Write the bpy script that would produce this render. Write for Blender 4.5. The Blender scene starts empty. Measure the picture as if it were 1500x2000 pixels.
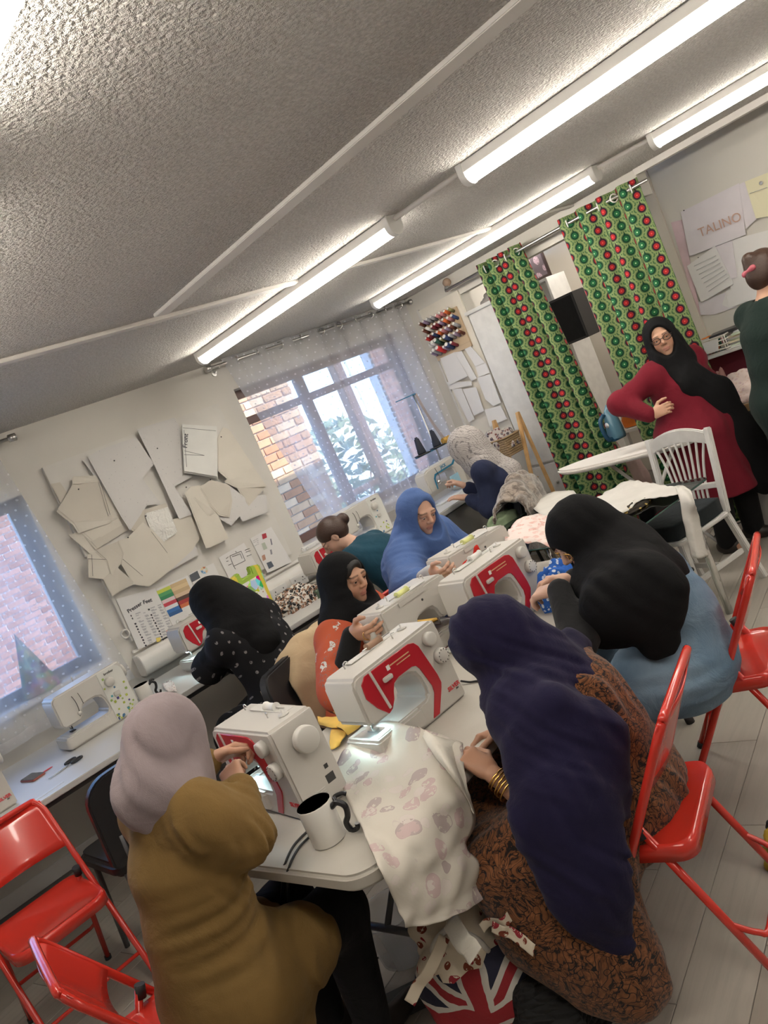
import bpy, bmesh, math, random
import numpy as np
from math import radians, sin, cos, pi, sqrt, atan2, hypot
from mathutils import Vector, Matrix, Euler
scene = bpy.context.scene
COL = scene.collection
random.seed(7)
rng = np.random.default_rng(7)

# ---------------------------------------------------------------- camera
FPX = 1595.0; CAM_H = 1.75
def _axes():
    a, b, c = map(radians, (39.04, 7.08, 23.44))
    ca, sa, cb, sb, cc, sc = cos(a), sin(a), cos(b), sin(b), cos(c), sin(c)
    f = np.array([sa*cb, ca*cb, -sb]); r0 = np.array([ca, -sa, 0.0]); d0 = np.cross(f, r0)
    return cc*r0 + sc*d0, -sc*r0 + cc*d0, f
AX_R, AX_D, AX_F = _axes()
CAM_C = np.array([0.0, 0.0, CAM_H])
cam_data = bpy.data.cameras.new('camera')
cam = bpy.data.objects.new('camera', cam_data); COL.objects.link(cam)
cam_data.sensor_fit = 'VERTICAL'; cam_data.sensor_height = 36.0; cam_data.sensor_width = 27.0
cam_data.lens = 36.0*FPX/2000.0
cam_data.clip_start = 0.05; cam_data.clip_end = 200
mw = Matrix.Identity(4)
for i in range(3):
    mw[i][0] = AX_R[i]; mw[i][1] = -AX_D[i]; mw[i][2] = -AX_F[i]; mw[i][3] = CAM_C[i]
cam.matrix_world = mw
scene.camera = cam

# ---------------------------------------------------------------- view, world, sun
vs = scene.view_settings
vs.view_transform = 'Standard'; vs.look = 'None'; vs.gamma = 1.0; vs.use_curve_mapping = False
vs.exposure = 0.52
scene.cycles.max_bounces = 8; scene.cycles.transparent_max_bounces = 8; scene.cycles.caustics_reflective = False; scene.cycles.caustics_refractive = False
world = bpy.data.worlds.new('World'); scene.world = world; world.use_nodes = True
wn = world.node_tree.nodes; wn.clear()
wo = wn.new('ShaderNodeOutputWorld'); wb = wn.new('ShaderNodeBackground'); sk = wn.new('ShaderNodeTexSky')
sk.sky_type = 'HOSEK_WILKIE'; sk.turbidity = 4.0; sk.ground_albedo = 0.35
sk.sun_direction = Vector((0.55, -0.25, 0.8)).normalized()
tint = wn.new('ShaderNodeMix'); tint.data_type = 'RGBA'; tint.blend_type = 'MULTIPLY'; tint.inputs[0].default_value = 1.0; tint.inputs[7].default_value = (.81, .94, 1.17, 1)
world.node_tree.links.new(sk.outputs[0], tint.inputs[6]); world.node_tree.links.new(tint.outputs[2], wb.inputs[0]); world.node_tree.links.new(wb.outputs[0], wo.inputs[0])
wb.inputs[1].default_value = 17.0
sun_d = bpy.data.lights.new('sun', 'SUN'); sun_d.energy = 6.0; sun_d.angle = 0.02; sun_d.color = (1, .93, .82)
sun = bpy.data.objects.new('sun', sun_d); COL.objects.link(sun); sun.location = (6, -3, 12)
sun.rotation_euler = Vector((-0.30, 0.62, -0.72)).to_track_quat('-Z', 'Y').to_euler()

# main dimensions of the room (metres): window wall, right wall, ceiling
YW = 5.10; XR = 5.26; ZC = 2.48; XP = 5.80
TUBE_POWER = 23.0

def ray(px, py): return (px-750)*AX_R + (py-1000)*AX_D + FPX*AX_F
def at(px, py, X=None, Y=None, Z=None, D=None):
    v = ray(px, py)
    if X is not None: t = X/v[0]
    elif Y is not None: t = Y/v[1]
    elif Z is not None: t = (Z-CAM_H)/v[2]
    else: t = D/FPX
    return CAM_C + t*v
def proj(P):
    q = np.array(P) - CAM_C; z = q @ AX_F
    return 750 + FPX*(q @ AX_R)/z, 1000 + FPX*(q @ AX_D)/z

# ---------------------------------------------------------------- object helpers
def put(name, data, parent=None):
    o = bpy.data.objects.new(name, data); COL.objects.link(o)
    if parent is not None: o.parent = parent
    return o
def tag(o, label=None, cat=None, group=None, kind=None):
    if label: o['label'] = label
    if cat: o['category'] = cat
    if group: o['group'] = group
    if kind: o['kind'] = kind
    return o
def thing(name, label, cat, loc=(0, 0, 0), rz=0.0, group=None):
    o = put(name, None); o.empty_display_size = .05
    o.location = [float(v) for v in loc]; o.rotation_euler = (0, 0, rz)
    return tag(o, label, cat, group)
def copy_tree(o, parent=None):
    c = o.copy(); COL.objects.link(c); c.parent = parent
    for ch in list(o.children): copy_tree(ch, c)
    return c

class MB:
    """collects simple shapes into one mesh"""
    def __init__(s): s.v = []; s.f = []; s.mi = []; s.m = 0; s.sm = []
    def mesh(s, verts, faces, smooth=False):
        n = len(s.v); s.v += [tuple(float(c) for c in p) for p in verts]
        for f in faces: s.f.append([i+n for i in f]); s.mi.append(s.m); s.sm.append(smooth)
        return s
    def box(s, x0, x1, y0, y1, z0, z1):
        p = [(x, y, z) for x in (x0, x1) for y in (y0, y1) for z in (z0, z1)]
        return s.mesh(p, [(0, 1, 3, 2), (4, 6, 7, 5), (0, 4, 5, 1), (2, 3, 7, 6), (0, 2, 6, 4), (1, 5, 7, 3)])
    def cbox(s, c, sx, sy, sz): return s.box(c[0]-sx/2, c[0]+sx/2, c[1]-sy/2, c[1]+sy/2, c[2]-sz/2, c[2]+sz/2)
    def bar(s, a, b, w, h, up=(0, 0, 1)):
        a = Vector(a); b = Vector(b); d = (b-a).normalized(); u = Vector(up)
        x = d.cross(u)
        if x.length < 1e-4: x = d.cross(Vector((1, 0, 0)))
        x.normalize(); u = x.cross(d)
        p = [q + x*(w/2*i) + u*(h/2*j) for q in (a, b) for i, j in ((-1, -1), (1, -1), (1, 1), (-1, 1))]
        return s.mesh(p, [(3, 2, 1, 0), (4, 5, 6, 7), (0, 1, 5, 4), (1, 2, 6, 5), (2, 3, 7, 6), (3, 0, 4, 7)])
    def tube(s, path, r, n=10, cap=True, closed=False):
        P = [Vector(p) for p in path]; m = len(P); R = r if hasattr(r, '__len__') else [r]*m
        prev = None; V = []
        for i in range(m):
            if closed: d = P[(i+1) % m]-P[i-1]
            else: d = P[min(i+1, m-1)]-P[max(i-1, 0)]
            d.normalize()
            if prev is None:
                x = d.cross(Vector((0, 0, 1)))
                if x.length < .1: x = d.cross(Vector((1, 0, 0)))
            else: x = prev - d*prev.dot(d)
            x.normalize(); prev = x; y = d.cross(x)
            V += [P[i] + (x*cos(2*pi*k/n) + y*sin(2*pi*k/n))*R[i] for k in range(n)]
        F = []
        for i in range(m if closed else m-1):
            j = (i+1) % m
            F += [(i*n+k, i*n+(k+1) % n, j*n+(k+1) % n, j*n+k) for k in range(n)]
        s.mesh(V, F, True)
        if cap and not closed:
            n0 = len(s.v)-m*n
            for base, rev in ((0, True), ((m-1)*n, False)):
                idx = [n0+base+k for k in range(n)]
                s.f.append(idx[::-1] if rev else idx); s.mi.append(s.m); s.sm.append(False)
        return s
    def cyl(s, a, b, r, r2=None, n=16): return s.tube([a, b], [r, r if r2 is None else r2], n)
    def lathe(s, prof, c=(0, 0, 0), axis='Z', n=20):
        V = []; m = len(prof)
        for r, h in prof:
            for k in range(n):
                p = (r*cos(2*pi*k/n), r*sin(2*pi*k/n), h)
                if axis == 'X': p = (p[2], p[0], p[1])
                if axis == 'Y': p = (p[0], -p[2], p[1])
                V.append((p[0]+c[0], p[1]+c[1], p[2]+c[2]))
        F = [(i*n+k, i*n+(k+1) % n, (i+1)*n+(k+1) % n, (i+1)*n+k) for i in range(m-1) for k in range(n)]
        n0 = len(s.v); s.mesh(V, F, True)
        if prof[0][0] > 1e-5: s.f.append([n0+k for k in range(n)][::-1]); s.mi.append(s.m); s.sm.append(False)
        if prof[-1][0] > 1e-5: s.f.append([n0+(m-1)*n+k for k in range(n)]); s.mi.append(s.m); s.sm.append(False)
        return s
    def prism(s, pts, h0, h1, plane='XY'):
        n = len(pts)
        def m(p, h): return {'XY': (p[0], p[1], h), 'XZ': (p[0], h, p[1]), 'YZ': (h, p[0], p[1])}[plane]
        V = [m(p, h0) for p in pts] + [m(p, h1) for p in pts]
        F = [tuple(range(n))[::-1], tuple(range(n, 2*n))] + [(i, (i+1) % n, n+(i+1) % n, n+i) for i in range(n)]
        return s.mesh(V, F)
    def grid(s, fn, nu, nv, smooth=True, closeu=False):
        V = [fn(i/nu, j/nv) for j in range(nv+1) for i in range(nu+(0 if closeu else 1))]
        w = nu if closeu else nu+1
        F = [(j*w+i, j*w+(i+1) % w, (j+1)*w+(i+1) % w, (j+1)*w+i) for j in range(nv) for i in range(nu)]
        return s.mesh(V, F, smooth)
    def build(s, name, mat, parent=None, bevel=0, seg=2, smooth=None, weld=False, uv=None, solid=0):
        me = bpy.data.meshes.new(name); me.from_pydata(s.v, [], s.f)
        for m in (mat if isinstance(mat, (list, tuple)) else [mat]): me.materials.append(m)
        me.polygons.foreach_set('material_index', s.mi)
        me.polygons.foreach_set('use_smooth', [bool(x) if smooth is None else smooth for x in s.sm])
        if uv:
            l = me.uv_layers.new(name='UVMap')
            co = [uv(s.v[lp.vertex_index]) if callable(uv) else uv[lp.vertex_index] for lp in me.loops]
            l.data.foreach_set('uv', [c for p in co for c in p])
        if bevel or weld or solid:
            bm = bmesh.new(); bm.from_mesh(me)
            if weld: bmesh.ops.remove_doubles(bm, verts=bm.verts, dist=1e-5)
            bmesh.ops.recalc_face_normals(bm, faces=bm.faces)
            if solid: bmesh.ops.solidify(bm, geom=bm.faces[:], thickness=solid)
            if bevel:
                ed = [e for e in bm.edges if len(e.link_faces) == 2 and e.calc_face_angle() > .6]
                bmesh.ops.bevel(bm, geom=ed, offset=bevel, segments=seg, affect='EDGES', clamp_overlap=True)
                for f in bm.faces: f.smooth = True
            bm.to_mesh(me); bm.free()
            if bevel:
                try: me.set_sharp_from_angle(angle=radians(40))
                except Exception: pass
        me.update()
        return put(name, me, parent)

def rrect(x0, x1, y0, y1, r, n=5):
    """rounded rectangle outline; r may be one radius or four (bl, br, tr, tl)"""
    R = r if hasattr(r, '__len__') else [r]*4
    out = []
    for (cx, cy, a0), q in zip(((x0, y0, 180), (x1, y0, 270), (x1, y1, 0), (x0, y1, 90)), R):
        q = max(q, 1e-5); ox = cx + (q if cx == x0 else -q); oy = cy + (q if cy == y0 else -q)
        out += [(ox+q*cos(radians(a0+90*k/n)), oy+q*sin(radians(a0+90*k/n))) for k in range(n+1)]
    return out
def spline(P, n=8, closed=False):
    P = [np.array(p, float) for p in P]; m = len(P); out = []
    for i in range(m if closed else m-1):
        p1, p2 = P[i], P[(i+1) % m]
        p0 = P[i-1] if (i > 0 or closed) else 2*p1-p2
        p3 = P[(i+2) % m] if (i+2 < m or closed) else 2*p2-p1
        for k in range(n):
            t = k/n
            out.append(.5*((2*p1)+(p2-p0)*t+(2*p0-5*p1+4*p2-p3)*t*t+(3*p1-p0-3*p2+p3)*t**3))
    if not closed: out.append(P[-1])
    return out

# ---------------------------------------------------------------- node materials
class V:
    """a shader socket with arithmetic"""
    def __init__(s, nt, k): s.nt = nt; s.k = k
    def _m(s, op, *a):
        n = s.nt.nodes.new('ShaderNodeMath'); n.operation = op
        for i, x in enumerate((s,)+a):
            if isinstance(x, V): s.nt.links.new(x.k, n.inputs[i])
            else: n.inputs[i].default_value = x
        return V(s.nt, n.outputs[0])
    def __add__(s, o): return s._m('ADD', o)
    __radd__ = __add__
    def __sub__(s, o): return s._m('SUBTRACT', o)
    def __rsub__(s, o): return (s*-1.0)+o
    def __mul__(s, o): return s._m('MULTIPLY', o)
    __rmul__ = __mul__
    def __truediv__(s, o): return s._m('DIVIDE', o)
    def __lt__(s, o): return s._m('LESS_THAN', o)
    def __gt__(s, o): return s._m('GREATER_THAN', o)
    def floor(s): return s._m('FLOOR')
    def fract(s): return s._m('FRACT')
    def abs(s): return s._m('ABSOLUTE')
    def sqrt(s): return s._m('SQRT')
    def sin(s): return s._m('SINE')
    def pow(s, o): return s._m('POWER', o)
    def min(s, o): return s._m('MINIMUM', o)
    def max(s, o): return s._m('MAXIMUM', o)
    def mod(s, o): return s._m('FLOORED_MODULO', o)
    def smooth(s, lo, hi):
        n = s.nt.nodes.new('ShaderNodeMapRange'); n.interpolation_type = 'SMOOTHSTEP'
        s.nt.links.new(s.k, n.inputs[0]); n.inputs[1].default_value = lo; n.inputs[2].default_value = hi
        return V(s.nt, n.outputs[0])
class MT:
    """principled material with helpers"""
    def __init__(s, name, col=(.8, .8, .8), rough=.5, metal=0, spec=None, alpha=None, emit=None, es=0, sheen=0, trans=0, coat=0, ior=None):
        s.m = bpy.data.materials.new(name); s.m.use_nodes = True; s.nt = s.m.node_tree
        s.b = s.nt.nodes['Principled BSDF']; i = s.b.inputs
        i['Base Color'].default_value = (*col, 1); i['Roughness'].default_value = rough; i['Metallic'].default_value = metal
        if spec is not None: i['Specular IOR Level'].default_value = spec
        if alpha is not None: i['Alpha'].default_value = alpha
        if emit: i['Emission Color'].default_value = (*emit, 1); i['Emission Strength'].default_value = es
        if sheen: i['Sheen Weight'].default_value = sheen; i['Sheen Roughness'].default_value = .5
        if trans: i['Transmission Weight'].default_value = trans
        if coat: i['Coat Weight'].default_value = coat; i['Coat Roughness'].default_value = .05
        if ior: i['IOR'].default_value = ior
        s.m.diffuse_color = (*col, 1)
    def n(s, t): return s.nt.nodes.new(t)
    def link(s, a, b): s.nt.links.new(a.k if isinstance(a, V) else a, b)
    def coord(s, which='Object'):
        t = s.n('ShaderNodeTexCoord'); return t.outputs[which]
    def xyz(s, which='Object'):
        q = s.n('ShaderNodeSeparateXYZ'); s.nt.links.new(s.coord(which), q.inputs[0])
        return [V(s.nt, o) for o in q.outputs]
    def noise(s, scale, detail=2, which='Object', rough=.5, dist=0, vec=None):
        q = s.n('ShaderNodeTexNoise'); q.inputs['Scale'].default_value = scale; q.inputs['Detail'].default_value = detail
        q.inputs['Roughness'].default_value = rough; q.inputs['Distortion'].default_value = dist
        s.nt.links.new(vec if vec is not None else s.coord(which), q.inputs['Vector']); return V(s.nt, q.outputs['Fac'])
    def voro(s, scale, which='Object', feature='F1', out='Distance', vec=None):
        q = s.n('ShaderNodeTexVoronoi'); q.feature = feature; q.inputs['Scale'].default_value = scale
        s.nt.links.new(vec if vec is not None else s.coord(which), q.inputs['Vector']); return V(s.nt, q.outputs[out])
    def combine(s, x, y, z=0.0):
        q = s.n('ShaderNodeCombineXYZ')
        for i, a in enumerate((x, y, z)):
            if isinstance(a, V): s.link(a, q.inputs[i])
            else: q.inputs[i].default_value = a
        return q.outputs[0]
    def mix(s, fac, a, b):
        q = s.n('ShaderNodeMix'); q.data_type = 'RGBA'
        if isinstance(fac, V): s.link(fac, q.inputs[0])
        else: q.inputs[0].default_value = fac
        for x, i in ((a, q.inputs[6]), (b, q.inputs[7])):
            if isinstance(x, (tuple, list)): i.default_value = (*x[:3], 1)
            else: s.link(x, i)
        return q.outputs[2]
    def color(s, sock): s.link(sock, s.b.inputs['Base Color']); return s
    def bump(s, h, strength=.3, dist=.01):
        q = s.n('ShaderNodeBump'); q.inputs['Strength'].default_value = strength; q.inputs['Distance'].default_value = dist
        s.link(h, q.inputs['Height']); s.nt.links.new(q.outputs[0], s.b.inputs['Normal']); return s
    def vary(s, col, amt=.12, scale=6, detail=3):
        d = tuple(c*(1-amt) for c in col); l = tuple(min(1, c*(1+amt)) for c in col)
        return s.color(s.mix(s.noise(scale, detail).smooth(.3, .7), d, l))
    def attr(s, name='col'):
        q = s.n('ShaderNodeVertexColor'); q.layer_name = name; return q.outputs[0]
def mat(name, col, rough=.5, vary=0, scale=6, bump=0, bscale=60, bdist=.002, **k):
    m = MT(name, col, rough, **k)
    if vary: m.vary(col, vary, scale)
    if bump: m.bump(m.noise(bscale, 3), bump, bdist)
    return m.m
def fabric(name, col, rough=.9, vary=.1, scale=5, weave=500, bump=.25, sheen=.04):
    m = MT(name, col, rough, spec=.15, sheen=sheen); m.vary(col, vary, scale)
    m.bump(m.noise(weave, 2)*.12+m.noise(11, 4, dist=1.2), .55, .012); return m.m
# ================================================================ materials of the room
def _ceil():
    m = MT('popcorn_ceiling', (.62, .59, .55), .95, spec=.1)
    n = m.noise(85, 3, rough=.6); v = m.voro(70)
    m.color(m.mix(m.noise(90, 2).smooth(.35, .65), (.80, .77, .72), (.93, .90, .85)))
    m.bump(n.smooth(.35, .7)+v*-.6, 1.0, .012); return m.m
M_CEIL = _ceil()
def _wall(name, c):
    m = MT(name, c, .85, spec=.2); m.vary(c, .03, 1.2); m.bump(m.noise(140, 3), .12, .002); return m.m
M_WALL = _wall('wall_paint', (.66, .635, .585)); M_WALL2 = _wall('wall_paint_warm', (.62, .575, .51))
M_WHITE = mat('white_gloss_paint', (.80, .79, .77), .35)
M_TRIMW = mat('ceiling_batten_paint', (.70, .67, .63), .6, vary=.03)
M_TRUNK = mat('trunking_plastic', (.76, .74, .70), .4)
def _plank():
    m = MT('whitewashed_plank', (.6, .57, .52), .42, spec=.4)
    x, y, z = m.xyz('Object')
    oi = m.n('ShaderNodeObjectInfo'); rnd = V(m.nt, oi.outputs['Random'])
    vec = m.combine(x*2.2+rnd*40.0, y*34.0+rnd*17.0, rnd*9.0)
    g = m.noise(1.0, 6, vec=vec, rough=.65, dist=.6).smooth(.42, .72)
    vec2 = m.combine(x*1.3+rnd*23.0, y*5.0, rnd*5.0)
    w = m.noise(1.4, 5, vec=vec2, rough=.7).smooth(.55, .8)
    base = m.mix(rnd, (.365, .33, .285), (.45, .415, .365))
    c = m.mix(g*.40, base, (.30, .27, .235)); c = m.mix(w*.45, c, (.29, .265, .235))
    m.color(c); m.bump(g*-1.0, .12, .001); return m.m
M_PLANK = _plank()
M_GAP = mat('plank_joint', (.16, .145, .13), .9)
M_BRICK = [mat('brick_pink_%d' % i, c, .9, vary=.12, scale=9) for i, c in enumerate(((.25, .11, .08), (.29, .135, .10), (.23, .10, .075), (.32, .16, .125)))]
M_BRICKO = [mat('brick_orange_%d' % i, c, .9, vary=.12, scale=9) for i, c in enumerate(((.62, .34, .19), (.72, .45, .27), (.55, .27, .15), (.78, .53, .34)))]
M_MORTAR = mat('brick_mortar', (.74, .68, .63), .95, vary=.08)
M_FRAMEB = mat('brown_window_frame', (.20, .12, .10), .35)
M_FRAMEG = mat('grey_window_frame', (.22, .22, .25), .4)
M_STEEL = mat('brushed_steel', (.62, .61, .59), .28, metal=1)
M_CHROME = mat('chrome', (.8, .8, .8), .12, metal=1)
def _glass():
    m = bpy.data.materials.new('window_glass'); m.use_nodes = True; nt = m.node_tree; nt.nodes.clear()
    o = nt.nodes.new('ShaderNodeOutputMaterial'); t = nt.nodes.new('ShaderNodeBsdfTransparent'); g = nt.nodes.new('ShaderNodeBsdfGlossy')
    t.inputs[0].default_value = (.93, .96, .97, 1); g.inputs[1].default_value = .02
    x = nt.nodes.new('ShaderNodeMixShader'); fr = nt.nodes.new('ShaderNodeFresnel'); fr.inputs[0].default_value = 1.45
    nt.links.new(fr.outputs[0], x.inputs[0]); nt.links.new(t.outputs[0], x.inputs[1]); nt.links.new(g.outputs[0], x.inputs[2])
    nt.links.new(x.outputs[0], o.inputs[0]); return m
M_GLASS = _glass()
def _sheer(name, base):
    m = bpy.data.materials.new(name); m.use_nodes = True; nt = m.node_tree; nt.nodes.clear()
    h = MT.__new__(MT); h.m = m; h.nt = nt
    o = nt.nodes.new('ShaderNodeOutputMaterial'); t = nt.nodes.new('ShaderNodeBsdfTransparent'); t.inputs[0].default_value = (.97, .98, 1, 1)
    d = nt.nodes.new('ShaderNodeBsdfDiffuse'); d.inputs[0].default_value = (.90, .91, .94, 1)
    tl = nt.nodes.new('ShaderNodeBsdfTranslucent'); tl.inputs[0].default_value = (.90, .92, .98, 1)
    a = nt.nodes.new('ShaderNodeMixShader'); a.inputs[0].default_value = .62
    nt.links.new(d.outputs[0], a.inputs[1]); nt.links.new(tl.outputs[0], a.inputs[2])
    u, v, _ = h.xyz('UV')
    # woven tufts in a staggered grid
    row = (v/.052).floor(); uu = (u/.075+row*.5); fu = (uu.fract()-.5)*.075; fv = ((v/.052).fract()-.5)*.052
    r = (fu*fu+fv*fv*1.3).sqrt(); jit = h.noise(160, 1, 'UV')*.006
    dot = ((r+jit) < .0105)
    hem = (v < .06)
    op = (dot*.34+base).max(hem*.62)
    x = nt.nodes.new('ShaderNodeMixShader'); nt.links.new(op.k, x.inputs[0])
    nt.links.new(t.outputs[0], x.inputs[1]); nt.links.new(a.outputs[0], x.inputs[2]); nt.links.new(x.outputs[0], o.inputs[0])
    return m
M_SHEER = _sheer('sheer_dotted_voile', .48); M_SHEER1 = _sheer('sheer_dotted_voile_thin', .34)
def _wax():
    """green wax print: staggered columns of eyes in ringed scallops, red and dark green by turns"""
    m = MT('green_wax_print', (.3, .5, .2), .75, spec=.2)
    u, v, _ = m.xyz('UV')
    W, H = .080, .086
    col = (u/W).floor(); par = col.mod(2.0)
    fu = ((u/W).fract()-.5)*W
    vv = v/H+par*.5
    fv = (vv.fract()-.42)*H
    rr = (fu*fu+fv*fv).sqrt()
    # neighbour above: its scallop skirts the lower part of the cell
    fv2 = (vv.fract()-1.42)*H
    r2 = (fu*fu+fv2*fv2).sqrt()
    fu3 = W*.5-fu.abs(); fv3 = ((vv.fract()-.92)*H); r3 = (fu3*fu3+fv3*fv3).sqrt()
    LG = (.19, .28, .12); MG = (.075, .155, .065); DG = (.010, .055, .028); YG = (.33, .38, .16); BL = (.09, .20, .22)
    ring = ((r3*420.0).sin() > .1)
    c = m.mix(ring, MG, LG)
    dots = (((r3*420.0).sin() > .5)*((u*900.0).sin()*(v*900.0).sin() > .1))
    c = m.mix(dots, c, YG)
    teal = (((r3-.052).abs() < .003)); c = m.mix(teal, c, BL)
    c = m.mix(rr < .043, c, LG)
    ring2 = (((rr-.037).abs() < .0028)*((u*1100.0).sin()*(v*1100.0).sin() > -.2)); c = m.mix(ring2, c, YG)
    c = m.mix(((rr-.0315).abs() < .0012), c, MG)
    # teardrop eye
    tip = fu.abs()*1.7+(fv-.010).abs()*.62
    eye = (rr < .0285).max((tip < .023)*(fv > 0.0))
    eyec = m.mix(par, (.035, .016, .028), DG)
    c = m.mix(eye, c, eyec)
    core = m.mix(par, (.42, .025, .03), (.025, .15, .06))
    c = m.mix(rr < .0175, c, core)
    heart = m.mix(par, (.80, .10, .08), (.45, .75, .40))
    c = m.mix(rr < .0048, c, heart)
    m.color(c); m.bump(m.noise(700, 2), .15, .001); return m.m
M_WAX = _wax()
M_TUBE = MT('lit_tube_diffuser', (1, 1, 1), .5, emit=(1.0, .925, .82), es=TUBE_POWER).m
M_TUBEB = mat('lamp_housing', (.78, .77, .74), .4)

# ================================================================ structure
def struct(mb, name, mt, parent=None, **k):
    o = mb.build(name, mt, parent, **k)
    if parent is None: o['kind'] = 'structure'
    return o
X0, Y0 = -1.7, -1.6           # walls behind the camera
floor_o = struct(MB().box(X0-.2, 7.6, Y0-.2, YW+.02, -.08, -.004), 'floor', M_GAP)
# planks: seams follow the floor seen at the right of the photo
pa = at(1470, 1470, Z=0); pb = at(1320, 1960, Z=0); ang = atan2(pa[1]-pb[1], pa[0]-pb[0])
def planks():
    L, W = 1.26, .192; me = None; k = 0
    c, s = cos(ang), sin(ang)
    me = MB().box(0, L-.002, 0, W-.0025, -.006, 0).build('plank', M_PLANK, floor_o, bevel=.0012, seg=1)
    base = me; first = True
    for j in range(-22, 24):
        off = (j*.41) % 1.0
        for i in range(-5, 7):
            lx, ly = (i+off)*L, j*W
            x, y = pb[0]+c*lx-s*ly, pb[1]+s*lx+c*ly
            mx, my = x+c*L/2-s*W/2, y+s*L/2+c*W/2
            if not (X0-.3 < mx < 6.4 and .3 < my < YW-.1): continue
            u, v = proj((mx, my, 0))
            dd = (np.array((mx, my, 0))-CAM_C) @ AX_F
            if dd < .5 or not (-600 < u < 2000 and 700 < v < 2600): continue
            o = base if first else base.copy()
            if not first: COL.objects.link(o)
            first = False; o.location = (x, y, 0); o.rotation_euler = (0, 0, ang); k += 1
    return k
N_PLANK = planks()
struct(MB().box(X0-.2, XR+.04, Y0-.2, YW+.3, ZC, ZC+.1), 'ceiling', M_CEIL)
W1 = (-.55, 1.62, .98, 2.10)    # window openings: x0 x1 z0 z1
W2 = (3.30, 5.14, 1.00, 2.26)
def window_wall():
    m = MB(); y0, y1 = YW, YW+.28
    xs = [X0-.2, W1[0], W1[1], W2[0], W2[1], 7.6]
    m.box(xs[0], xs[1], y0, y1, 0, ZC); m.box(xs[2], xs[3], y0, y1, 0, ZC); m.box(xs[4], xs[5], y0, y1, 0, ZC)
    for w in (W1, W2): m.box(w[0], w[1], y0, y1, 0, w[2]); m.box(w[0], w[1], y0, y1, w[3], ZC)
    return struct(m, 'wall_window', M_WALL)
window_wall()
struct(MB().box(X0-.2, X0, Y0, YW, 0, ZC), 'wall_left', M_WALL)
struct(MB().box(X0-.2, 7.6, Y0-.2, Y0, 0, ZC), 'wall_front', M_WALL)
YO0, YO1 = 2.72, 4.46          # opening behind the green curtains
m = MB(); m.box(XR, XR+.12, YO1, YW, 0, ZC); m.box(XR, XR+.12, YO0, YO1, 2.30, ZC)
struct(m, 'wall_right', M_WALL)
m = MB(); m.box(XP, XP+.12, Y0, at(1368, 625, X=XP)[1], 0, 2.60); struct(m, 'wall_papers', M_WALL)
yp = at(1300, 430, X=XP)[1]
m = MB(); m.box(XP-.02, 7.5, yp, yp+.1, 0, 2.6); struct(m, 'wall_partition', M_WALL2)
struct(MB().box(7.4, 7.5, yp, YW, 0, 2.6), 'wall_alcove', M_WALL2)
struct(MB().box(XR+.04, 7.6, Y0-.2, YW+.3, 2.60, 2.7), 'ceiling_alcove', M_TRIMW)
struct(MB().box(XR-.02, XR+.04, Y0, YO0, 2.44, 2.62), 'trim_1', M_TRIMW)
# ceiling battens
def batten(name, a, b, w=.07, h=.016):
    return struct(MB().bar((a[0], a[1], ZC-h/2), (b[0], b[1], ZC-h/2), w, h), name, M_TRIMW, bevel=.003)
tx = at(305, 612, Z=ZC); batten('trim_2', (tx[0]+.02, tx[1]), (tx[0]+.02, -1.5), .075)
ty = at(120, 672, Z=ZC)[1]; batten('trim_3', (X0, ty), (2.63, ty), .06); batten('trim_4', (2.63, ty), (XR, ty-.02), .045)
struct(MB().box(X0, XR, YW-.014, YW, .0, .09), 'baseboard_window', M_WHITE, bevel=.003)
struct(MB().box(XR-.014, XR, YO1+.02, YW-.02, .0, .09), 'baseboard_right', M_WHITE, bevel=.003)

# ---- windows
def window(name, w, frame_m, mull, trans):
    x0, x1, z0, z1 = w; y = YW+.17; t = .065
    m = MB(); m.box(x0, x1, y, y+.06, z0, z0+t); m.box(x0, x1, y, y+.06, z1-t, z1); m.box(x0, x0+t, y, y+.06, z0+t, z1-t); m.box(x1-t, x1, y, y+.06, z0+t, z1-t)
    root = put(name, None); root['kind'] = 'structure'
    m.build('window_frame', frame_m, root, bevel=.006)
    for x in mull: MB().box(x-.04, x+.04, y-.004, y+.064, z0+t, z1-t).build('mullion', frame_m, root, bevel=.006)
    for zt, a, b in trans: MB().box(a, b, y-.003, y+.063, zt-.03, zt+.03).build('transom', frame_m, root, bevel=.006)
    xs = [x0+t]+[q for x in mull for q in (x-.04, x+.04)]+[x1-t]
    for a, b in zip(xs[::2], xs[1::2]): MB().box(a, b, y+.026, y+.032, z0+t, z1-t).build('pane', M_GLASS, root)
    MB().box(x0-.04, x1+.04, YW-.03, y+.02, z0-.035, z0+.002).build('window_sill', M_WHITE, root, bevel=.008)
    return root
window('window_1', W1, M_FRAMEG, (.52,), ((1.18, -.49, .48),))
window('window_2', W2, M_FRAMEB, (4.02,), ((2.02, 3.365, 3.98), (2.02, 4.06, 5.075)))

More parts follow.
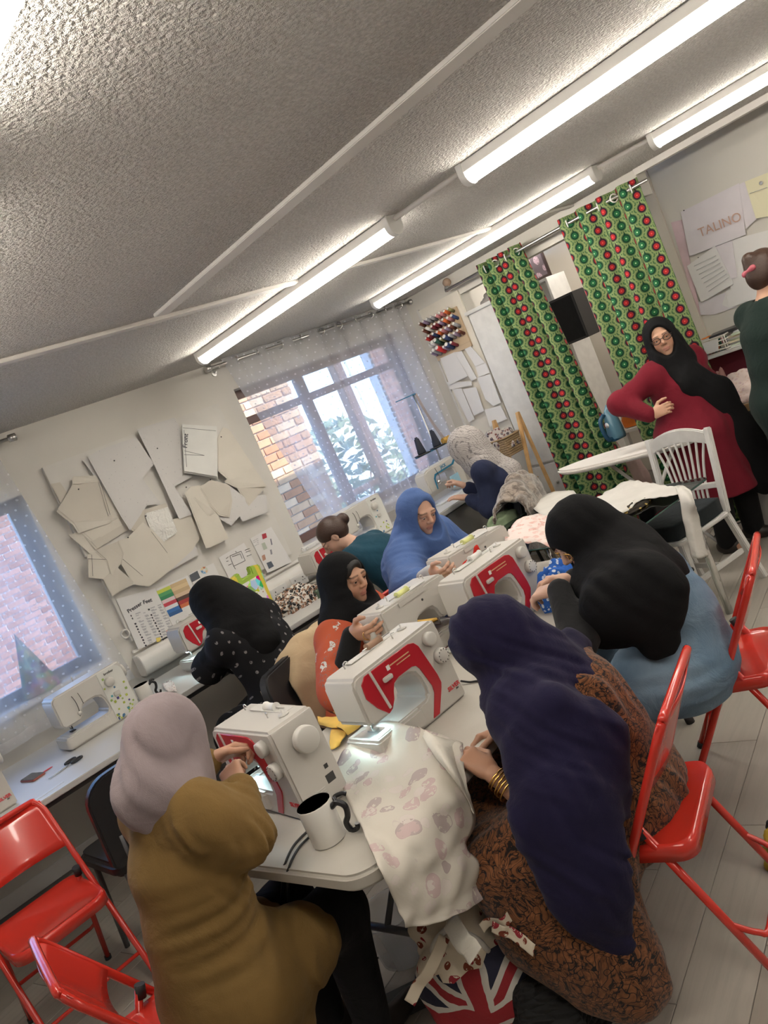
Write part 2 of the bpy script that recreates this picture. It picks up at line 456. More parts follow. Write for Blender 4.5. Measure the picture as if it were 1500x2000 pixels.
# ================================================================ outside
def brick_wall(name, org, ux, W, H, mats, label, depth=.2, nmax=None, z0=0, seen=True):
    """running-bond wall; org = lower left corner, ux = direction along it (unit, XY)"""
    org = np.array(org, float); ux = np.array([ux[0], ux[1], 0.]); nx = np.array([ux[1], -ux[0], 0.])
    root = thing(name, label, 'wall', org, atan2(ux[1], ux[0]))
    MB().box(0, W, .012, depth, 0, H).build('mortar_bed', M_MORTAR, root)
    bl, bh, g = .215, .065, .010; protos = []
    for mm in mats: protos.append(MB().box(0, bl, 0, .05, 0, bh).build('brick', mm, root, bevel=.003, seg=1))
    half = [MB().box(0, bl/2-g/2, 0, .05, 0, bh).build('brick', mm, root, bevel=.003, seg=1) for mm in mats[:1]]
    used = set(); n = 0
    for r in range(int(H/(bh+g))):
        x = 0 if r % 2 == 0 else -(bl+g)/2
        while x < W-.02:
            if x < 0: p = half[0]; xx = 0
            elif x+bl > W+.003: p = half[0]; xx = W-bl/2+g/2
            else: p = random.choice(protos); xx = x
            c = org+ux*(xx+bl/2)+np.array([0, 0, r*(bh+g)+bh/2]); u, v = proj(c)
            x += bl+g
            if seen and not (-40 < u < 1540 and 600 < v < 1560): continue
            if nmax and n >= nmax: continue
            if p in used: o = p.copy(); COL.objects.link(o)
            else: o = p; used.add(p)
            o.location = (xx, random.uniform(-.003, .001), r*(bh+g)); n += 1
    for p in protos+half:
        if p not in used: bpy.data.objects.remove(p)
    return n
N_B = []
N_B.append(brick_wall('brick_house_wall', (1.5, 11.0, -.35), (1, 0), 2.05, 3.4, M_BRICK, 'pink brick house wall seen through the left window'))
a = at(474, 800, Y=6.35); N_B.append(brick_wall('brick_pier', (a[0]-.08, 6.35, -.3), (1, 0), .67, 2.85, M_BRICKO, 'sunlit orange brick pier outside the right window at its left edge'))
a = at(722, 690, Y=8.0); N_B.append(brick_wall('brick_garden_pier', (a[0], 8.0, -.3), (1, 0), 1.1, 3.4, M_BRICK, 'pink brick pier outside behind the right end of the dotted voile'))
struct(MB().box(-8, 16, YW+.3, 26, -.5, -.35), 'ground_outside', mat('paving', (.55, .53, .50), .95, vary=.1, scale=1))
M_LEAFY = mat('shrub_leaf', (.24, .30, .19), .6, vary=.3, scale=3)
def shrub(loc, rx, rz, n, label, s=.09):
    root = thing('garden_shrub', label, 'shrub', loc)
    m = MB(); R = random.Random(3+n)
    for i in range(n):
        a = R.uniform(0, 2*pi); h = R.uniform(-1, 1); q = sqrt(1-h*h)*R.uniform(.6, 1)
        c = Vector((rx*q*cos(a), rx*q*sin(a), rz*(1+h*.95)))
        d = Vector((R.gauss(0, 1), R.gauss(0, 1), R.gauss(0, 1))).normalized(); e = d.orthogonal().normalized()
        l = s*R.uniform(.7, 1.4)
        m.mesh([c-d*l, c+e*l*.35, c+d*l, c-e*l*.35], [(0, 1, 2, 3)])
    m.build('foliage', M_LEAFY, root)['kind'] = 'stuff'
    st = MB()
    for k in range(5):
        a = k*1.3; st.tube([(0, 0, 0), (rx*.2*cos(a), rx*.2*sin(a), rz*.7), (rx*.5*cos(a), rx*.5*sin(a), rz*1.3)], [.025, .018, .008], 6)
    st.build('stem', M_FRAMEB, root)
a = at(640, 960, Y=7.4); shrub((a[0], 7.75, -.35), .55, .85, 700, 'bright leafy shrub outside the middle of the right window')
a = at(700, 900, Y=9.5); shrub((a[0]+.3, 10.2, -.35), 1.1, 1.1, 900, 'larger shrub far outside the right window', .12)
# timber porch rails seen through the right window
pr = thing('porch_frame', 'brown timber porch frame with rails outside the right window', 'porch', (0, 0, 0))
for px_, py_ in ((560, 800), (690, 800)):
    a = at(px_, py_, Y=6.9); MB().box(a[0]-.06, a[0]+.06, 6.84, 6.96, -.35, 2.45).build('post', M_FRAMEB, pr, bevel=.008)
a = at(560, 800, Y=6.9)[0]; b = at(690, 800, Y=6.9)[0]
MB().box(a-.1, b+.5, 6.84, 6.96, 2.45, 2.6).build('beam', M_FRAMEB, pr, bevel=.008)
for z in (.55, .75, .95): MB().box(a+.06, b-.06, 6.88, 6.92, z, z+.07).build('rail', M_FRAMEB, pr, bevel=.005)

# ================================================================ ceiling lamps
def lamp(x, y0, y1, label, z=ZC, w=.042, hang=None):
    root = thing('batten_lamp', label, 'lamp', (x, (y0+y1)/2, z), 0, 'ceiling tube lamps')
    L = (y1-y0)/2
    prof = [(-w, 0)]+[(-w, -.03)]+[(-w*.86, -.034)]
    m = MB(); m.prism([(-w*1.03, -.002), (-w*1.0, -.042), (w*1.0, -.042), (w*1.03, -.002)], -L, L, 'XZ'); m.build('housing', M_TUBEB, root, bevel=.004)
    arc = [(w*cos(radians(a)), -.0435+.040*sin(radians(a))) for a in range(180, 361, 15)]
    m = MB(); m.prism(arc, -L+.02, L-.02, 'XZ'); m.build('diffuser', M_TUBE, root, smooth=False)
    for sg in (-1, 1):
        arc2 = [(-w*1.06, 0), (-w*1.06, -.040)]+[(w*1.06*cos(radians(a)), -.042+.046*sin(radians(a))) for a in range(190, 351, 20)]+[(w*1.06, -.04), (w*1.06, 0)]
        ya, yb = (L-.022, L+.012) if sg > 0 else (-L-.012, -L+.022)
        MB().prism(arc2, ya, yb, 'XZ').build('end_cap', M_TUBEB, root, bevel=.002)
    return root
A0 = at(385, 705, Z=ZC-.05); A1 = at(785, 435, Z=ZC-.04); B0 = at(912, 345, Z=ZC-.05); C0 = at(750, 590, Z=ZC-.05); C1 = at(1150, 345, Z=ZC-.05); D0 = at(1273, 280, Z=ZC-.05)
x1 = (A0[0]+A1[0]+B0[0])/3; x2 = (C0[0]+C1[0])/2
lamp(x1, A1[1], A0[1], 'lit tube lamp ending above the dotted voile curtain')
lamp(x1, B0[1]-1.85, B0[1], 'large lit tube lamp running off the top of the picture right of centre')
lamp(x2, C1[1], C0[1], 'lit tube lamp over the thread rack and the green curtains')
lamp(x2+.06, D0[1]-1.85, D0[1], 'lit tube lamp above the wall of pinned papers at the right')
lamp(x1, -1.55, -.12, 'lit tube lamp behind the photographer continuing the middle row')  # unseen lamp, added to brighten the ceiling
r0 = at(0, 128, Z=ZC-.05)[0]; lamp(r0-.055, 1.78, 3.6, 'lit tube lamp left of the picture continuing the left row'); lamp(r0-.055, -.55, 1.45, 'glaring tube lamp cut off at the upper left corner')  # first lamp is out of view, added for more ceiling light; second is real
e0 = at(1010, 497, Z=2.5); lamp(e0[0]+.1, 2.95, e0[1]+.25, 'lit tube lamp in the alcove behind the green curtains', z=2.58)
# supply conduits between the lamps
def conduit(pts, label, r=.009, mt=None, name='cable_conduit'):
    return tag(MB().tube(spline(pts, 8), r, 8).build(name, mt or M_TRIMW), label, 'conduit')
conduit([(x1, A1[1]-.02, ZC-.02), (x1, B0[1]+.02, ZC-.02)], 'short white conduit linking the two lamps of the middle row', .012)
conduit([(x2, C1[1]-.02, ZC-.02), (x2+.06, D0[1]+.02, ZC-.02)], 'short white conduit linking the two lamps of the right row', .012)
# ================================================================ curtains and rods
def wave_curtain(name, A, B, ztop, zbot, folds, amp, mt, parent, shift=(0, 0), n=16, flare=1.0, seed=1, nv=30, edge=(0, 0)):
    """hanging cloth from A to B (XY of its top), folds running down; flare widens the bottom; edge moves the lower corners along the rod"""
    A = np.array(A, float); B = np.array(B, float); L = np.linalg.norm(B-A); ux = (B-A)/L; nx = np.array([ux[1], -ux[0]])
    R = random.Random(seed); ph = [R.uniform(-.5, .5) for _ in range(folds+2)]
    N = folds*n; V_ = []; UV = []
    def off(s, t):
        k = s*folds; i = int(k); a = ph[min(i, folds)]; b = ph[min(i+1, folds+1)]; w = k-i
        p = a+(b-a)*w
        return amp*(1.0+.25*p)*sin(2*pi*k+p*.6*t*2)*(.75+.35*t*flare) + amp*.25*t*sin(2*pi*k*2.3+seed)
    ua = 0; last = None
    for j in range(nv+1):
        t = j/nv; z = ztop+(zbot-ztop)*t
        for i in range(N+1):
            s = i/N
            x = s*L+((1-s)*edge[0]+s*edge[1])*t + .012*t*sin(9*s+seed)
            p = A+ux*x+nx*(off(s, t))
            V_.append((p[0]+shift[0]*t, p[1]+shift[1]*t, z+.004*sin(2*pi*s*folds)*(t > .98)))
    # arc length along the top row gives the cloth coordinate
    us = [0]
    for i in range(N): us.append(us[-1]+hypot(V_[i+1][0]-V_[i][0], V_[i+1][1]-V_[i][1])*1.0)
    UV = [(us[i], (ztop-zbot)*(1-j/nv)) for j in range(nv+1) for i in range(N+1)]
    m = MB(); w = N+1
    m.mesh(V_, [(j*w+i, j*w+i+1, (j+1)*w+i+1, (j+1)*w+i) for j in range(nv) for i in range(N)], True)
    return m.build(name, mt, parent, uv=UV)
def eyelets(parent, A, B, z, count, mt, r=.026, axis='X'):
    ring = None
    for k in range(count):
        s = (k+.5)/count; c = (A[0]+(B[0]-A[0])*s, A[1]+(B[1]-A[1])*s, z)
        if ring is None:
            pts = [((r*cos(a), 0, r*sin(a)) if axis == 'Y' else (0, r*cos(a), r*sin(a))) for a in np.linspace(0, 2*pi, 20, endpoint=False)]
            ring = MB().tube([Vector(p) for p in pts], .005, 6, closed=True).build('eyelet', mt, parent); o = ring
        else: o = ring.copy(); COL.objects.link(o)
        o.location = c; o.rotation_euler = (0, 0, (-1)**k*.55)
def rod(a, b, label, r=.011, finial=True, brackets=(), wallpt=None, name='curtain_rod'):
    root = thing(name, label, 'curtain rod', a); a = Vector(a); d = Vector(b)-a
    MB().tube([(0, 0, 0), d], r, 12).build('pole', M_STEEL, root)
    u = d.normalized()
    if finial:
        for p, s in ((Vector((0, 0, 0)), -1), (d, 1)):
            MB().tube([p, p+u*s*.008, p+u*s*.01, p+u*s*.05], [r, r, r*2.1, r*2.1], 16).build('finial', M_STEEL, root)
    for t in brackets:
        p = d*t; w = Vector(wallpt)
        MB().tube([p-Vector((0, 0, .012)), p+w*.6-Vector((0, 0, .012)), p+w-Vector((0, 0, .03))], .006, 8).tube([p+w*.93-Vector((0, 0, .03)), p+w-Vector((0, 0, .03))], .022, 14).build('bracket', M_STEEL, root)
    return root
yc = YW-.10
R2a = at(415, 722, Y=yc); R2b = at(760, 600, Y=yc); zr = (R2a[2]+R2b[2])/2
rod((R2a[0], yc, zr), (XR-.03, yc, zr), 'steel curtain rod across the right window', brackets=(.03,), wallpt=(0, .10, 0), finial=True)
cv = thing('sheer_curtain', 'white dotted voile curtain over the right window', 'curtain', (0, 0, 0), group='dotted voile curtains')
xL = at(446, 735, Y=yc)[0]; xM = at(655, 660, Y=yc)[0]
wave_curtain('voile_panel', (xL, yc), (xM, yc), zr+.05, .93, 4, .032, M_SHEER, cv, seed=3, edge=(.30, .04))
wave_curtain('voile_panel', (xM-.02, yc+.012), (XR-.06, yc+.012), zr+.05, .93, 4, .032, M_SHEER, cv, seed=8, edge=(.04, 0))
eyelets(cv, (xL, yc), (xM, yc), zr, 5, M_CHROME); eyelets(cv, (xM, yc), (XR-.06, yc), zr, 5, M_CHROME)
R1 = at(14, 858, Y=yc)
rod((-.7, yc, R1[2]), (R1[0], yc, R1[2]), 'steel curtain rod with finial over the left window', brackets=(.97,), wallpt=(0, .10, 0))
cv = thing('sheer_curtain', 'white dotted voile curtain over the left window', 'curtain', (0, 0, 0), group='dotted voile curtains')
wave_curtain('voile_panel', (-.6, yc), (.55, yc), R1[2]+.05, .80, 4, .03, M_SHEER1, cv, seed=5)
wave_curtain('voile_panel', (.5, yc+.01), (R1[0]-.1, yc+.01), R1[2]+.05, .80, 4, .03, M_SHEER1, cv, seed=6, edge=(.12, .16))
eyelets(cv, (.5, yc), (R1[0]-.1, yc), R1[2], 6, M_CHROME)
xc = XR-.15
G0 = at(872, 572, X=xc); G1 = at(1258, 348, X=xc); zg = (G0[2]+G1[2])/2
rd = rod((xc, G0[1], zg), (xc, G1[1]-.02, zg), 'thin rod carrying the green patterned curtains', .012, finial=False)
gl = thing('patterned_curtain', 'gathered green wax print curtain beside the white wardrobe', 'curtain', (0, 0, 0), group='green curtains')
ya, yb = at(934, 522, X=xc)[1], at(1018, 485, X=xc)[1]
wave_curtain('cloth', (xc, ya), (xc, yb), zg+.05, .04, 4, .060, M_WAX, gl, seed=2, flare=1.8, edge=(.02, .20), nv=40)
eyelets(gl, (xc, ya), (xc, yb), zg, 4, M_WHITE, axis='Y')
gr = thing('patterned_curtain', 'wide green wax print curtain behind the woman in red', 'curtain', (0, 0, 0), group='green curtains')
ya, yb = at(1088, 432, X=xc)[1], at(1246, 352, X=xc)[1]
wave_curtain('cloth', (xc, ya), (xc, yb), zg+.05, .04, 4, .055, M_WAX, gr, seed=4, flare=1.2, edge=(.02, .02), nv=40)
eyelets(gr, (xc, ya), (xc, yb), zg, 5, M_WHITE, axis='Y')
# rod holder: wooden knob on the wall
kb = at(872, 552, X=XR-.03); k0 = thing('rod_holder', 'wooden knob with a chrome cup holding the green curtain rod', 'bracket', kb)
MB().lathe([(.0, -.03), (.02, -.028), (.034, -.008), (.036, .01), (.026, .028), (0, .034)], axis='X').build('knob', mat('pale_wood_knob', (.42, .30, .22), .5, vary=.2), k0)
MB().lathe([(.014, -.02), (.02, 0), (.022, .02), (.012, .03)], (-.03, -.01, -.055)).build('cup', M_CHROME, k0)

# ================================================================ pinboards and paper on the window wall
M_BOARD = mat('white_pinboard', (.66, .64, .60), .7, vary=.03)
M_CREAM = mat('pattern_card', (.60, .56, .49), .8, vary=.04, scale=3)
M_CREAM2 = mat('pattern_card_light', (.66, .62, .545), .8, vary=.04, scale=3)
def _tissue():
    m = MT('dotted_pattern_paper', (.74, .73, .71), .8); d = m.voro(38)
    m.color(m.mix((d < .085), (.64, .625, .61), (.38, .37, .39))); m.bump(m.noise(14, 3), .4, .006); return m.m
M_TISSUE = _tissue()
M_PAPER = mat('print_paper', (.74, .73, .72), .7)
M_INK = mat('printed_ink', (.05, .05, .06), .6)
M_SLEEVE = MT('clear_plastic_sleeve', (.75, .74, .70), .12, spec=.7); M_SLEEVE.bump(M_SLEEVE.noise(28, 4, dist=1), .9, .012); M_SLEEVE = M_SLEEVE.m
M_PIN = mat('pin_head', (.03, .03, .035), .3)
def zc(x, y, ox, oy, s): return (ox+x/s, oy+y/s)
z3 = lambda pts: [zc(x, y, 0, 750, 3.3333) for x, y in pts]
z4 = lambda pts: [zc(x, y, 350, 550, 2.7273) for x, y in pts]
z2 = lambda pts: [zc(x, y, 350, 950, 2.7273) for x, y in pts]
LAYER = [0]
def wall_sheet(name, pts, mt, label, cat, plane=('Y', YW), lift=None, curl=.008, pin=None, group=None, thick=.0012, seed=None, layers=0):
    """paper polygon traced on a wall, lying at its own small distance in front of it"""
    LAYER[0] += 1; k = LAYER[0]; lift = lift if lift is not None else .034+.0022*k
    R = random.Random(k if seed is None else seed)
    key, val = plane; P = [at(x, y, **{key: val-lift}) for x, y in pts]
    nrm = np.array([0, -1, 0]) if key == 'Y' else np.array([-1, 0, 0])
    c = np.mean(P, axis=0); root = thing(name, label, cat, c, group=group)
    lowest = min(p[2] for p in P); hi = max(p[2] for p in P)
    F = []; n = len(P)
    V_ = [tuple(p-c+nrm*curl*R.uniform(0, 1)*(.3+.7*(hi-p[2])/max(hi-lowest, .01))) for p in P]
    m = MB(); m.mesh(V_, [tuple(range(n))]); m.build('sheet', mt, root, solid=thick)
    for j in range(layers):
        sh = np.array([R.uniform(-.010, .010), 0, -.006-.006*j]) if key == 'Y' else np.array([0, R.uniform(-.010, .010), -.006-.006*j])
        MB().mesh([tuple(np.array(v)*1.015+sh-nrm*(.0010+.0007*j)) for v in V_], [tuple(range(n))]).build('sheet', mt, root, solid=thick*.5)
    if pin:
        q = at(*pin, **{key: val-lift})-c
        MB().lathe([(0, 0), (.0045, .001), (.0045, .004), (0, .006)], tuple(q+nrm*.003), axis='Y' if key == 'Y' else 'X', n=8).build('pin', M_PIN, root)
    return root
def board(name, pts, label, plane=('Y', YW), t=.028):
    key, val = plane; P = [at(x, y, **{key: val-t}) for x, y in pts]; c = np.mean(P, axis=0); root = thing(name, label, 'pinboard', c)
    nrm = np.array([0, t-.002, 0]) if key == 'Y' else np.array([t-.002, 0, 0]); n = len(P)
    V_ = [tuple(p-c) for p in P]+[tuple(p-c+nrm) for p in P]
    MB().mesh(V_, [tuple(range(n)), tuple(range(n, 2*n))[::-1]]+[(i, n+i, n+(i+1) % n, (i+1) % n) for i in range(n)]).build('panel', M_BOARD, root, weld=True, bevel=.002)
    return root
def rect_board(name, xa, xb, za, zb, label):
    root = thing(name, label, 'pinboard', ((xa+xb)/2, YW-.014, (za+zb)/2)); w, h = (xb-xa)/2, (zb-za)/2
    MB().box(-w, w, -.013, .0125, -h, h).build('panel', M_BOARD, root, bevel=.002); return root
bx = at(80, 915, Y=YW)[0]; bz = at(80, 915, Y=YW)[2]; bx2 = at(470, 880, Y=YW)[0]
rect_board('pinboard', bx, 3.12, 1.60, bz, 'large white pinboard crowded with sewing pattern pieces')
rect_board('pinboard', bx+.03, 3.16, 1.00, 1.585, 'lower white pinboard with the printed posters')
PP = [
 ([(330, 650), (390, 640), (470, 770), (500, 950), (425, 830)], M_CREAM, 'narrow cream card strip at the far left of the pattern cluster', None),
 ([(450, 985), (560, 940), (640, 1060), (585, 1103)], M_CREAM2, 'small cream card wedge below the stacked bodice cards', None),
 ([(540, 965), (800, 850), (832, 938), (625, 1062)], M_CREAM, 'lowest cream card strip fanned under the bodice pattern', None),
 ([(500, 930), (760, 860), (790, 905), (600, 1016)], M_CREAM2, 'middle cream card strip fanned under the bodice pattern', None),
 ([(540, 500), (640, 440), (860, 700), (850, 945), (790, 850)], M_TISSUE, 'dotted paper sheet edge behind the big tissue pattern', None),
 ([(480, 640), (560, 700), (640, 625), (790, 850), (720, 880), (690, 860), (610, 900)], M_CREAM2, 'cream card back panel behind the bodice card', None),
 ([(420, 740), (480, 640), (560, 625), (640, 625), (722, 862), (480, 902), (375, 815)], M_CREAM, 'cream bodice card pinned at the left with a black pin', (510, 686)),
 ([(480, 902), (722, 862), (728, 886), (512, 958)], M_CREAM2, 'cream card waistband strip across the foot of the bodice card', None),
 ([(475, 602), (622, 595), (642, 622), (480, 642)], M_CREAM2, 'small cream label strip above the bodice card', None),
 ([(1090, 1080), (1250, 1000), (1282, 1110), (1112, 1205), (1030, 1060)], M_TISSUE, 'dotted paper wedge at the lower right of the cream cluster', None),
 ([(1050, 900), (1240, 850), (1302, 980), (1245, 1070), (1115, 1190), (1060, 1030)], M_CREAM2, 'wide cream card under the clear plastic sleeve', None),
 ([(800, 860), (1080, 775), (1150, 940), (1040, 1040), (860, 940)], M_CREAM, 'bundle of folded brown paper under the tissue pattern', None),
 ([(580, 470), (640, 432), (885, 345), (1000, 520), (925, 615), (1042, 770), (960, 780), (850, 942), (790, 850)], M_TISSUE, 'big white dotted tissue pattern with a silver pin', (742, 500)),
 ([(890, 295), (1130, 220), (1190, 330), (1190, 590), (1240, 600), (1130, 662), (1242, 842), (1160, 872), (1000, 520)], M_TISSUE, 'long white dotted tissue strip left of the tied pattern book', (1023, 420)),
 ([(948, 842), (1092, 800), (1152, 960), (1050, 1032), (985, 940)], M_SLEEVE, 'crinkled clear plastic sleeve in the middle of the pinboard', (948, 860)),
 ([(570, 1110), (620, 1090), (690, 1145), (722, 1190), (700, 1262), (580, 1252)], M_CREAM2, 'small cream cap shaped card at the lower left', None),
 ([(625, 1082), (700, 1050), (780, 1020), (800, 1140), (722, 1240), (695, 1145)], M_CREAM, 'curved cream sleeve card between cap card and lower bodice', None),
 ([(670, 1270), (760, 1190), (870, 1290), (775, 1335), (725, 1372)], M_CREAM, 'cream pointed card at the bottom left of the cluster', None),
 ([(770, 1020), (830, 1000), (930, 900), (990, 950), (1062, 1022), (1116, 1190), (970, 1302), (868, 1288), (790, 1160), (805, 1100)], M_CREAM2, 'large folded cream bodice card low on the pinboard', (832, 1000)),
]
for pts, mt, lab, pin in PP:
    wall_sheet('pattern_piece', z3(pts), mt, lab, 'pattern', pin=z3([pin])[0] if pin else None, group='sewing patterns on the window wall', layers=2 if mt in (M_CREAM, M_CREAM2) else 1)
PQ = [
 ([(330, 1150), (455, 1135), (458, 1222), (330, 1272), (300, 1200)], M_TISSUE, 'dotted paper scrap at the right end of the cluster', None),
 ([(240, 1068), (345, 1150), (342, 1212), (268, 1292), (180, 1240)], M_TISSUE, 'dotted paper triangle below the leaf shaped card', None),
 ([(310, 1094), (457, 1084), (372, 1184)], M_CREAM, 'small cream triangle flap at the right of the pinboard', None),
 ([(240, 1060), (388, 980), (457, 1084), (310, 1092)], M_CREAM2, 'cream flap turned up at the right of the pinboard', None),
 ([(205, 832), (232, 775), (262, 785), (387, 980), (272, 1056), (210, 1002)], M_CREAM2, 'cream card with pencil lines right of the tied pattern book', (222, 828)),
 ([(35, 1120), (60, 1092), (112, 1085), (190, 1220), (250, 1362), (145, 1412)], M_CREAM2, 'long cream trouser card hanging lowest at the right', (36, 1096)),
 ([(112, 1092), (168, 1056), (262, 1082), (275, 1160), (262, 1247), (215, 1238), (170, 1190)], M_CREAM, 'leaf shaped cream card over the trouser card', (165, 1055)),
 ([(80, 1147), (105, 1135), (182, 1226), (155, 1241)], M_CREAM2, 'thin cream strip with a slot over the trouser card', None),
]
for pts, mt, lab, pin in PQ:
    wall_sheet('pattern_piece', z4(pts), mt, lab, 'pattern', pin=z4([pin])[0] if pin else None, group='sewing patterns on the window wall', layers=2)
# tied pattern book with drawn lines
def plane_pts(pts, lift, plane=('Y', YW)): return [at(x, y, **{plane[0]: plane[1]-lift}) for x, y in pts]
def print_lines(parent, lines, lift, r=.0012, plane=('Y', YW), mt=None, name='pencil_line'):
    m = MB(); c = np.array(parent.location)
    for ln in lines: m.tube([p-c for p in plane_pts(ln, lift, plane)], r, 4)
    o = m.build(name, mt or M_INK, parent); o['kind'] = 'stuff'; return o
bkp = z3([(1185, 262), (1410, 275), (1415, 602), (1200, 566)]); bkP = [at(x, y, Y=YW-.110) for x, y in bkp]; bkc = np.mean(bkP, axis=0)
bk = thing('pattern_book', 'thick folded white pattern with a pen title and drawn lines', 'pattern', bkc)
M_BOOK = mat('folded_pattern_white', (.72, .72, .69), .7, vary=.04)
for j in range(4):
    P_ = [tuple(p-bkc+np.array([.004*(j % 2), .006*j, -.004*j])) for p in bkP]
    MB().mesh(P_+[(x, y+.005, z) for x, y, z in P_], [(0, 1, 2, 3), (7, 6, 5, 4), (0, 4, 5, 1), (1, 5, 6, 2), (2, 6, 7, 3), (3, 7, 4, 0)]).build('folded_sheet', M_BOOK, bk)
print_lines(bk, [z3([(1190, 285), (1405, 305)]), z3([(1200, 435), (1330, 465)]), z3([(1200, 460), (1330, 465)]), z3([(1198, 300), (1215, 540)])], .1105)
def text(parent, s, size, M4, mt, name='lettering', align='CENTER', bold=0):
    cu = bpy.data.curves.new(name, 'FONT'); cu.body = s; cu.size = size; cu.align_x = align; cu.align_y = 'CENTER'; cu.extrude = .0004; cu.offset = bold
    cu.materials.append(mt); cu.resolution_u = 3
    t = bpy.data.objects.new('tmp_text', cu); COL.objects.link(t)
    me = bpy.data.meshes.new_from_object(t.evaluated_get(bpy.context.evaluated_depsgraph_get())); me.name = name
    bpy.data.objects.remove(t); bpy.data.curves.remove(cu)
    o = put(name, me, parent); o.matrix_local = M4; return o
def on_wall(parent, p, q, lift, plane=('Y', YW)):
    """matrix for lettering on a wall: reading direction from pixel p to pixel q"""
    a, b = plane_pts([p, q], lift, plane); c = np.array(parent.location)
    x = Vector(b-a).normalized(); n = Vector((0, -1, 0)) if plane[0] == 'Y' else Vector((-1, 0, 0)); y = n.cross(x)
    mid = Vector((a+b)/2-c); M = Matrix((x, y, n)).transposed().to_4x4(); M.translation = mid; return M, float(np.linalg.norm(b-a))
Mt, L = on_wall(bk, *z3([(1205, 415), (1212, 325)]), .1115); text(bk, 'Front', .045, Mt, M_INK, bold=.0006)
for lab, ls in (('cream bodice card pinned', [[(640, 640), (705, 860)], [(655, 640), (716, 850)]]), ('large folded cream bodice', [[(800, 1140), (930, 1250)], [(985, 960), (1090, 1100)]]), ('small cream cap shaped', [[(572, 1138), (690, 1142)], [(598, 1112), (604, 1250)]])):
    o = [q for q in COL.objects if str(q.get('label', '')).startswith(lab)][0]; print_lines(o, [z3(l) for l in ls], YW-(o.location.y)+.010, .0010)
# printed posters
def poster(pts, label, lift=.034):
    return wall_sheet('poster', pts, M_PAPER, label, 'poster', lift=lift, curl=.001, group='posters under the pattern cluster')
po = poster(z3([(755, 1400), (1010, 1330), (1140, 1620), (900, 1728)]), 'white sewing feet chart with a curved black title')
Mt, L = on_wall(po, *z3([(840, 1478), (912, 1432)]), .0365); text(po, 'Presser', .035, Mt, M_INK, bold=.001)
Mt, L = on_wall(po, *z3([(930, 1424), (990, 1404)]), .0365); text(po, 'Feet', .035, Mt, M_INK, bold=.001)
def dashes(parent, org, du, dv, nu, nv, lift, w, h, mt, skip=.2, seed=1, name='print'):
    """small printed marks in a slanted grid, pixel units"""
    R = random.Random(seed); m = MB(); c = np.array(parent.location)
    for i in range(nu):
        for j in range(nv):
            if R.random() < skip: continue
            x, y = org[0]+du[0]*i+dv[0]*j, org[1]+du[1]*i+dv[1]*j; ww = w*R.uniform(.6, 1.2)
            l = hypot(*du); ex, ey = du[0]/l, du[1]/l; l2 = hypot(*dv); fx, fy = dv[0]/l2, dv[1]/l2
            q = [(x, y), (x+ex*ww, y+ey*ww), (x+ex*ww+fx*h, y+ey*ww+fy*h), (x+fx*h, y+fy*h)]
            m.mesh([tuple(p-c) for p in plane_pts(q, lift)], [(0, 1, 2, 3)])
    o = m.build(name, mt, parent); o['kind'] = 'stuff'; return o
M_GREYINK = mat('grey_ink', (.45, .45, .47), .7)
o = z3([(880, 1495)])[0]; dashes(po, o, (14.5, -5.5), (2.55, 5.3), 4, 11, .0362, 9, 2.0, M_GREYINK, .1, 2); dashes(po, (o[0]+1, o[1]+4), (14.5, -5.5), (2.55, 5.3), 4, 11, .0362, 7, 1.5, M_GREYINK, .2, 3)
o = z3([(848, 1505)])[0]; dashes(po, o, (34, -12), (2.55, 5.3), 2, 12, .0362, 3.2, 3.5, M_INK, .1, 4, 'icon')
o = z3([(1015, 1655)])[0]; dashes(po, o, (4, -1), (1, 4), 2, 2, .0363, 4, 4, mat('yellow_ink', (.8, .65, .15), .7), 0, 5, 'icon')
o = z3([(1080, 1605)])[0]; dashes(po, o, (4, -1), (1, 4), 2, 3, .0363, 5, 4, mat('pink_ink', (.8, .42, .40), .7), 0, 5, 'icon')
po = poster(z3([(1015, 1335), (1225, 1245), (1345, 1500), (1130, 1590)]), 'poster with a photo of coloured fabric rolls')
def patch(parent, pts, mt, lift=.0362, name='printed_colour'):
    c = np.array(parent.location); return MB().mesh([tuple(p-c) for p in plane_pts(pts, lift)], [tuple(range(len(pts)))]).build(name, mt, parent)
cols = [(.55, .62, .10), (.10, .35, .14), (.05, .25, .12), (.75, .60, .62), (.55, .07, .10), (.70, .72, .75), (.05, .17, .45), (.04, .12, .30)]
for i, c in enumerate(cols):
    y = 1350+i*21; x = 1018+i*11
    patch(po, z3([(x, y), (x+85, y-38), (x+96, y-17), (x+11, y+21)]), mat('roll_ink_%d' % i, c, .7))
cols = [(.62, .46, .27), (.70, .55, .33), (.55, .40, .24), (.66, .50, .36), (.10, .06, .05), (.45, .06, .06), (.62, .18, .08)]
for i, c in enumerate(cols):
    y = 1310+i*22; x = 1104+i*10
    patch(po, z3([(x, y), (x+105, y-46), (x+115, y-24), (x+10, y+22)]), mat('roll_ink_b%d' % i, c, .7))
po = poster(z3([(1225, 1240), (1390, 1165), (1500, 1400), (1345, 1470)]), 'poster with a dark square and a colour wheel above the black headscarf')
patch(po, z3([(1232, 1245), (1285, 1215), (1305, 1262), (1250, 1290)]), mat('slate_ink', (.10, .11, .13), .7))
wc = z3([(1330, 1212)])[0]
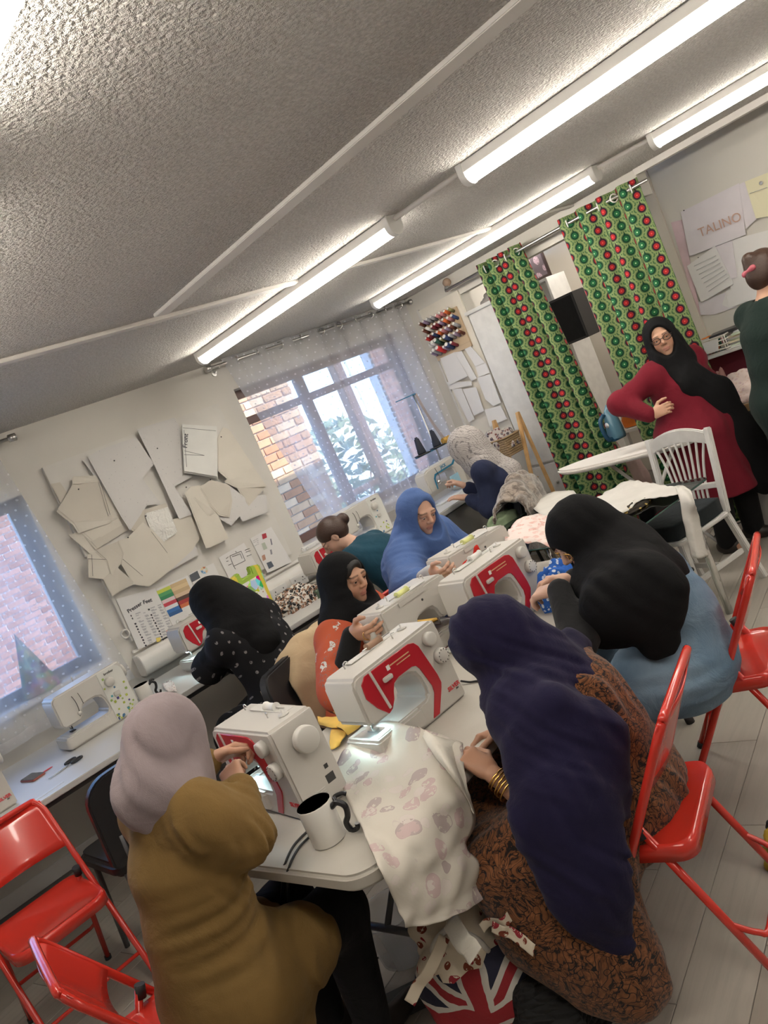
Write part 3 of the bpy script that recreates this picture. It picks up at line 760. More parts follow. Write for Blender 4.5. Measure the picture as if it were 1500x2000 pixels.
for i, c in enumerate(((.7, .5, .3), (.25, .45, .65), (.15, .3, .5), (.75, .6, .35), (.55, .25, .15), (.6, .65, .55))):
    a0, a1 = i*pi/3, (i+1)*pi/3-.15
    patch(po, [(wc[0]+3.2*cos(a0), wc[1]+3.2*sin(a0)), (wc[0]+7.5*cos(a0), wc[1]+7.5*sin(a0)), (wc[0]+7.5*cos(a1), wc[1]+7.5*sin(a1)), (wc[0]+3.2*cos(a1), wc[1]+3.2*sin(a1))], mat('wheel_ink_%d' % i, c, .7))
po = poster(z2([(210, 380), (345, 300), (470, 520), (320, 600)]), 'white diagram sheet of a sewing machine above the toy box')
R = random.Random(5); L = []
for (a, b) in (((270, 370), (330, 345)), ((330, 345), (352, 395)), ((352, 395), (290, 425)), ((290, 425), (270, 370)), ((282, 375), (325, 358)), ((325, 358), (335, 385)), ((250, 385), (262, 375)), ((300, 345), (305, 352)), ((350, 340), (375, 330)), ((290, 425), (300, 440)), ((252, 400), (262, 397)), ((355, 350), (380, 342)), ((360, 372), (385, 362)), ((262, 420), (280, 412))): L.append(z2([a, b]))
print_lines(po, L, .0365, .0016, name='diagram_line')
po = poster(z2([(378, 278), (490, 215), (600, 402), (470, 462)]), 'white sheet with small pictures of sewing tools right of the diagram')
for pts, c in ((((440, 255), (462, 248), (468, 272), (446, 282)), (.45, .05, .07)), (((438, 305), (455, 297), (470, 330), (450, 340)), (.45, .5, .42)), (((440, 370), (455, 362), (462, 388), (446, 398)), (.5, .28, .2)), (((465, 408), (490, 398), (505, 425), (478, 440)), (.1, .12, .16)), (((484, 280), (490, 278), (497, 310), (491, 313)), (.2, .2, .25)), (((483, 338), (492, 335), (497, 360), (488, 364)), (.3, .3, .33))):
    patch(po, z2(pts), mat('tool_ink', c, .7))
dashes(po, z2([(392, 290)])[0], (6, -3), (1, 3.2), 2, 4, .0362, 5, 1, M_GREYINK, .1, 8)
# cable ring hanging on the wall
rc = at(245, 1238, Y=YW-.03); rg = MB().tube([Vector((.026*cos(a), .004*sin(3*a), .026*sin(a))) for a in np.linspace(0, 2*pi, 24, endpoint=False)], .006, 8, closed=True).build('cable_ring', mat('ring_plastic', (.7, .68, .64), .4)); rg.location = rc
tag(rg, 'small white ring hanging left of the sewing feet chart', 'ring')
# dado trunking with sockets
tz = .84
tr = thing('cable_trunking', 'rounded white dado trunking along the window wall behind the desks', 'trunking', (0, YW, tz))
prof = [(-.002, -.10)]+[(-.17+.06*(1-cos(radians(a))), .09*sin(radians(a))) for a in range(-80, 81, 20)]+[(-.002, .10)]
prof = [(-.002, -.07), (-.085, -.07), (-.112, -.05), (-.122, -.02), (-.122, .02), (-.112, .05), (-.085, .07), (-.002, .07)]
m = MB(); m.prism(prof, at(270, 1310, Y=YW)[0], 3.9, 'YZ'); m.build('cover', M_TRUNK, tr, bevel=.004)
m = MB(); m.box(1.80, 3.30, -.02, -.002, .085, .105); m.build('upper_rail', M_TRUNK, tr, bevel=.003)
for pxy in ((553, 1172), (590, 1148)):
    c = at(*pxy, Y=YW-.12); dz = c[2]-tz
    s_ = MB().box(-.072, .072, -.008, .004, -.042, .042).build('socket_plate', M_WHITE, tr, bevel=.003); s_.location = (c[0], -.124, max(-.02, min(.02, dz)))
    hm = MB()
    for q in (-.036, .036):
        hm.box(q-.003, q+.003, -.0095, -.0075, .008, .018); hm.box(q-.013, q-.006, -.0095, -.0075, -.010, -.005); hm.box(q+.006, q+.013, -.0095, -.0075, -.010, -.005)
    hm.build('socket_holes', M_INK, s_)['kind'] = 'stuff'
# ================================================================ furniture
M_RED = MT('red_enamel', (.62, .035, .022), .22, spec=.5, coat=.4).m
M_RUB = mat('black_rubber', (.02, .02, .022), .6)
M_BLACKP = MT('black_vinyl', (.018, .018, .02), .38, spec=.5); M_BLACKP.bump(M_BLACKP.noise(300, 2), .2, .001); M_BLACKP = M_BLACKP.m
M_TABLE = mat('table_top_plastic', (.50, .47, .415), .45, vary=.03, scale=8, bump=.1, bscale=300, bdist=.001)
M_LEG = mat('grey_table_leg', (.12, .12, .125), .4)
M_DESK = mat('white_desk', (.56, .55, .53), .4)
M_DESKE = mat('desk_edge', (.60, .58, .55), .5)
M_WOODW = mat('white_painted_wood', (.66, .65, .63), .45, vary=.05, scale=14)
M_CABLE = mat('black_cable', (.015, .015, .016), .5)

def arc_pts(c, r, a0, a1, n, ax='XZ'):
    out = []
    for k in range(n+1):
        a = radians(a0+(a1-a0)*k/n); out.append((c[0]+r*cos(a), c[1], c[2]+r*sin(a)))
    return out
def folding_chair(label, loc, rz, s=1.0):
    root = thing('folding_chair', label, 'chair', loc, rz, 'red folding chairs')
    w = .205; yt, zt, yf = -.25, .80, .22
    def tb(z): t = z/zt; return (yf+(yt-yf)*t)
    path = [(-w, tb(.0), .012), (-w, tb(.4), .4), (-w, tb(.70), .70), (-w*.985, tb(.755), .755), (-w*.90, tb(.79), .79), (-w*.74, yt, .80)]
    path = path + [(w*.74, yt, .80)] + [(-p[0], p[1], p[2]) for p in path[:-1]][::-1]
    MB().tube(spline(path, 4), .0125, 10).build('front_frame', M_RED, root)
    # curved back panel between the tubes
    def bp(u, v):
        x = (u*2-1)*(w+.004); z = .595+v*.195; bow = .045*(1-(u*2-1)**2)
        if v > .9: x *= .985
        return (x, tb(z)-bow*(.9-.2*v)+.012, z)
    MB().grid(bp, 16, 6).build('backrest', M_RED, root, solid=.004)
    # seat pan with a turned down rim
    pts = rrect(-.19, .19, -.20, .20, (.05, .05, .07, .07), 6); m = MB()
    top = [(x, y, .452-.010*(1-(x/.19)**2)) for x, y in pts]; n = len(pts)
    inner = [(x*.90, y*.90, .448) for x, y in pts]; rim = [(x*1.0, y*1.0, .440) for x, y in pts]; low = [(x, y, .408) for x, y in pts]; low2 = [(x*.97, y*.97, .408) for x, y in pts]
    ring = [inner, [(x*.97, y*.97, .456) for x, y in pts], rim, low, low2, [(x*.95, y*.95, .438) for x, y in pts]]
    Vv = [p for r in ring for p in r]; F = [tuple(range(n))]
    for i in range(len(ring)-1): F += [(i*n+k, (i+1)*n+k, (i+1)*n+(k+1) % n, i*n+(k+1) % n) for k in range(n)]
    F.append(tuple(range((len(ring)-1)*n, len(ring)*n))[::-1])
    m.mesh(Vv, F, True); so = m.build('seat', M_RED, root, weld=True)
    for sx in (-1, 1):
        x = sx*.178
        a = (x, tb(.50)-.004, .50); b = (x, -.30, .012)
        lg = MB().tube([a, b], .0115, 10).build('rear_leg', M_RED, root)
        MB().tube([(x, tb(.50)+.004, .512), (x, tb(.48)-.02, .475)], .0155, 10).build('hinge', M_RUB, lg)
        MB().tube([(x, -.298, .018), (x, -.304, .0)], .015, 10).build('foot_cap', M_RUB, lg)
        MB().tube([(sx*w, yf-.006, .02), (sx*w, yf+.004, .0)], .016, 10).build('foot_cap', M_RUB, root)
    def lg_y(z): return tb(.50)-.004+(-.30-tb(.50)+.004)*(1-z/.5)
    z0 = .19; y0 = lg_y(z0)
    MB().tube(spline([(-.178, lg_y(.215), .215), (-.165, y0-.05, z0-.01), (-.13, y0-.07, z0-.02), (.13, y0-.07, z0-.02), (.165, y0-.05, z0-.01), (.178, lg_y(.215), .215)], 5), .008, 8).build('rear_brace', M_RED, root)
    MB().tube([(-w, tb(.14), .14), (w, tb(.14), .14)], .008, 8).build('front_brace', M_RED, root)
    if s != 1: root.scale = (s, s, s)
    return root
def px_chair(label, rz, seat_px=None, z=.45, **k):
    p = at(*seat_px, Z=z); return folding_chair(label, (p[0], p[1], 0), rz)
def face(dx, dy): return atan2(dy, dx)-pi/2      # rotation that turns local +Y towards (dx, dy)
# the chair of the woman in the navy scarf, the one of the denim dress, and the empty ones
folding_chair('red folding chair with its seat showing behind the woman in the navy headscarf', (1.585, 1.465, 0), face(-.30, .95))
folding_chair('red folding chair under the woman in the light denim dress', (2.42, 1.60, 0), face(-.34, .94))
folding_chair('empty red folding chair at the left edge with its back to the desk', (.50, 3.52, 0), face(.02, -.99))
folding_chair('red folding chair under the woman in the olive coat', (.515, 2.26, 0), face(.99, -.13))
folding_chair('red folding chair almost hidden beside the woman in the blue headscarf', (2.61, 3.22, 0), face(.1, -.99))

def padded_chair(label, loc, rz, mt, name='padded_chair', legs='steel', h=.86):
    root = thing(name, label, 'chair', loc, rz, 'padded chairs')
    def bk(u, v):
        x = (u*2-1)*.225*(1-.10*max(0, v-.6)); z = .50+v*(h-.50); b = -.20-.06*v-.05*(1-(u*2-1)**2)+.05
        return (x, b, z)
    pts = rrect(-.225, .225, .47, h, (.03, .03, .11, .11), 6)
    m = MB(); fr = [(x, -.17-.07*(z-.47)/.4-.045*(1-(x/.225)**2), z) for x, z in pts]; bk_ = [(x, y-.045, z) for x, y, z in fr]
    n = len(pts); Vv = fr+bk_
    cF = (0, -.17-.035-.055, (h+.47)/2); 
    Vv += [cF, (0, cF[1]-.055, cF[2])]
    F = [(k, (k+1) % n, 2*n) for k in range(n)]+[((k+1) % n+n, k+n, 2*n+1) for k in range(n)]+[(k, k+n, (k+1) % n+n, (k+1) % n) for k in range(n)]
    m.mesh(Vv, F, True); m.build('backrest', mt, root, bevel=.008)
    MB().prism(rrect(-.22, .22, -.20, .23, .06, 5), .42, .485).build('seat', mt, root, bevel=.018, seg=3)
    for sx in (-1, 1):
        for sy in (-1, 1):
            MB().tube([(sx*.18, sy*.17, .425), (sx*.205, sy*.21, 0)], .012, 8).build('leg', M_LEG if legs == 'steel' else M_WOODW, root)
    for sx in (-1, 1): MB().tube([(sx*.16, -.17, .43), (sx*.16, -.235, .50), (sx*.16, -.25, .60)], .010, 8).build('back_support', M_LEG, root)
    return root
padded_chair('black padded chair pushed in at the left desk behind the olive coat', (.97, 3.60, 0), face(-.05, 1), M_BLACKP)
padded_chair('black padded chair behind the woman in the orange floral dress', (1.84, 2.99, 0), face(.42, -.9), M_BLACKP)
padded_chair('black padded chair of the woman in black under the beige jacket', (1.93, 3.58, 0), face(-.2, .97), M_BLACKP)
padded_chair('black padded chair of the woman with the hair bun', (3.03, 3.72, 0), face(-.3, .95), M_BLACKP)
padded_chair('chair by the industrial machine hidden under a brown velvet throw', (4.00, 3.89, 0), face(-.5, .86), M_BLACKP, h=.90)

# ---- white wooden chair with spindle back
def spindle_chair(loc, rz):
    root = thing('wooden_chair', 'white painted wooden chair with a fan of spindles in its back', 'chair', loc, rz)
    for sx in (-1, 1):
        MB().bar((sx*.205, -.20, .44), (sx*.215, -.275, .92), .040, .032, (0, 1, 0)).build('back_post', M_WOODW, root, bevel=.006)
        MB().bar((sx*.20, -.195, .44), (sx*.215, -.29, 0), .038, .034, (0, 1, 0)).build('leg', M_WOODW, root, bevel=.005)
        MB().bar((sx*.19, .19, .43), (sx*.20, .205, 0), .038, .038, (0, 1, 0)).build('leg', M_WOODW, root, bevel=.005)
        MB().bar((sx*.197, -.22, .20), (sx*.197, .195, .20), .02, .03).build('side_stretcher', M_WOODW, root, bevel=.004)
    def rail(zc_, hh, arch, y):
        pts = [(x, zc_+hh/2+arch*(1-(x/.2)**2)) for x in np.linspace(-.2, .2, 11)]+[(x, zc_-hh/2+arch*.8*(1-(x/.2)**2)) for x in np.linspace(.2, -.2, 11)]
        return MB().prism(pts, y-.012, y+.012, 'XZ')
    rail(.865, .075, .045, -.268).build('crest_rail', M_WOODW, root, bevel=.006)
    rail(.60, .032, .0, -.228).build('middle_rail', M_WOODW, root, bevel=.004)
    rail(.475, .032, .0, -.208).build('lower_rail', M_WOODW, root, bevel=.004)
    for k in range(8):
        q = (k-3.5)/3.5
        MB().tube(spline([(q*.105, -.208, .48), (q*.11, -.228, .60), (q*.135, -.25, .74), (q*.175, -.266, .85+.045*(1-q*q*.8))], 4), .0075, 7).build('spindle', M_WOODW, root)
    MB().prism(rrect(-.225, .225, -.215, .225, .04, 4), .425, .452).build('seat', M_WOODW, root, bevel=.008)
    MB().bar((-.197, -.03, .20), (.197, -.03, .20), .02, .028).build('cross_stretcher', M_WOODW, root, bevel=.004)
    return root
PC = at(1385, 875, Z=.90); PL = at(1272, 875, Z=.90)
cd = PC-PL; cr = atan2(cd[1], cd[0]); cmid = (PC+PL)/2
WCH = (3.97, 2.56, 0); WCR = face(-.98, .20)
spindle_chair(WCH, WCR)
def local(loc, rz, p): c, s = cos(rz), sin(rz); return (loc[0]+c*p[0]-s*p[1], loc[1]+s*p[0]+c*p[1], loc[2]+p[2])
cu = thing('seat_cushion', 'dark tufted cushion on the white wooden chair', 'cushion', local(WCH, WCR, (0, .01, .452)), WCR)
def cush(u, v):
    a = 2*pi*u; s = sin(pi*(v)); q = (1-abs(2*v-1)**2.2)
    r = .215*(min(1, 2.0*sin(pi*v)**.5)); z = .045+.045*(-cos(pi*v))
    k = max(abs(cos(a)), abs(sin(a))); rr = r/k**.75
    x, y = rr*cos(a), rr*sin(a); d = .018*sum(math.exp(-((x-ax)**2+(y-ay)**2)/.0018) for ax in (-.09, .09) for ay in (-.09, .09)) if v > .5 else 0
    return (x, y, max(0, z-d))
MB().grid(cush, 40, 14, closeu=True).build('pad', fabric('charcoal_cushion', (.022, .027, .03)), cu)

# ---- main work table
TA = radians(8.5); TU = np.array([cos(TA), sin(TA)]); TN = np.array([-sin(TA), cos(TA)])
TNEAR = np.array([.84, 1.65]); TW, TL, TH = .84, 2.20, .74
def tpt(u, n, z=TH): q = TNEAR+TU*u+TN*n; return (float(q[0]), float(q[1]), z)
def trestle():
    c = tpt(TL/2, TW/2, 0); root = thing('folding_table', 'long cream folding table in the middle of the room', 'table', c, TA)
    MB().prism(rrect(-TL/2, TL/2, -TW/2, TW/2, .09, 8), TH-.045, TH).build('tabletop', M_TABLE, root, bevel=.010, seg=3)
    for sx in (-1, 1):
        x = sx*(TL/2-.30)
        for sy in (-1, 1):
            y0, y1 = sy*.14, sy*.34
            lg = MB().tube([(x, y0, TH-.05), (x, y0+sy*.01, .60), (x, y1, .012)], .016, 10).build('leg', M_LEG, root)
            MB().tube([(x, y1-sy*.004, .03), (x, y1, 0)], .019, 10).build('foot_cap', M_RUB, lg)
        MB().tube([(x, -.255, .29), (x, .255, .29)], .012, 8).build('leg_crossbar', M_LEG, root)
        MB().tube([(x, -.14, TH-.06), (x, .14, TH-.06)], .014, 8).build('leg_top_bar', M_LEG, root)
        MB().tube([(x-sx*.05, 0, TH-.05), (x-sx*.40, 0, TH-.06), ], .009, 8).tube([(x, 0, .29), (x-sx*.42, 0, TH-.05)], .010, 8).build('diagonal_brace', M_LEG, root)
    for sy in (-1, 1): MB().box(-TL/2+.12, TL/2-.12, sy*(TW/2-.06)-.015, sy*(TW/2-.06)+.015, TH-.075, TH-.044).build('side_rail', M_LEG, root)
    return root
trestle()
def desk(label, x0, x1, y0, y1, z=.74, legs=None):
    root = thing('desk', label, 'desk', ((x0+x1)/2, (y0+y1)/2, 0)); w, d = (x1-x0)/2, (y1-y0)/2
    MB().box(-w, w, -d, d, z-.028, z).build('desktop', M_DESK, root, bevel=.003)
    for sx in (-1, 1):
        for sy in (-1, 1): MB().tube([(sx*(w-.10), sy*(d-.06), z-.03), (sx*(w-.06), sy*(d-.04), 0)], .018, 10).build('leg', M_LEG, root)
        MB().tube([(sx*(w-.085), -d+.05, .42), (sx*(w-.085), d-.05, .42)], .010, 8).build('leg_crossbar', M_LEG, root)
    for sy in (-1, 1): MB().box(-w+.12, w-.12, sy*(d-.08)-.012, sy*(d-.08)+.012, z-.065, z-.028).build('apron', M_LEG, root)
    return root
DA_Y = (at(0, 1607, Z=.74)[1]+at(230, 1478, Z=.74)[1])/2
desk('long white desk under the left window', -.75, 1.56, DA_Y, 4.93)
DB_Y = at(365, 1349, Z=.74)[1]
desk('white desk under the pinboards where the woman in black sews', 1.58, 3.60, DB_Y, 4.96)
DJ_Z = .86
jt = thing('sewing_table', 'white industrial sewing table under the right window', 'table', (4.30, 4.66, 0), radians(8))
MB().prism(rrect(-.62, .66, -.33, .30, .03, 4), DJ_Z-.04, DJ_Z).build('tabletop', M_DESK, jt, bevel=.006)
for sx in (-.48, .48):
    for sy in (-.24, .22): MB().box(sx-.02, sx+.02, sy-.02, sy+.02, 0, DJ_Z-.04).build('leg', M_DESKE, jt, bevel=.003)
    MB().box(sx-.025, sx+.025, -.28, .26, .06, .10).build('foot_rail', M_DESKE, jt, bevel=.003)
MB().box(-.30, .30, -.30, -.06, DJ_Z-.30, DJ_Z-.045).build('motor_box', mat('table_underside_grey', (.22, .21, .20), .6), jt, bevel=.006)

# ---- glass table beyond the main table
gt = thing('glass_table', 'clear glass dining table beside the white wooden chair', 'table', (3.50, 2.86, 0), radians(-4))
def _gl():
    m = bpy.data.materials.new('green_edged_glass'); m.use_nodes = True; nt = m.node_tree; nt.nodes.clear()
    o = nt.nodes.new('ShaderNodeOutputMaterial'); t = nt.nodes.new('ShaderNodeBsdfTransparent'); g = nt.nodes.new('ShaderNodeBsdfGlossy')
    t.inputs[0].default_value = (.80, .88, .85, 1); g.inputs[1].default_value = .02
    x = nt.nodes.new('ShaderNodeMixShader'); fr = nt.nodes.new('ShaderNodeFresnel'); fr.inputs[0].default_value = 1.5
    nt.links.new(fr.outputs[0], x.inputs[0]); nt.links.new(t.outputs[0], x.inputs[1]); nt.links.new(g.outputs[0], x.inputs[2]); nt.links.new(x.outputs[0], o.inputs[0]); return m
M_GLASST = _gl(); M_GEDGE = mat('dark_glass_edge', (.03, .07, .06), .15)
MB().prism(rrect(-.38, .38, -.66, .66, .05, 5), .732, .742).build('glass_top', M_GLASST, gt)
rr_ = rrect(-.38, .38, -.66, .66, .05, 5); MB().tube([Vector((x, y, .737)) for x, y in rr_], .0045, 6, closed=True).build('glass_rim', M_GEDGE, gt)
MB().prism(rrect(-.24, .24, -.50, .50, .05, 5), .30, .308).build('glass_shelf', M_GLASST, gt)
for sx in (-1, 1):
    for sy in (-1, 1): MB().tube([(sx*.30, sy*.54, .73), (sx*.30, sy*.54, 0)], .02, 12).build('leg', M_CHROME, gt)

# ---- ironing board and iron
ib = thing('ironing_board', 'ironing board with a worn pale cover beside the woman in red', 'ironing board', (4.52, 2.98, 0), radians(92))
ZI = .84
out = [(-.42, -.16), (.20, -.17), (.45, -.12), (.60, -.03), (.60, .03), (.45, .12), (.20, .17), (-.42, .16)]
def _ibc():
    m = MT('ironing_cover', (.70, .67, .63), .8); d = m.noise(7, 4).smooth(.55, .75); m.color(m.mix(d*.5, (.72, .69, .66), (.45, .41, .38))); return m.m
MB().prism([tuple(p) for p in spline(out, 4, True)], ZI-.035, ZI).build('cover', _ibc(), ib, bevel=.012)
for s in (-1, 1):
    MB().tube([(-.30*s, .09*s, ZI-.04), (.30*s, .13*s, .01)], .012, 8).build('leg', M_WHITE, ib)
ir = thing('steam_iron', 'blue steam iron standing on its heel on the ironing board', 'iron', (at(1205, 858, Z=ZI)[0], at(1205, 858, Z=ZI)[1], ZI+.002), radians(70))
M_IRB = mat('iron_blue', (.02, .075, .14), .25); M_IRC = mat('iron_clear_blue', (.10, .22, .30), .2)
ipts = spline([(-.055, 0), (.055, 0), (.062, .06), (.045, .16), (0, .265), (-.045, .16), (-.062, .06)], 4, True)
MB().prism([tuple(p) for p in ipts], -.045, -.040, 'XZ').build('soleplate', M_STEEL, ir)
m = MB(); N = len(ipts); ring = []
for y, s in ((-.04, 1), (-.01, .96), (.02, .80), (.035, .6)): ring.append([(p[0]*s, y, .03+(p[1]-.03)*s if p[1] > .03 else p[1]) for p in ipts])
Vv = [q for r in ring for q in r]; F = [tuple(range(N))[::-1], tuple(range(3*N, 4*N))]
for i in range(3): F += [(i*N+k, i*N+(k+1) % N, (i+1)*N+(k+1) % N, (i+1)*N+k) for k in range(N)]
m.mesh(Vv, F, True); m.build('body', M_IRC, ir)
MB().tube(spline([(0, .03, .20), (0, .075, .17), (0, .085, .10), (0, .07, .03), (0, .03, .012)], 5), .016, 10).build('handle', M_IRB, ir)
MB().box(-.05, .05, -.042, .05, -.002, .012).build('heel', M_IRB, ir, bevel=.004)
MB().lathe([(0, 0), (.02, .001), (.02, .01), (0, .012)], (0, .04, .12), 'Y').build('dial', M_WHITE, ir)
# ================================================================ sewing machines
M_MCH = mat('machine_white', (.555, .53, .49), .38, spec=.4)
M_MCHW = mat('machine_knob_white', (.60, .58, .54), .35)
M_MRED = MT('machine_red', (.46, .018, .03), .3, coat=.2).m
M_GOLD = mat('gold_print', (.65, .42, .22), .5)
M_MDARK = mat('machine_dark', (.05, .05, .05), .7)  # dark plastic, print and thread of the machines
M_REDINK = mat('red_ink', (.62, .03, .04), .5)
M_LED = MT('machine_lamp', (1, 1, 1), .4, emit=(.62, .93, 1.0), es=140.0).m
M_THREADY = mat('yellow_green_thread', (.72, .74, .30), .7); M_THREADW = mat('white_thread', (.80, .79, .76), .7); M_THREADB = mat('brown_thread', (.33, .20, .13), .7)
def spool(parent, a, b, r, mt, name='spool'):
    a = Vector(a); b = Vector(b); d = (b-a); L = d.length; u = d/L
    o = MB().tube([a, a+u*.004, a+u*.0041, b-u*.0041, b-u*.004, b], [r*1.25, r*1.25, r, r, r*1.25, r*1.25], 14).build(name, [mt], parent); return o
def c_body(y0, y1, h=.29, w=.2):
    """front outline of a machine: bed, column, arm and needle head"""
    o = [(-w, .0), (w+.004, .0), (w, .24)]
    o += [(w-.012+.012*cos(radians(a)), h-.03+.03*sin(radians(a))) for a in (20, 50, 80)]
    o += [(-w+.03, h-.008)]+[(-w-.004+.030*(1-cos(radians(a))), h-.042+.034*sin(radians(a))) for a in (60, 20)]
    o += [(-w-.004, .135), (-w+.012, .118), (-.105, .118), (-.088, .135), (-.080, .165)]
    o += [(-.065, .183), (-.03, .188), (.01, .186), (.035, .175), (.046, .15), (.052, .11), (.050, .088), (.035, .078), (-w, .075)]
    return MB().prism(o, y0, y1, 'XZ')
def red_machine(label, loc, rz, spool_m=None, lit=False, text_=True):
    t = thing('sewing_machine', label, 'sewing machine', loc, rz, 'red and white sewing machines')
    body = c_body(-.078, .082).build('body', M_MCH, t, bevel=.010, seg=2)
    MB().prism(rrect(-.205, .0, -.088, .088, .012, 3), .012, .074).build('free_arm_tray', M_MCH, t, bevel=.008)
    # red arch on the front
    arch = [(-.120, .122), (-.152, .16), (-.176, .205), (-.172, .250), (-.150, .268), (-.04, .270), (.055, .270), (.078, .262), (.092, .243), (.118, .125), (.120, .095), (.112, .080), (.062, .012),
            (.032, .012), (.076, .080), (.080, .105), (.060, .178), (.050, .194), (.034, .200), (-.03, .200), (-.056, .192), (-.070, .172), (-.080, .150), (-.100, .128)]
    MB().prism(arch, -.0815, -.0765, 'XZ').build('red_panel', M_MRED, t, bevel=.0012, seg=1)
    MB().bar((-.128, -.083, .272), (-.108, -.083, .135), .009, .005, (0, 1, 0)).build('thread_slot', M_MCHW, t, bevel=.001)
    MB().prism(rrect(-.095, -.055, .213, .229, .006, 3), -.093, -.081, 'XZ').build('reverse_lever', M_MCHW, t, bevel=.003)
    g = MB(); g.box(-.05, .045, -.0822, -.0815, .246, .250); g.build('print_line', M_GOLD, t)
    g = MB(); g.box(-.062, -.048, -.0822, -.0815, .238, .254); g.build('print_mark', M_THREADW, t)
    g = MB(); g.box(-.02, .045, -.0822, -.0815, .2345, .238); g.build('print_line', M_GOLD, t)
    for x, z, r in ((.140, .243, .024), (.158, .172, .026)):
        d = MB().lathe([(r, 0), (r, .016), (r*.96, .022), (r*.72, .0235), (0, .0235)], (x, -.078, z), 'Y', 24).build('dial', M_MCHW, t)
        if z < .2:
            q = MB()
            for k in range(11):
                a = 2*pi*k/11; q.cbox((x+r*.82*cos(a), -.1018, z+r*.82*sin(a)), .003, .0008, .004)
            q.build('dial_numbers', M_MDARK, d)['kind'] = 'stuff'
    if text_:
        M = Matrix(((1, 0, 0), (0, 0, -1), (0, 1, 0))).to_4x4(); M.translation = (.163, -.0788, .055); text(t, 'SILVER', .020, M, M_REDINK, bold=.0006)
        M = M.copy(); M.translation = (.175, -.0788, .042); text(t, '888', .008, M, M_MDARK)
    # right end: hand wheel, sockets, vents
    MB().lathe([(.016, 0), (.016, .012), (.038, .012), (.040, .016), (.040, .036), (.036, .041), (0, .041)], (.198, .01, .222), 'X', 28).build('hand_wheel', M_MCHW, t)
    MB().box(.198, .2035, .025, .055, .062, .088).build('power_socket', M_MDARK, t)
    MB().box(.198, .2035, .035, .048, .105, .118).build('power_switch', M_MDARK, t)
    for k in range(7): MB().box(.2005, .2042, -.055, .012, .022+k*.0065, .025+k*.0065).build('vent_slot', M_DESKE, t)
    # top: lid line, spool, winder, guides
    MB().box(-.10, .12, .030, .066, .2865, .289).build('spool_recess', M_DESKE, t)
    if spool_m: spool(t, (-.01, .046, .296), (.055, .046, .296), .012, spool_m)
    MB().cyl((-.03, .046, .296), (.10, .046, .296), .0025, n=8).build('spool_pin', M_STEEL, t)
    MB().lathe([(.017, 0), (.017, .004), (.004, .005), (.004, .016), (0, .018)], (.135, .02, .289), n=16).build('bobbin_winder', M_MCHW, t)
    MB().tube(spline([(-.13, .03, .286), (-.13, .03, .302), (-.118, .03, .306), (-.110, .03, .298)], 4), .0022, 6).build('thread_guide', M_STEEL, t)
    MB().tube(spline([(.07, .0, .286), (.07, .0, .305), (.082, -.002, .303)], 4), .0022, 6).build('thread_guide', M_STEEL, t)
    MB().tube([(-.15, 0, .118), (-.15, 0, .098)], .006, 10).tube([(-.15, 0, .1), (-.15, 0, .078)], .0012, 6).build('needle_bar', M_STEEL, t)
    MB().tube([(-.14, .012, .118), (-.14, .010, .082)], .004, 8).box(-.158, -.136, -.018, .016, .0765, .080).build('presser_foot', M_STEEL, t)
    MB().box(-.19, -.08, -.04, .055, .0745, .0762).build('needle_plate', M_STEEL, t)
    MB().lathe([(.012, 0), (.010, -.004), (0, -.005)], (-.172, -.02, .1185), n=12).build('lamp_lens', M_LED if lit else M_MCHW, t)
    # plain back: carrying handle and a screw
    MB().prism(rrect(-.06, .10, .258, .282, .004, 2), .081, .0865, 'XZ').build('carry_handle', M_MCH, t, bevel=.003)
    MB().lathe([(0, 0), (.005, .0), (.005, -.002), (0, -.002)], (-.03, .0825, .235), 'Y', 10).build('screw', M_MDARK, t)
    return t
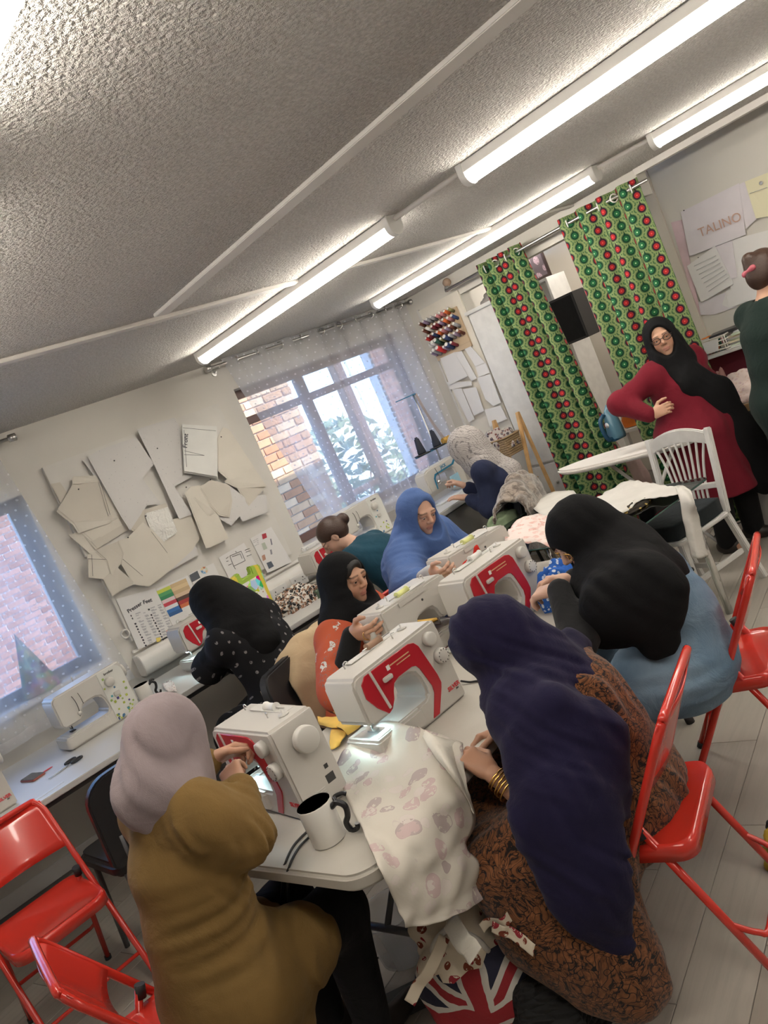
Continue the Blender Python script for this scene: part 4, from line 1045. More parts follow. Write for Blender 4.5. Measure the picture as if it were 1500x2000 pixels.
def deco_machine(label, loc, rz, dots, writing='brother'):
    """white machine with a scatter of coloured squares on its column"""
    t = thing('sewing_machine', label, 'sewing machine', loc, rz, 'white decorated sewing machines')
    c_body(-.075, .08, h=.30, w=.205).build('body', M_MCHW, t, bevel=.014, seg=3)
    MB().prism(rrect(-.225, .03, -.085, .085, .02, 4), .008, .072).build('free_arm_tray', M_MCHW, t, bevel=.008)
    MB().prism(rrect(.06, .20, .012, .292, (.01, .01, .05, .01), 4), -.0785, -.074, 'XZ').build('front_panel', mat('panel_white', (.70, .70, .66), .35), t, bevel=.001)
    M = Matrix(((1, 0, 0), (0, 0, -1), (0, 1, 0))).to_4x4(); M.translation = (.125, -.0792, .268); text(t, writing, .018, M, M_MDARK, bold=.0005)
    for x, z, r in ((.105, .222, .026),):
        MB().lathe([(r, 0), (r*.95, .02), (r*.8, .024), (0, .024)], (x, -.0785, z), 'Y', 24).build('dial', M_MCHW, t)
    MB().prism(rrect(.10, .135, .135, .158, .004, 2), -.088, -.078, 'XZ').build('stitch_window', M_MCHW, t, bevel=.002)
    R = random.Random(11)
    for k in range(dots):
        x = R.uniform(.066, .186); z = R.choice((R.uniform(.015, .12), R.uniform(.015, .12), R.uniform(.12, .25)))
        if (x-.105)**2+(z-.222)**2 < .034**2: continue
        c = R.choice(((.45, .52, .08), (.10, .38, .45), (.09, .07, .24), (.45, .52, .08), (.08, .20, .35), (.30, .42, .12)))
        s = R.uniform(.0045, .0065)
        MB().cbox((x, -.0787, z), 2*s, .0012, 2*s).build('coloured_square', mat('square_print', c, .5), t)
    MB().lathe([(.016, 0), (.016, .010), (.036, .012), (.038, .034), (0, .038)], (.203, .01, .225), 'X', 24).build('hand_wheel', M_MCHW, t)
    MB().tube(spline([(-.11, -.02, .29), (-.10, -.077, .25), (-.095, -.079, .19), (-.105, -.077, .14)], 5), .0018, 5).build('thread_path', M_MDARK, t)
    MB().tube(spline([(-.07, -.02, .29), (-.065, -.077, .25), (-.062, -.079, .19)], 5), .0014, 5).build('thread_path', M_MDARK, t)
    MB().lathe([(.011, 0), (.011, .008), (0, .010)], (-.10, -.075, .155), 'Y', 14).build('tension_knob', M_MCHW, t)
    MB().tube([(-.15, 0, .118), (-.15, 0, .09)], .006, 8).tube([(-.15, 0, .1), (-.15, 0, .076)], .0014, 5).build('needle_bar', M_STEEL, t)
    MB().tube([(-.14, .012, .118), (-.14, .01, .085)], .004, 8).box(-.16, -.135, -.02, .016, .0765, .081).build('presser_foot', M_MDARK, t)
    MB().tube(spline([(-.02, .04, .30), (-.02, .04, .33)], 2), .003, 6).build('spool_pin', M_MCHW, t)
    return t
red_machine('red and white sewing machine with its lamp lit sewing the floral cloth', (1.475, 2.125, TH), radians(1), M_THREADB, lit=True)
red_machine('red and white sewing machine used by the woman in the denim dress', (2.22, 2.30, TH), radians(-1), M_THREADW)
red_machine('white machine seen from its back, its wheel turned by the woman in orange', (1.96, 2.54, TH), radians(184), M_THREADY)
red_machine('white machine seen from its back in front of the woman in the blue headscarf', (2.52, 2.66, TH), radians(178), M_THREADY)
red_machine('machine seen from its wheel end at the near end of the table', (1.055, 2.26, TH), radians(-92), M_THREADW, lit=True)
a = at(378, 1255, Y=4.62); red_machine('red and white machine on the wall desk beside the woman in black', (a[0]+.10, 4.62, .74), radians(4), None, lit=True)
a = at(598, 1090, Y=4.66); red_machine('red and white machine on the wall desk under the woman with the hair bun', (a[0]+.18, 4.66, .74), radians(2), None)
a = at(20, 1580, Z=.74); red_machine('machine cut off by the left edge of the picture', (a[0]-.16, a[1]+.09, .74), radians(0), None)
a = at(195, 1440, Z=.74); deco_machine('white machine with green and blue squares on the desk at the left window', (1.28, 4.52, .74), radians(3), 34)
a = at(715, 1000, Y=4.72); deco_machine('white machine with leaf coloured dots behind the woman with the hair bun', (a[0]-.08, 4.72, .86), radians(2), 12)
bo = MB().box(-.24, .24, -.11, .11, 0, .118).build('machine_stand', M_DESK, None, bevel=.004); bo.location = (a[0]-.08, 4.75, .741); tag(bo, 'low white stand under the machine with leaf coloured dots', 'stand')

# ---- industrial machine with its thread stand
M_JBLUE = mat('machine_blue', (.03, .20, .34), .35)
nd = at(866, 958, Z=DJ_Z+.01)
jm = thing('industrial_sewing_machine', 'white and blue industrial sewing machine by the right window', 'sewing machine', (4.42, 4.62, DJ_Z), radians(8))
MB().box(-.25, .24, -.09, .09, .0, .012).build('bed_plate', mat('steel_white_bed', (.70, .72, .74), .3), jm, bevel=.004)
o = [(-.25, .105), (-.19, .105), (-.172, .13), (-.165, .19), (-.14, .205), (.10, .205), (.125, .19), (.13, .012), (.24, .012), (.24, .26), (.22, .285), (-.20, .285), (-.245, .27), (-.255, .24)]
MB().prism(o, -.055, .06, 'XZ').build('body', M_MCHW, jm, bevel=.012, seg=2)
st = [(-.172, .115), (-.160, .115), (-.148, .19), (-.125, .215), (.13, .222), (.22, .275), (.20, .285), (.115, .235), (-.135, .228), (-.162, .20)]
MB().prism(st, -.0575, -.0545, 'XZ').build('blue_stripe', M_JBLUE, jm)
M = Matrix(((1, 0, 0), (0, 0, -1), (0, 1, 0))).to_4x4(); M.translation = (.0, -.0565, .25); text(jm, 'JACK', .034, M, M_JBLUE, bold=.001)
MB().tube([(-.215, 0, .105), (-.215, 0, .06)], .006, 8).tube([(-.215, 0, .06), (-.215, 0, .014)], .0015, 6).build('needle_bar', M_STEEL, jm)
MB().tube([(-.20, .012, .105), (-.20, .012, .03)], .005, 8).box(-.222, -.192, -.02, .02, .0135, .018).build('presser_foot', M_STEEL, jm)
MB().lathe([(.018, 0), (.018, .012), (.008, .02), (0, .022)], (-.13, -.058, .16), 'Y', 14).build('tension_dial', M_STEEL, jm)
MB().tube(spline([(-.11, -.06, .27), (-.10, -.063, .2), (-.13, -.07, .15)], 5), .002, 5).build('thread_lever', M_MDARK, jm)
MB().lathe([(.02, 0), (.055, .002), (.06, .01), (.06, .03), (.05, .035), (0, .036)], (.24, 0, .20), 'X', 24).build('hand_wheel', M_MCHW, jm)
MB().box(.02, .14, -.062, -.056, .06, .15).build('control_panel', mat('panel_screen_blue', (.35, .60, .75), .3), jm, bevel=.002)
for x in (-.22, -.10, .05): MB().lathe([(.008, 0), (.008, .004), (.003, .005), (.003, .02), (0, .021)], (x, 0, .284), n=10).build('thread_post', M_STEEL, jm)
zb = at(845, 880, Y=4.82); pz = zb[2]
ts = thing('thread_stand', 'blue thread stand with cones rising behind the industrial machine', 'thread stand', (zb[0]+.06, 4.84, DJ_Z))
hz_ = pz-DJ_Z
MB().tube([(0, 0, 0), (0, 0, hz_+.48)], .008, 8).build('pole', M_STEEL, ts)
MB().bar((-.24, 0, hz_), (.16, 0, hz_), .035, .008).build('lower_arm', M_JBLUE, ts, bevel=.002)
MB().bar((-.20, 0, hz_+.48), (.02, 0, hz_+.48), .032, .008).build('upper_arm', M_JBLUE, ts, bevel=.002)
for x in (-.17, .02):
    MB().lathe([(0, 0), (.07, .001), (.072, .008), (.02, .012), (.006, .014), (.006, .02), (0, .02)], (x, -.01, hz_+.004), n=20).build('cone_tray', M_RUB, ts)
    c = MB().lathe([(.034, .0), (.036, .008), (.020, .125), (.012, .13), (.012, .14), (0, .14)], (x, -.01, hz_+.016), n=18).build('thread_cone', mat('black_thread', (.02, .025, .04), .8), ts)
for k in range(3): MB().tube(spline([(.02+.01*k, 0, hz_+.48), (.05+.01*k, -.01, hz_+.25), (.10+.014*k, -.02, hz_+.03)], 5), .004, 5).build('hanging_thread', mat('grey_yarn', (.40, .34, .33), .9), ts)
yc_ = MB().lathe([(.024, 0), (.026, .004), (.026, .085), (.018, .09), (0, .09)], (0, 0, 0), 'X', 18).build('yarn_cone', mat('mustard_yarn', (.55, .33, .08), .9, vary=.3, scale=60)); yc_.location = (zb[0]+.13, 4.80, pz+.031); tag(yc_, 'mustard yarn cone lying on the blue thread stand', 'yarn')
# ================================================================ figures: implicit surfaces meshed with surface nets
def n3(v): v = np.array(v, float); return v/np.linalg.norm(v)
class Shape:
    """list of rounded cones and ellipsoids blended into one closed surface"""
    def __init__(s): s.p = []; s.post = []
    def cone(s, a, b, ra, rb, k=.03, flat=None):
        s.p.append(('c', np.array(a, float), np.array(b, float), ra, rb, k, flat)); return s
    def chain(s, pts, rs, k=.03, flat=None):
        for i in range(len(pts)-1): s.cone(pts[i], pts[i+1], rs[i], rs[i+1], k, flat)
        return s
    def ell(s, c, r, R=None, k=.03): s.p.append(('e', np.array(c, float), np.array(r, float), R, k)); return s
    def cut_ell(s, c, r, R=None, k=.01): s.p.append(('x', np.array(c, float), np.array(r, float), R, k)); return s
    def cut_plane(s, p0, n): s.p.append(('h', np.array(p0, float), n3(n))); return s
    def fold(s, direction, lam, amp, warp=(0, 0, 1), wl=.4, wa=1.2, ph=0., box=None):
        s.post.append((n3(direction)*2*pi/lam, amp, n3(warp)*2*pi/wl, wa, ph, box)); return s
    def bounds(s):
        L, H = [], []
        for q in s.p:
            if q[0] == 'c': r = max(q[3], q[4]); L.append(np.minimum(q[1], q[2])-r); H.append(np.maximum(q[1], q[2])+r)
            elif q[0] == 'e': r = max(q[2]); L.append(q[1]-r); H.append(q[1]+r)
        return np.min(L, 0)-.03, np.max(H, 0)+.03
    def mesh(s, h=.01, lo=None, hi=None):
        prims = [q for q in s.p if not (q[0] == 'x' and len(q) > 5)]+[q for q in s.p if q[0] == 'x' and len(q) > 5]
        if lo is None: lo, hi = s.bounds()
        lo = np.array(lo, float); hi = np.array(hi, float)
        N = np.maximum(4, np.ceil((hi-lo)/h).astype(int)+1)
        ax = [(lo[i]+h*np.arange(N[i])).astype(np.float32) for i in range(3)]
        D = np.full(tuple(N), 1.0, np.float32)
        for q in prims:
            if q[0] == 'h':
                d = (ax[0][:, None, None]-q[1][0])*q[2][0]+(ax[1][None, :, None]-q[1][1])*q[2][1]+(ax[2][None, None, :]-q[1][2])*q[2][2]
                D = np.maximum(D, d.astype(np.float32)); continue
            if q[0] == 'c': _, a, b, ra, rb, k, flat = q; r = max(ra, rb); bl, bh = np.minimum(a, b)-r, np.maximum(a, b)+r
            else: _, c, r3, R, k = q[:5]; r = max(r3); bl, bh = c-r, c+r
            m = k+2*h+.012
            i0 = np.clip(np.floor((bl-m-lo)/h).astype(int), 0, N); i1 = np.clip(np.ceil((bh+m-lo)/h).astype(int)+1, 0, N)
            if np.any(i1 <= i0): continue
            sl = tuple(slice(i0[i], i1[i]) for i in range(3))
            x = ax[0][sl[0]][:, None, None]; y = ax[1][sl[1]][None, :, None]; z = ax[2][sl[2]][None, None, :]
            if q[0] == 'c':
                ba = b-a; L2 = max(float(ba @ ba), 1e-9)
                px_, py_, pz_ = x-a[0], y-a[1], z-a[2]
                t = np.clip((px_*ba[0]+py_*ba[1]+pz_*ba[2])/L2, 0, 1)
                qx, qy, qz = px_-t*ba[0], py_-t*ba[1], pz_-t*ba[2]
                if flat is not None:
                    n, f = flat; n = n3(n); dn = qx*n[0]+qy*n[1]+qz*n[2]
                    qx, qy, qz = qx+n[0]*dn*(f-1), qy+n[1]*dn*(f-1), qz+n[2]*dn*(f-1)
                    d = np.sqrt(qx*qx+qy*qy+qz*qz)-(ra+(rb-ra)*t)
                    d = np.where(d > 0, d, d)/(1+(f-1)*np.abs(dn)*f/(np.sqrt(qx*qx+qy*qy+qz*qz)+1e-6))
                else: d = np.sqrt(qx*qx+qy*qy+qz*qz)-(ra+(rb-ra)*t)
            else:
                dx, dy, dz = x-c[0], y-c[1], z-c[2]
                if R is not None: dx, dy, dz = [dx*R[i][0]+dy*R[i][1]+dz*R[i][2] for i in range(3)]
                k0 = np.sqrt((dx/r3[0])**2+(dy/r3[1])**2+(dz/r3[2])**2)
                k1 = np.sqrt((dx/r3[0]**2)**2+(dy/r3[1]**2)**2+(dz/r3[2]**2)**2)
                d = k0*(k0-1)/np.maximum(k1, 1e-6)
            A = D[sl]
            if q[0] == 'x': d = -d; g = np.maximum(k-np.abs(A-d), 0)/k; D[sl] = np.maximum(A, d)+g*g*k*.25
            else: g = np.maximum(k-np.abs(A-d), 0)/k; D[sl] = np.minimum(A, d)-g*g*k*.25
        X, Y, Z = ax[0][:, None, None], ax[1][None, :, None], ax[2][None, None, :]
        for v, amp, w, wa, ph, box in s.post:
            th = X*v[0]+Y*v[1]+Z*v[2]+ph+wa*np.sin(X*w[0]+Y*w[1]+Z*w[2]+ph*1.7)
            f = .55*(.55-np.abs(np.sin(th*.5))*1.1)+.25*np.sin(th*1.7+1.3)
            if box is not None:
                c, r = box; g = np.exp(-(((X-c[0])**2+(Y-c[1])**2+(Z-c[2])**2)/(r*r))); f = f*g
            f = f*(.55+.45*np.sin(X*v[1]*.31-Y*v[2]*.27+Z*v[0]*.33+X*5.0+Z*4.0+ph*2.1))
            D = D+(amp*f).astype(np.float32)
        return nets(D, lo, h)
def nets(D, lo, h):
    D = np.pad(D, 1, constant_values=1.0); lo = np.array(lo)-h
    S = D < 0; n = np.array(D.shape)-1
    c = [S[i:n[0]+i, j:n[1]+j, k:n[2]+k] for i in (0, 1) for j in (0, 1) for k in (0, 1)]
    cnt = sum(q.astype(np.int8) for q in c); act = (cnt > 0) & (cnt < 8)
    idx = np.argwhere(act)
    if len(idx) == 0: return np.zeros((0, 3)), np.zeros((0, 4), int)
    vid = np.full(tuple(n), -1, np.int64); vid[act] = np.arange(len(idx))
    P = np.zeros((len(idx), 3)); C = np.zeros(len(idx)); I = idx.T
    off = [(i, j, k) for i in (0, 1) for j in (0, 1) for k in (0, 1)]
    for a in off:
        for axis in range(3):
            if a[axis]: continue
            b = list(a); b[axis] = 1
            va = D[I[0]+a[0], I[1]+a[1], I[2]+a[2]]; vb = D[I[0]+b[0], I[1]+b[1], I[2]+b[2]]
            m = (va < 0) != (vb < 0); t = np.where(m, va/np.where(m, va-vb, 1), 0)
            p = np.array(a, float)[None, :].repeat(len(idx), 0); p[:, axis] = t
            P[m] += p[m]; C[m] += 1
    P = P/np.maximum(C, 1)[:, None]+idx; V_ = lo+P*h
    F = []
    for axis in range(3):
        o = [i for i in range(3) if i != axis]
        s0 = [slice(1, n[i]) for i in range(3)]; s1 = list(s0); s0[axis] = slice(0, n[axis]); s1[axis] = slice(1, n[axis]+1)
        A, B = S[tuple(s0)], S[tuple(s1)]; e = np.argwhere(A != B)
        if len(e) == 0: continue
        up = A[tuple(e.T)]
        for i in o: e[:, i] += 1
        q = []
        for d1, d2 in ((1, 1), (0, 1), (0, 0), (1, 0)):
            r = e.copy(); r[:, o[0]] -= d1; r[:, o[1]] -= d2; q.append(vid[tuple(r.T)])
        q = np.stack(q, 1)
        flip = up if axis != 1 else ~up
        q[~flip] = q[~flip][:, ::-1]; F.append(q)
    F = np.concatenate(F); F = F[(F >= 0).all(1)]
    return V_, F
def np_mesh(name, V_, F, mt, parent, base, cols=None):
    me = bpy.data.meshes.new(name); V_ = np.asarray(V_, float)-np.asarray(base, float)
    me.vertices.add(len(V_)); me.vertices.foreach_set('co', V_.astype(np.float32).ravel())
    me.loops.add(F.size); me.loops.foreach_set('vertex_index', F.astype(np.int32).ravel())
    me.polygons.add(len(F)); me.polygons.foreach_set('loop_start', np.arange(0, F.size, 4, dtype=np.int32))
    try: me.polygons.foreach_set('loop_total', np.full(len(F), 4, np.int32))
    except Exception: pass
    me.polygons.foreach_set('use_smooth', np.ones(len(F), bool))
    me.update(calc_edges=True); me.validate()
    for m in (mt if isinstance(mt, (list, tuple)) else [mt]): me.materials.append(m)
    if cols is not None:
        a = me.color_attributes.new('col', 'FLOAT_COLOR', 'POINT'); a.data.foreach_set('color', np.c_[cols, np.ones(len(cols))].astype(np.float32).ravel())
    return put(name, me, parent)

def ik(S, W, l1, l2, pole):
    """middle joint of a two-bone limb from S to W bending towards pole; W is pulled in if out of reach"""
    S = np.array(S, float); W = np.array(W, float); d = W-S; L = np.linalg.norm(d); u = d/L
    if L > (l1+l2)*.995: W = S+u*(l1+l2)*.995; L = (l1+l2)*.995
    a = (l1*l1-l2*l2+L*L)/(2*L); hh = sqrt(max(l1*l1-a*a, 1e-6)); p = np.array(pole, float); p = p-u*(p @ u)
    return S+u*a+n3(p)*hh, W
def frame(fwd, up=(0, 0, 1)):
    f = n3(fwd); r = n3(np.cross(f, up)); return np.array([r, f, np.cross(r, f)])
def rot(v, axis, deg):
    axis = n3(axis); a = radians(deg); v = np.array(v, float)
    return v*cos(a)+np.cross(axis, v)*sin(a)+axis*(axis @ v)*(1-cos(a))

def add_head(B, c, R, s=1.0, lids=.5, ears=True, neck=None):
    """R rows: right, forward, up"""
    g = lambda x, y, z: c+(R[0]*x+R[1]*y+R[2]*z)*s
    E = lambda x, y, z, rx, ry, rz, k=.012: B.ell(g(x, y, z), np.array([rx, ry, rz])*s, R, k*s)
    E(0, -.014, .030, .075, .094, .087); E(0, .020, -.030, .060, .066, .080, .03)
    E(0, .058, -.092, .020, .020, .016, .03)
    for q in (-1, 1):
        E(q*.036, .048, -.030, .026, .026, .030, .02); E(q*.056, .0, -.062, .014, .028, .03, .02)
        B.cut_ell(g(q*.031, .097, .004), np.array([.016, .014, .0105])*s, R, .012*s)
        E(q*.031, .0755, .004, .0135, .0120, .0115, .003)
        E(q*.031, .0785, .0045+.009*lids, .0150, .0118, .0075, .004)
        E(q*.031, .0770, -.0080, .0145, .0105, .0055, .004)
        E(q*.012, .093, -.029, .0085, .0085, .0065, .006)
        if ears: E(q*.075, -.006, .0, .008, .019, .030, .006); B.cut_ell(g(q*.083, .0, .002), np.array([.006, .010, .016])*s, R, .006*s)
    B.cone(g(-.038, .080, .024), g(.038, .080, .024), .0105*s, .0105*s, .016*s)
    B.cone(g(0, .086, .014), g(0, .1065, -.020), .0075*s, .0105*s, .012*s)
    E(0, .103, -.0245, .0105, .010, .0085, .006)
    B.cut_ell(g(0, .106, -.0605), np.array([.020, .016, .0016])*s, R, .003*s)
    B.cone(g(-.018, .079, -.0555), g(.018, .079, -.0555), .0045*s, .0045*s, .006*s); B.cone(g(-.008, .0855, -.0552), g(.008, .0855, -.0552), .0047*s, .0047*s, .006*s)
    B.cone(g(-.015, .080, -.0662), g(.015, .080, -.0662), .0050*s, .0050*s, .006*s); B.cone(g(-.006, .0840, -.0662), g(.006, .0840, -.0662), .0053*s, .0053*s, .006*s)
def face_colors(V_, c, R, s, skin, lip=(.42, .13, .11), brow=(.035, .022, .016), lashes=True):
    L = (V_-c) @ R.T/s; x, y, z = np.abs(L[:, 0]), L[:, 1], L[:, 2]
    col = np.tile(np.array(skin, float), (len(V_), 1))
    def blend(w, k): col[:] = col*(1-w[:, None])+np.array(k)*w[:, None]
    near = (np.linalg.norm(L, axis=1) < .16)
    ck = np.exp(-(((x-.04)/.02)**2+((z+.03)/.022)**2))*(y > .03)*near; blend(ck*.35, np.array(skin)*[1.05, .78, .74])
    ns = np.exp(-((x/.014)**2+((z+.024)/.012)**2))*(y > .085)*near; blend(ns*.3, np.array(skin)*[1.05, .82, .78])
    bw = np.clip(1.3-np.abs(z-(.0255+.10*(x-.014)*(1-(x-.014)/.045)))/.0038, 0, 1)*(x > .011)*(x < .052)*(y > .05)*near; blend(np.clip(bw, 0, 1)*.9, brow)
    lw = np.clip(1.25-((x/.0225)**2+((z+.0605)/.0125)**2), 0, .35)/.35*(y > .078)*near; blend(lw*.55, lip)
    ln = np.clip(1-np.abs(z+.0605)/.0022, 0, 1)*(x < .022)*(y > .078)*near; blend(ln*.7, (.15, .05, .05))
    es = np.exp(-(((x-.031)/.019)**2+((z-.004)/.013)**2))*(y > .055)*near; blend(es*.35, np.array(skin)*[.70, .58, .55])
    if lashes:
        la = np.clip(1-np.abs(np.sqrt(((x-.031)/.0155)**2+((z-.003)/.0078)**2)-1)/.30, 0, 1)*(y > .06)*near*(z > .0); blend(la*.55, (.05, .03, .025))
    return np.clip(col, 0, 1)
def add_hand(B, W, fwd, nrm, side=1, curl=.5, thumb=.5, s=1.0, spread=1.0, curls=None):
    """side +1: thumb lies towards fwd x nrm; nrm points out of the palm"""
    f = n3(fwd); n = np.array(nrm, float); n = n3(n-f*(n @ f)); l = np.cross(f, n)*side; W = np.array(W, float)
    q = lambda a, b, c: W+(f*a+l*b+n*c)*s
    fl = (n, 1.75)
    B.chain([W-f*.02*s, q(.025, 0, 0)], [.024*s, .027*s], .012, (n, 1.35))
    for b in (-.024, -.008, .008, .024): B.cone(q(.02, b*.72, 0), q(.082, b*1.05, .002), .0165*s, .0118*s, .010)
    B.cone(q(.012, .020, .006), q(.050, .030, .010), .0165*s, .0145*s, .012)
    ln = [(.074, .0272, 1.0), (.083, .0092, .33), (.077, -.0092, -.33), (.060, -.0262, -1.0)]
    for i, (L, b, sp) in enumerate(ln):
        cu = (curls[i] if curls is not None else curl); p = q(.086-(.004 if i in (0, 2) else 0)-(.012 if i == 3 else 0), b, .002)
        d = n3(f+l*.10*sp*spread); ax = np.cross(d, n); ang = 0; r = [.0098, .0090, .0083, .0066] if i < 3 else [.0086, .0078, .0072, .0058]
        for j, (fr, mx) in enumerate(((.46, 62), (.30, 85), (.24, 60))):
            ang = mx*cu; d = rot(d, ax, ang); e = p+d*L*fr*s
            B.cone(p, e, r[j]*s, r[j+1]*s, .004); p = e
    p = q(.030, .030, .006); d = n3(f*.62+l*.74+n*(.10+.55*thumb)); e = p+d*.042*s; B.cone(p, e, .0145*s, .0108*s, .008)
    d = n3(f*.86+l*(.34-.5*thumb)+n*(.10+.5*thumb)); p, e = e, e+d*.032*s; B.cone(p, e, .0108*s, .0098*s, .004)
    d = n3(f*.93+l*(.10-.5*thumb)+n*(.05+.35*thumb)); p, e = e, e+d*.024*s; B.cone(p, e, .0098*s, .0072*s, .004)

M_SKIN = {}
def skin_mat(name):
    m = MT(name, (.6, .4, .3), .48, spec=.35); m.nt.links.new(m.attr('col'), m.b.inputs['Base Color'])
    m.b.inputs['Subsurface Weight'].default_value = .12; m.b.inputs['Subsurface Radius'].default_value = (.012, .005, .003); m.b.inputs['Subsurface Scale'].default_value = .5
    m.bump(m.noise(260, 3), .12, .001); return m.m
M_SKINM = skin_mat('skin')
M_EYEW = mat('eye_white', (.50, .47, .44), .25); M_IRIS = mat('dark_iris', (.03, .016, .010), .12)

FIG_LOG = []
class Figure:
    """a woman built on a skeleton; measures for a height of 1.62 m, scaled by s"""
    def __init__(s, label, base, skin, sc=1.0, group=None):
        s.base = np.array([base[0], base[1], 0.0]); s.root = thing('person', label, 'person', s.base, 0, group); s.sc = sc; s.skin = skin
        s.B = Shape(); s.hands = []; s.headc = None
    def spine(s, pelvis, F, lean=(10, 20), side=0, twist=0, tl=1.0):
        sc = s.sc; s.pel = np.array(pelvis, float); s.F = n3([F[0], F[1], 0]); s.R = n3(np.cross(s.F, (0, 0, 1)))
        up = np.array([0, 0, 1.]); d1 = rot(rot(up, s.R, -lean[0]), s.F, side); d2 = rot(rot(up, s.R, -lean[1]), s.F, side)
        s.waist = s.pel+d1*.20*sc*tl; s.chest = s.waist+n3(d1+d2)*.17*sc*tl; s.c7 = s.chest+d2*.155*sc*tl
        s.R2 = n3(rot(s.R, up, twist)); s.R2 = n3(s.R2-d2*(s.R2 @ d2)); s.d2 = d2; s.F2 = np.cross(d2, s.R2)
        sh = s.c7-d2*.035*sc; s.sho = {1: sh+s.R2*.165*sc, -1: sh-s.R2*.165*sc}
        s.hip = {1: s.pel+s.R*.088*sc, -1: s.pel-s.R*.088*sc}
        return s
    def head(s, look, roll=0, c=None, up=None, lids=.5, ears=True, px=None, k=1.0):
        sc = s.sc; f = n3(look); R = frame(f)
        if roll: R = np.array([rot(R[0], f, roll), f, rot(R[2], f, roll)])
        s.hR = R; nk = n3(s.d2*.7+np.array([0, 0, .5])+R[1]*.25)
        s.headc = np.array(c, float) if c is not None else s.c7+nk*.105*sc+R[2]*.075*sc+R[1]*.02*sc
        if px is not None:
            d = at(px[0], px[1], D=px[2])-s.headc
            for a in ('pel', 'waist', 'chest', 'c7', 'headc'): setattr(s, a, getattr(s, a)+d)
            s.sho = {q: v+d for q, v in s.sho.items()}; s.hip = {q: v+d for q, v in s.hip.items()}
            s.base = np.array([s.pel[0], s.pel[1], 0.0]); s.root.location = s.base
            FIG_LOG.append((s.root['label'][:40], np.round(s.pel, 2).tolist(), np.round(s.headc, 2).tolist(), round(float((s.headc-CAM_C) @ AX_F), 2)))
        s.hs = sc*k; add_head(s.B, s.headc, R, s.hs, lids, ears)
        s.B.cone(s.c7-s.d2*.02*sc, s.headc-R[2]*.055*sc-R[1]*.015*sc, .056*sc, .052*sc, .02)
        return s
    def hl(s, x, y, z): return s.headc+(s.hR[0]*x+s.hR[1]*y+s.hR[2]*z)*s.hs
    def arm(s, side, wrist, pole, hand=None, elbow=None, **k):
        sc = s.sc; S = s.sho[side]; E, W = ik(S, wrist, .275*sc, .245*sc, pole)
        if elbow is not None: E, W = np.array(elbow, float), np.array(wrist, float)
        s.__dict__.setdefault('arms', {})[side] = (S, E, W)
        s.B.chain([S, E, W], [.042*sc, .034*sc, .0245*sc], .015)
        if hand:
            fwd, nrm = hand; add_hand(s.B, W+n3(fwd)*.012*sc, fwd, nrm, side=k.pop('hs', side), s=sc*k.pop('size', 1.0), **k); s.hands.append((W, n3(fwd)))
        return s
    def leg(s, side, ankle=None, pole=None, toe=None, fwd=.34, out=.10):
        if ankle is None: ankle = s.pel*[1, 1, 0]+s.F*fwd+s.R*side*out+[0, 0, .085]
        if pole is None: pole = s.F+np.array([0, 0, .6])
        sc = s.sc; H = s.hip[side]; K, A = ik(H, ankle, .41*sc, .40*sc, pole); s.__dict__.setdefault('legs', {})[side] = (H, K, A)
        s.B.chain([H, K, A], [.075*sc, .052*sc, .035*sc], .02)
        t = n3(toe if toe is not None else s.F); s.toe = t
        s.B.cone(A-np.array([0, 0, .04])*sc, A+t*.13*sc-np.array([0, 0, .055])*sc, .034*sc, .026*sc, .02)
        return s
    def torso(s):
        sc = s.sc; R, B = s.R, s.B
        B.cone(s.pel-R*.07*sc, s.pel+R*.07*sc, .105*sc, .105*sc, .04); B.cone(s.pel, s.waist, .11*sc, .10*sc, .05)
        B.cone(s.waist-R*.03*sc, s.chest-s.R2*.04*sc, .095*sc, .105*sc, .05); B.cone(s.waist+R*.03*sc, s.chest+s.R2*.04*sc, .095*sc, .105*sc, .05)
        B.cone(s.sho[1], s.sho[-1], .052*sc, .052*sc, .05); B.cone(s.chest, s.c7, .09*sc, .055*sc, .05); return s
    def finish(s, h=.012, hh=.0042, hd=.0036, brow=(.035, .022, .016), lip=(.42, .14, .12), eyes=True, gaze=None, lashes=True):
        s.torso(); V0, F0 = s.B.mesh(h); parts = []
        wins = []
        if s.headc is not None: wins.append((s.headc-.17*s.hs, s.headc+.17*s.hs, hh))
        for W, f in s.hands:
            c = W+f*.085*s.sc; wins.append((c-.125*s.sc, c+.125*s.sc, hd))
        keep = np.ones(len(F0), bool); cen = V0[F0].mean(1)
        for lo, hi, _ in wins: keep &= ~np.all((cen > lo+h*1.5) & (cen < hi-h*1.5), axis=1)
        parts.append((V0, F0[keep]))
        for lo, hi, q in wins:
            V1, F1 = s.B.mesh(q, lo-.004, hi+.004)
            if len(F1):
                c1 = V1[F1].mean(1); ok = np.all((c1 > lo+.002) & (c1 < hi-.002), axis=1); parts.append((V1, F1[ok]))
        n = 0; VV, FF = [], []
        for V1, F1 in parts:
            u, inv = np.unique(F1, return_inverse=True); VV.append(V1[u]); FF.append(inv.reshape(F1.shape)+n); n += len(u)
        VV = np.concatenate(VV); FF = np.concatenate(FF)
        col = face_colors(VV, s.headc, s.hR, s.hs, s.skin, lip, brow, lashes) if s.headc is not None else np.tile(np.array(s.skin), (len(VV), 1))
        s.body = np_mesh('body', VV, FF, M_SKINM, s.root, s.base, col)
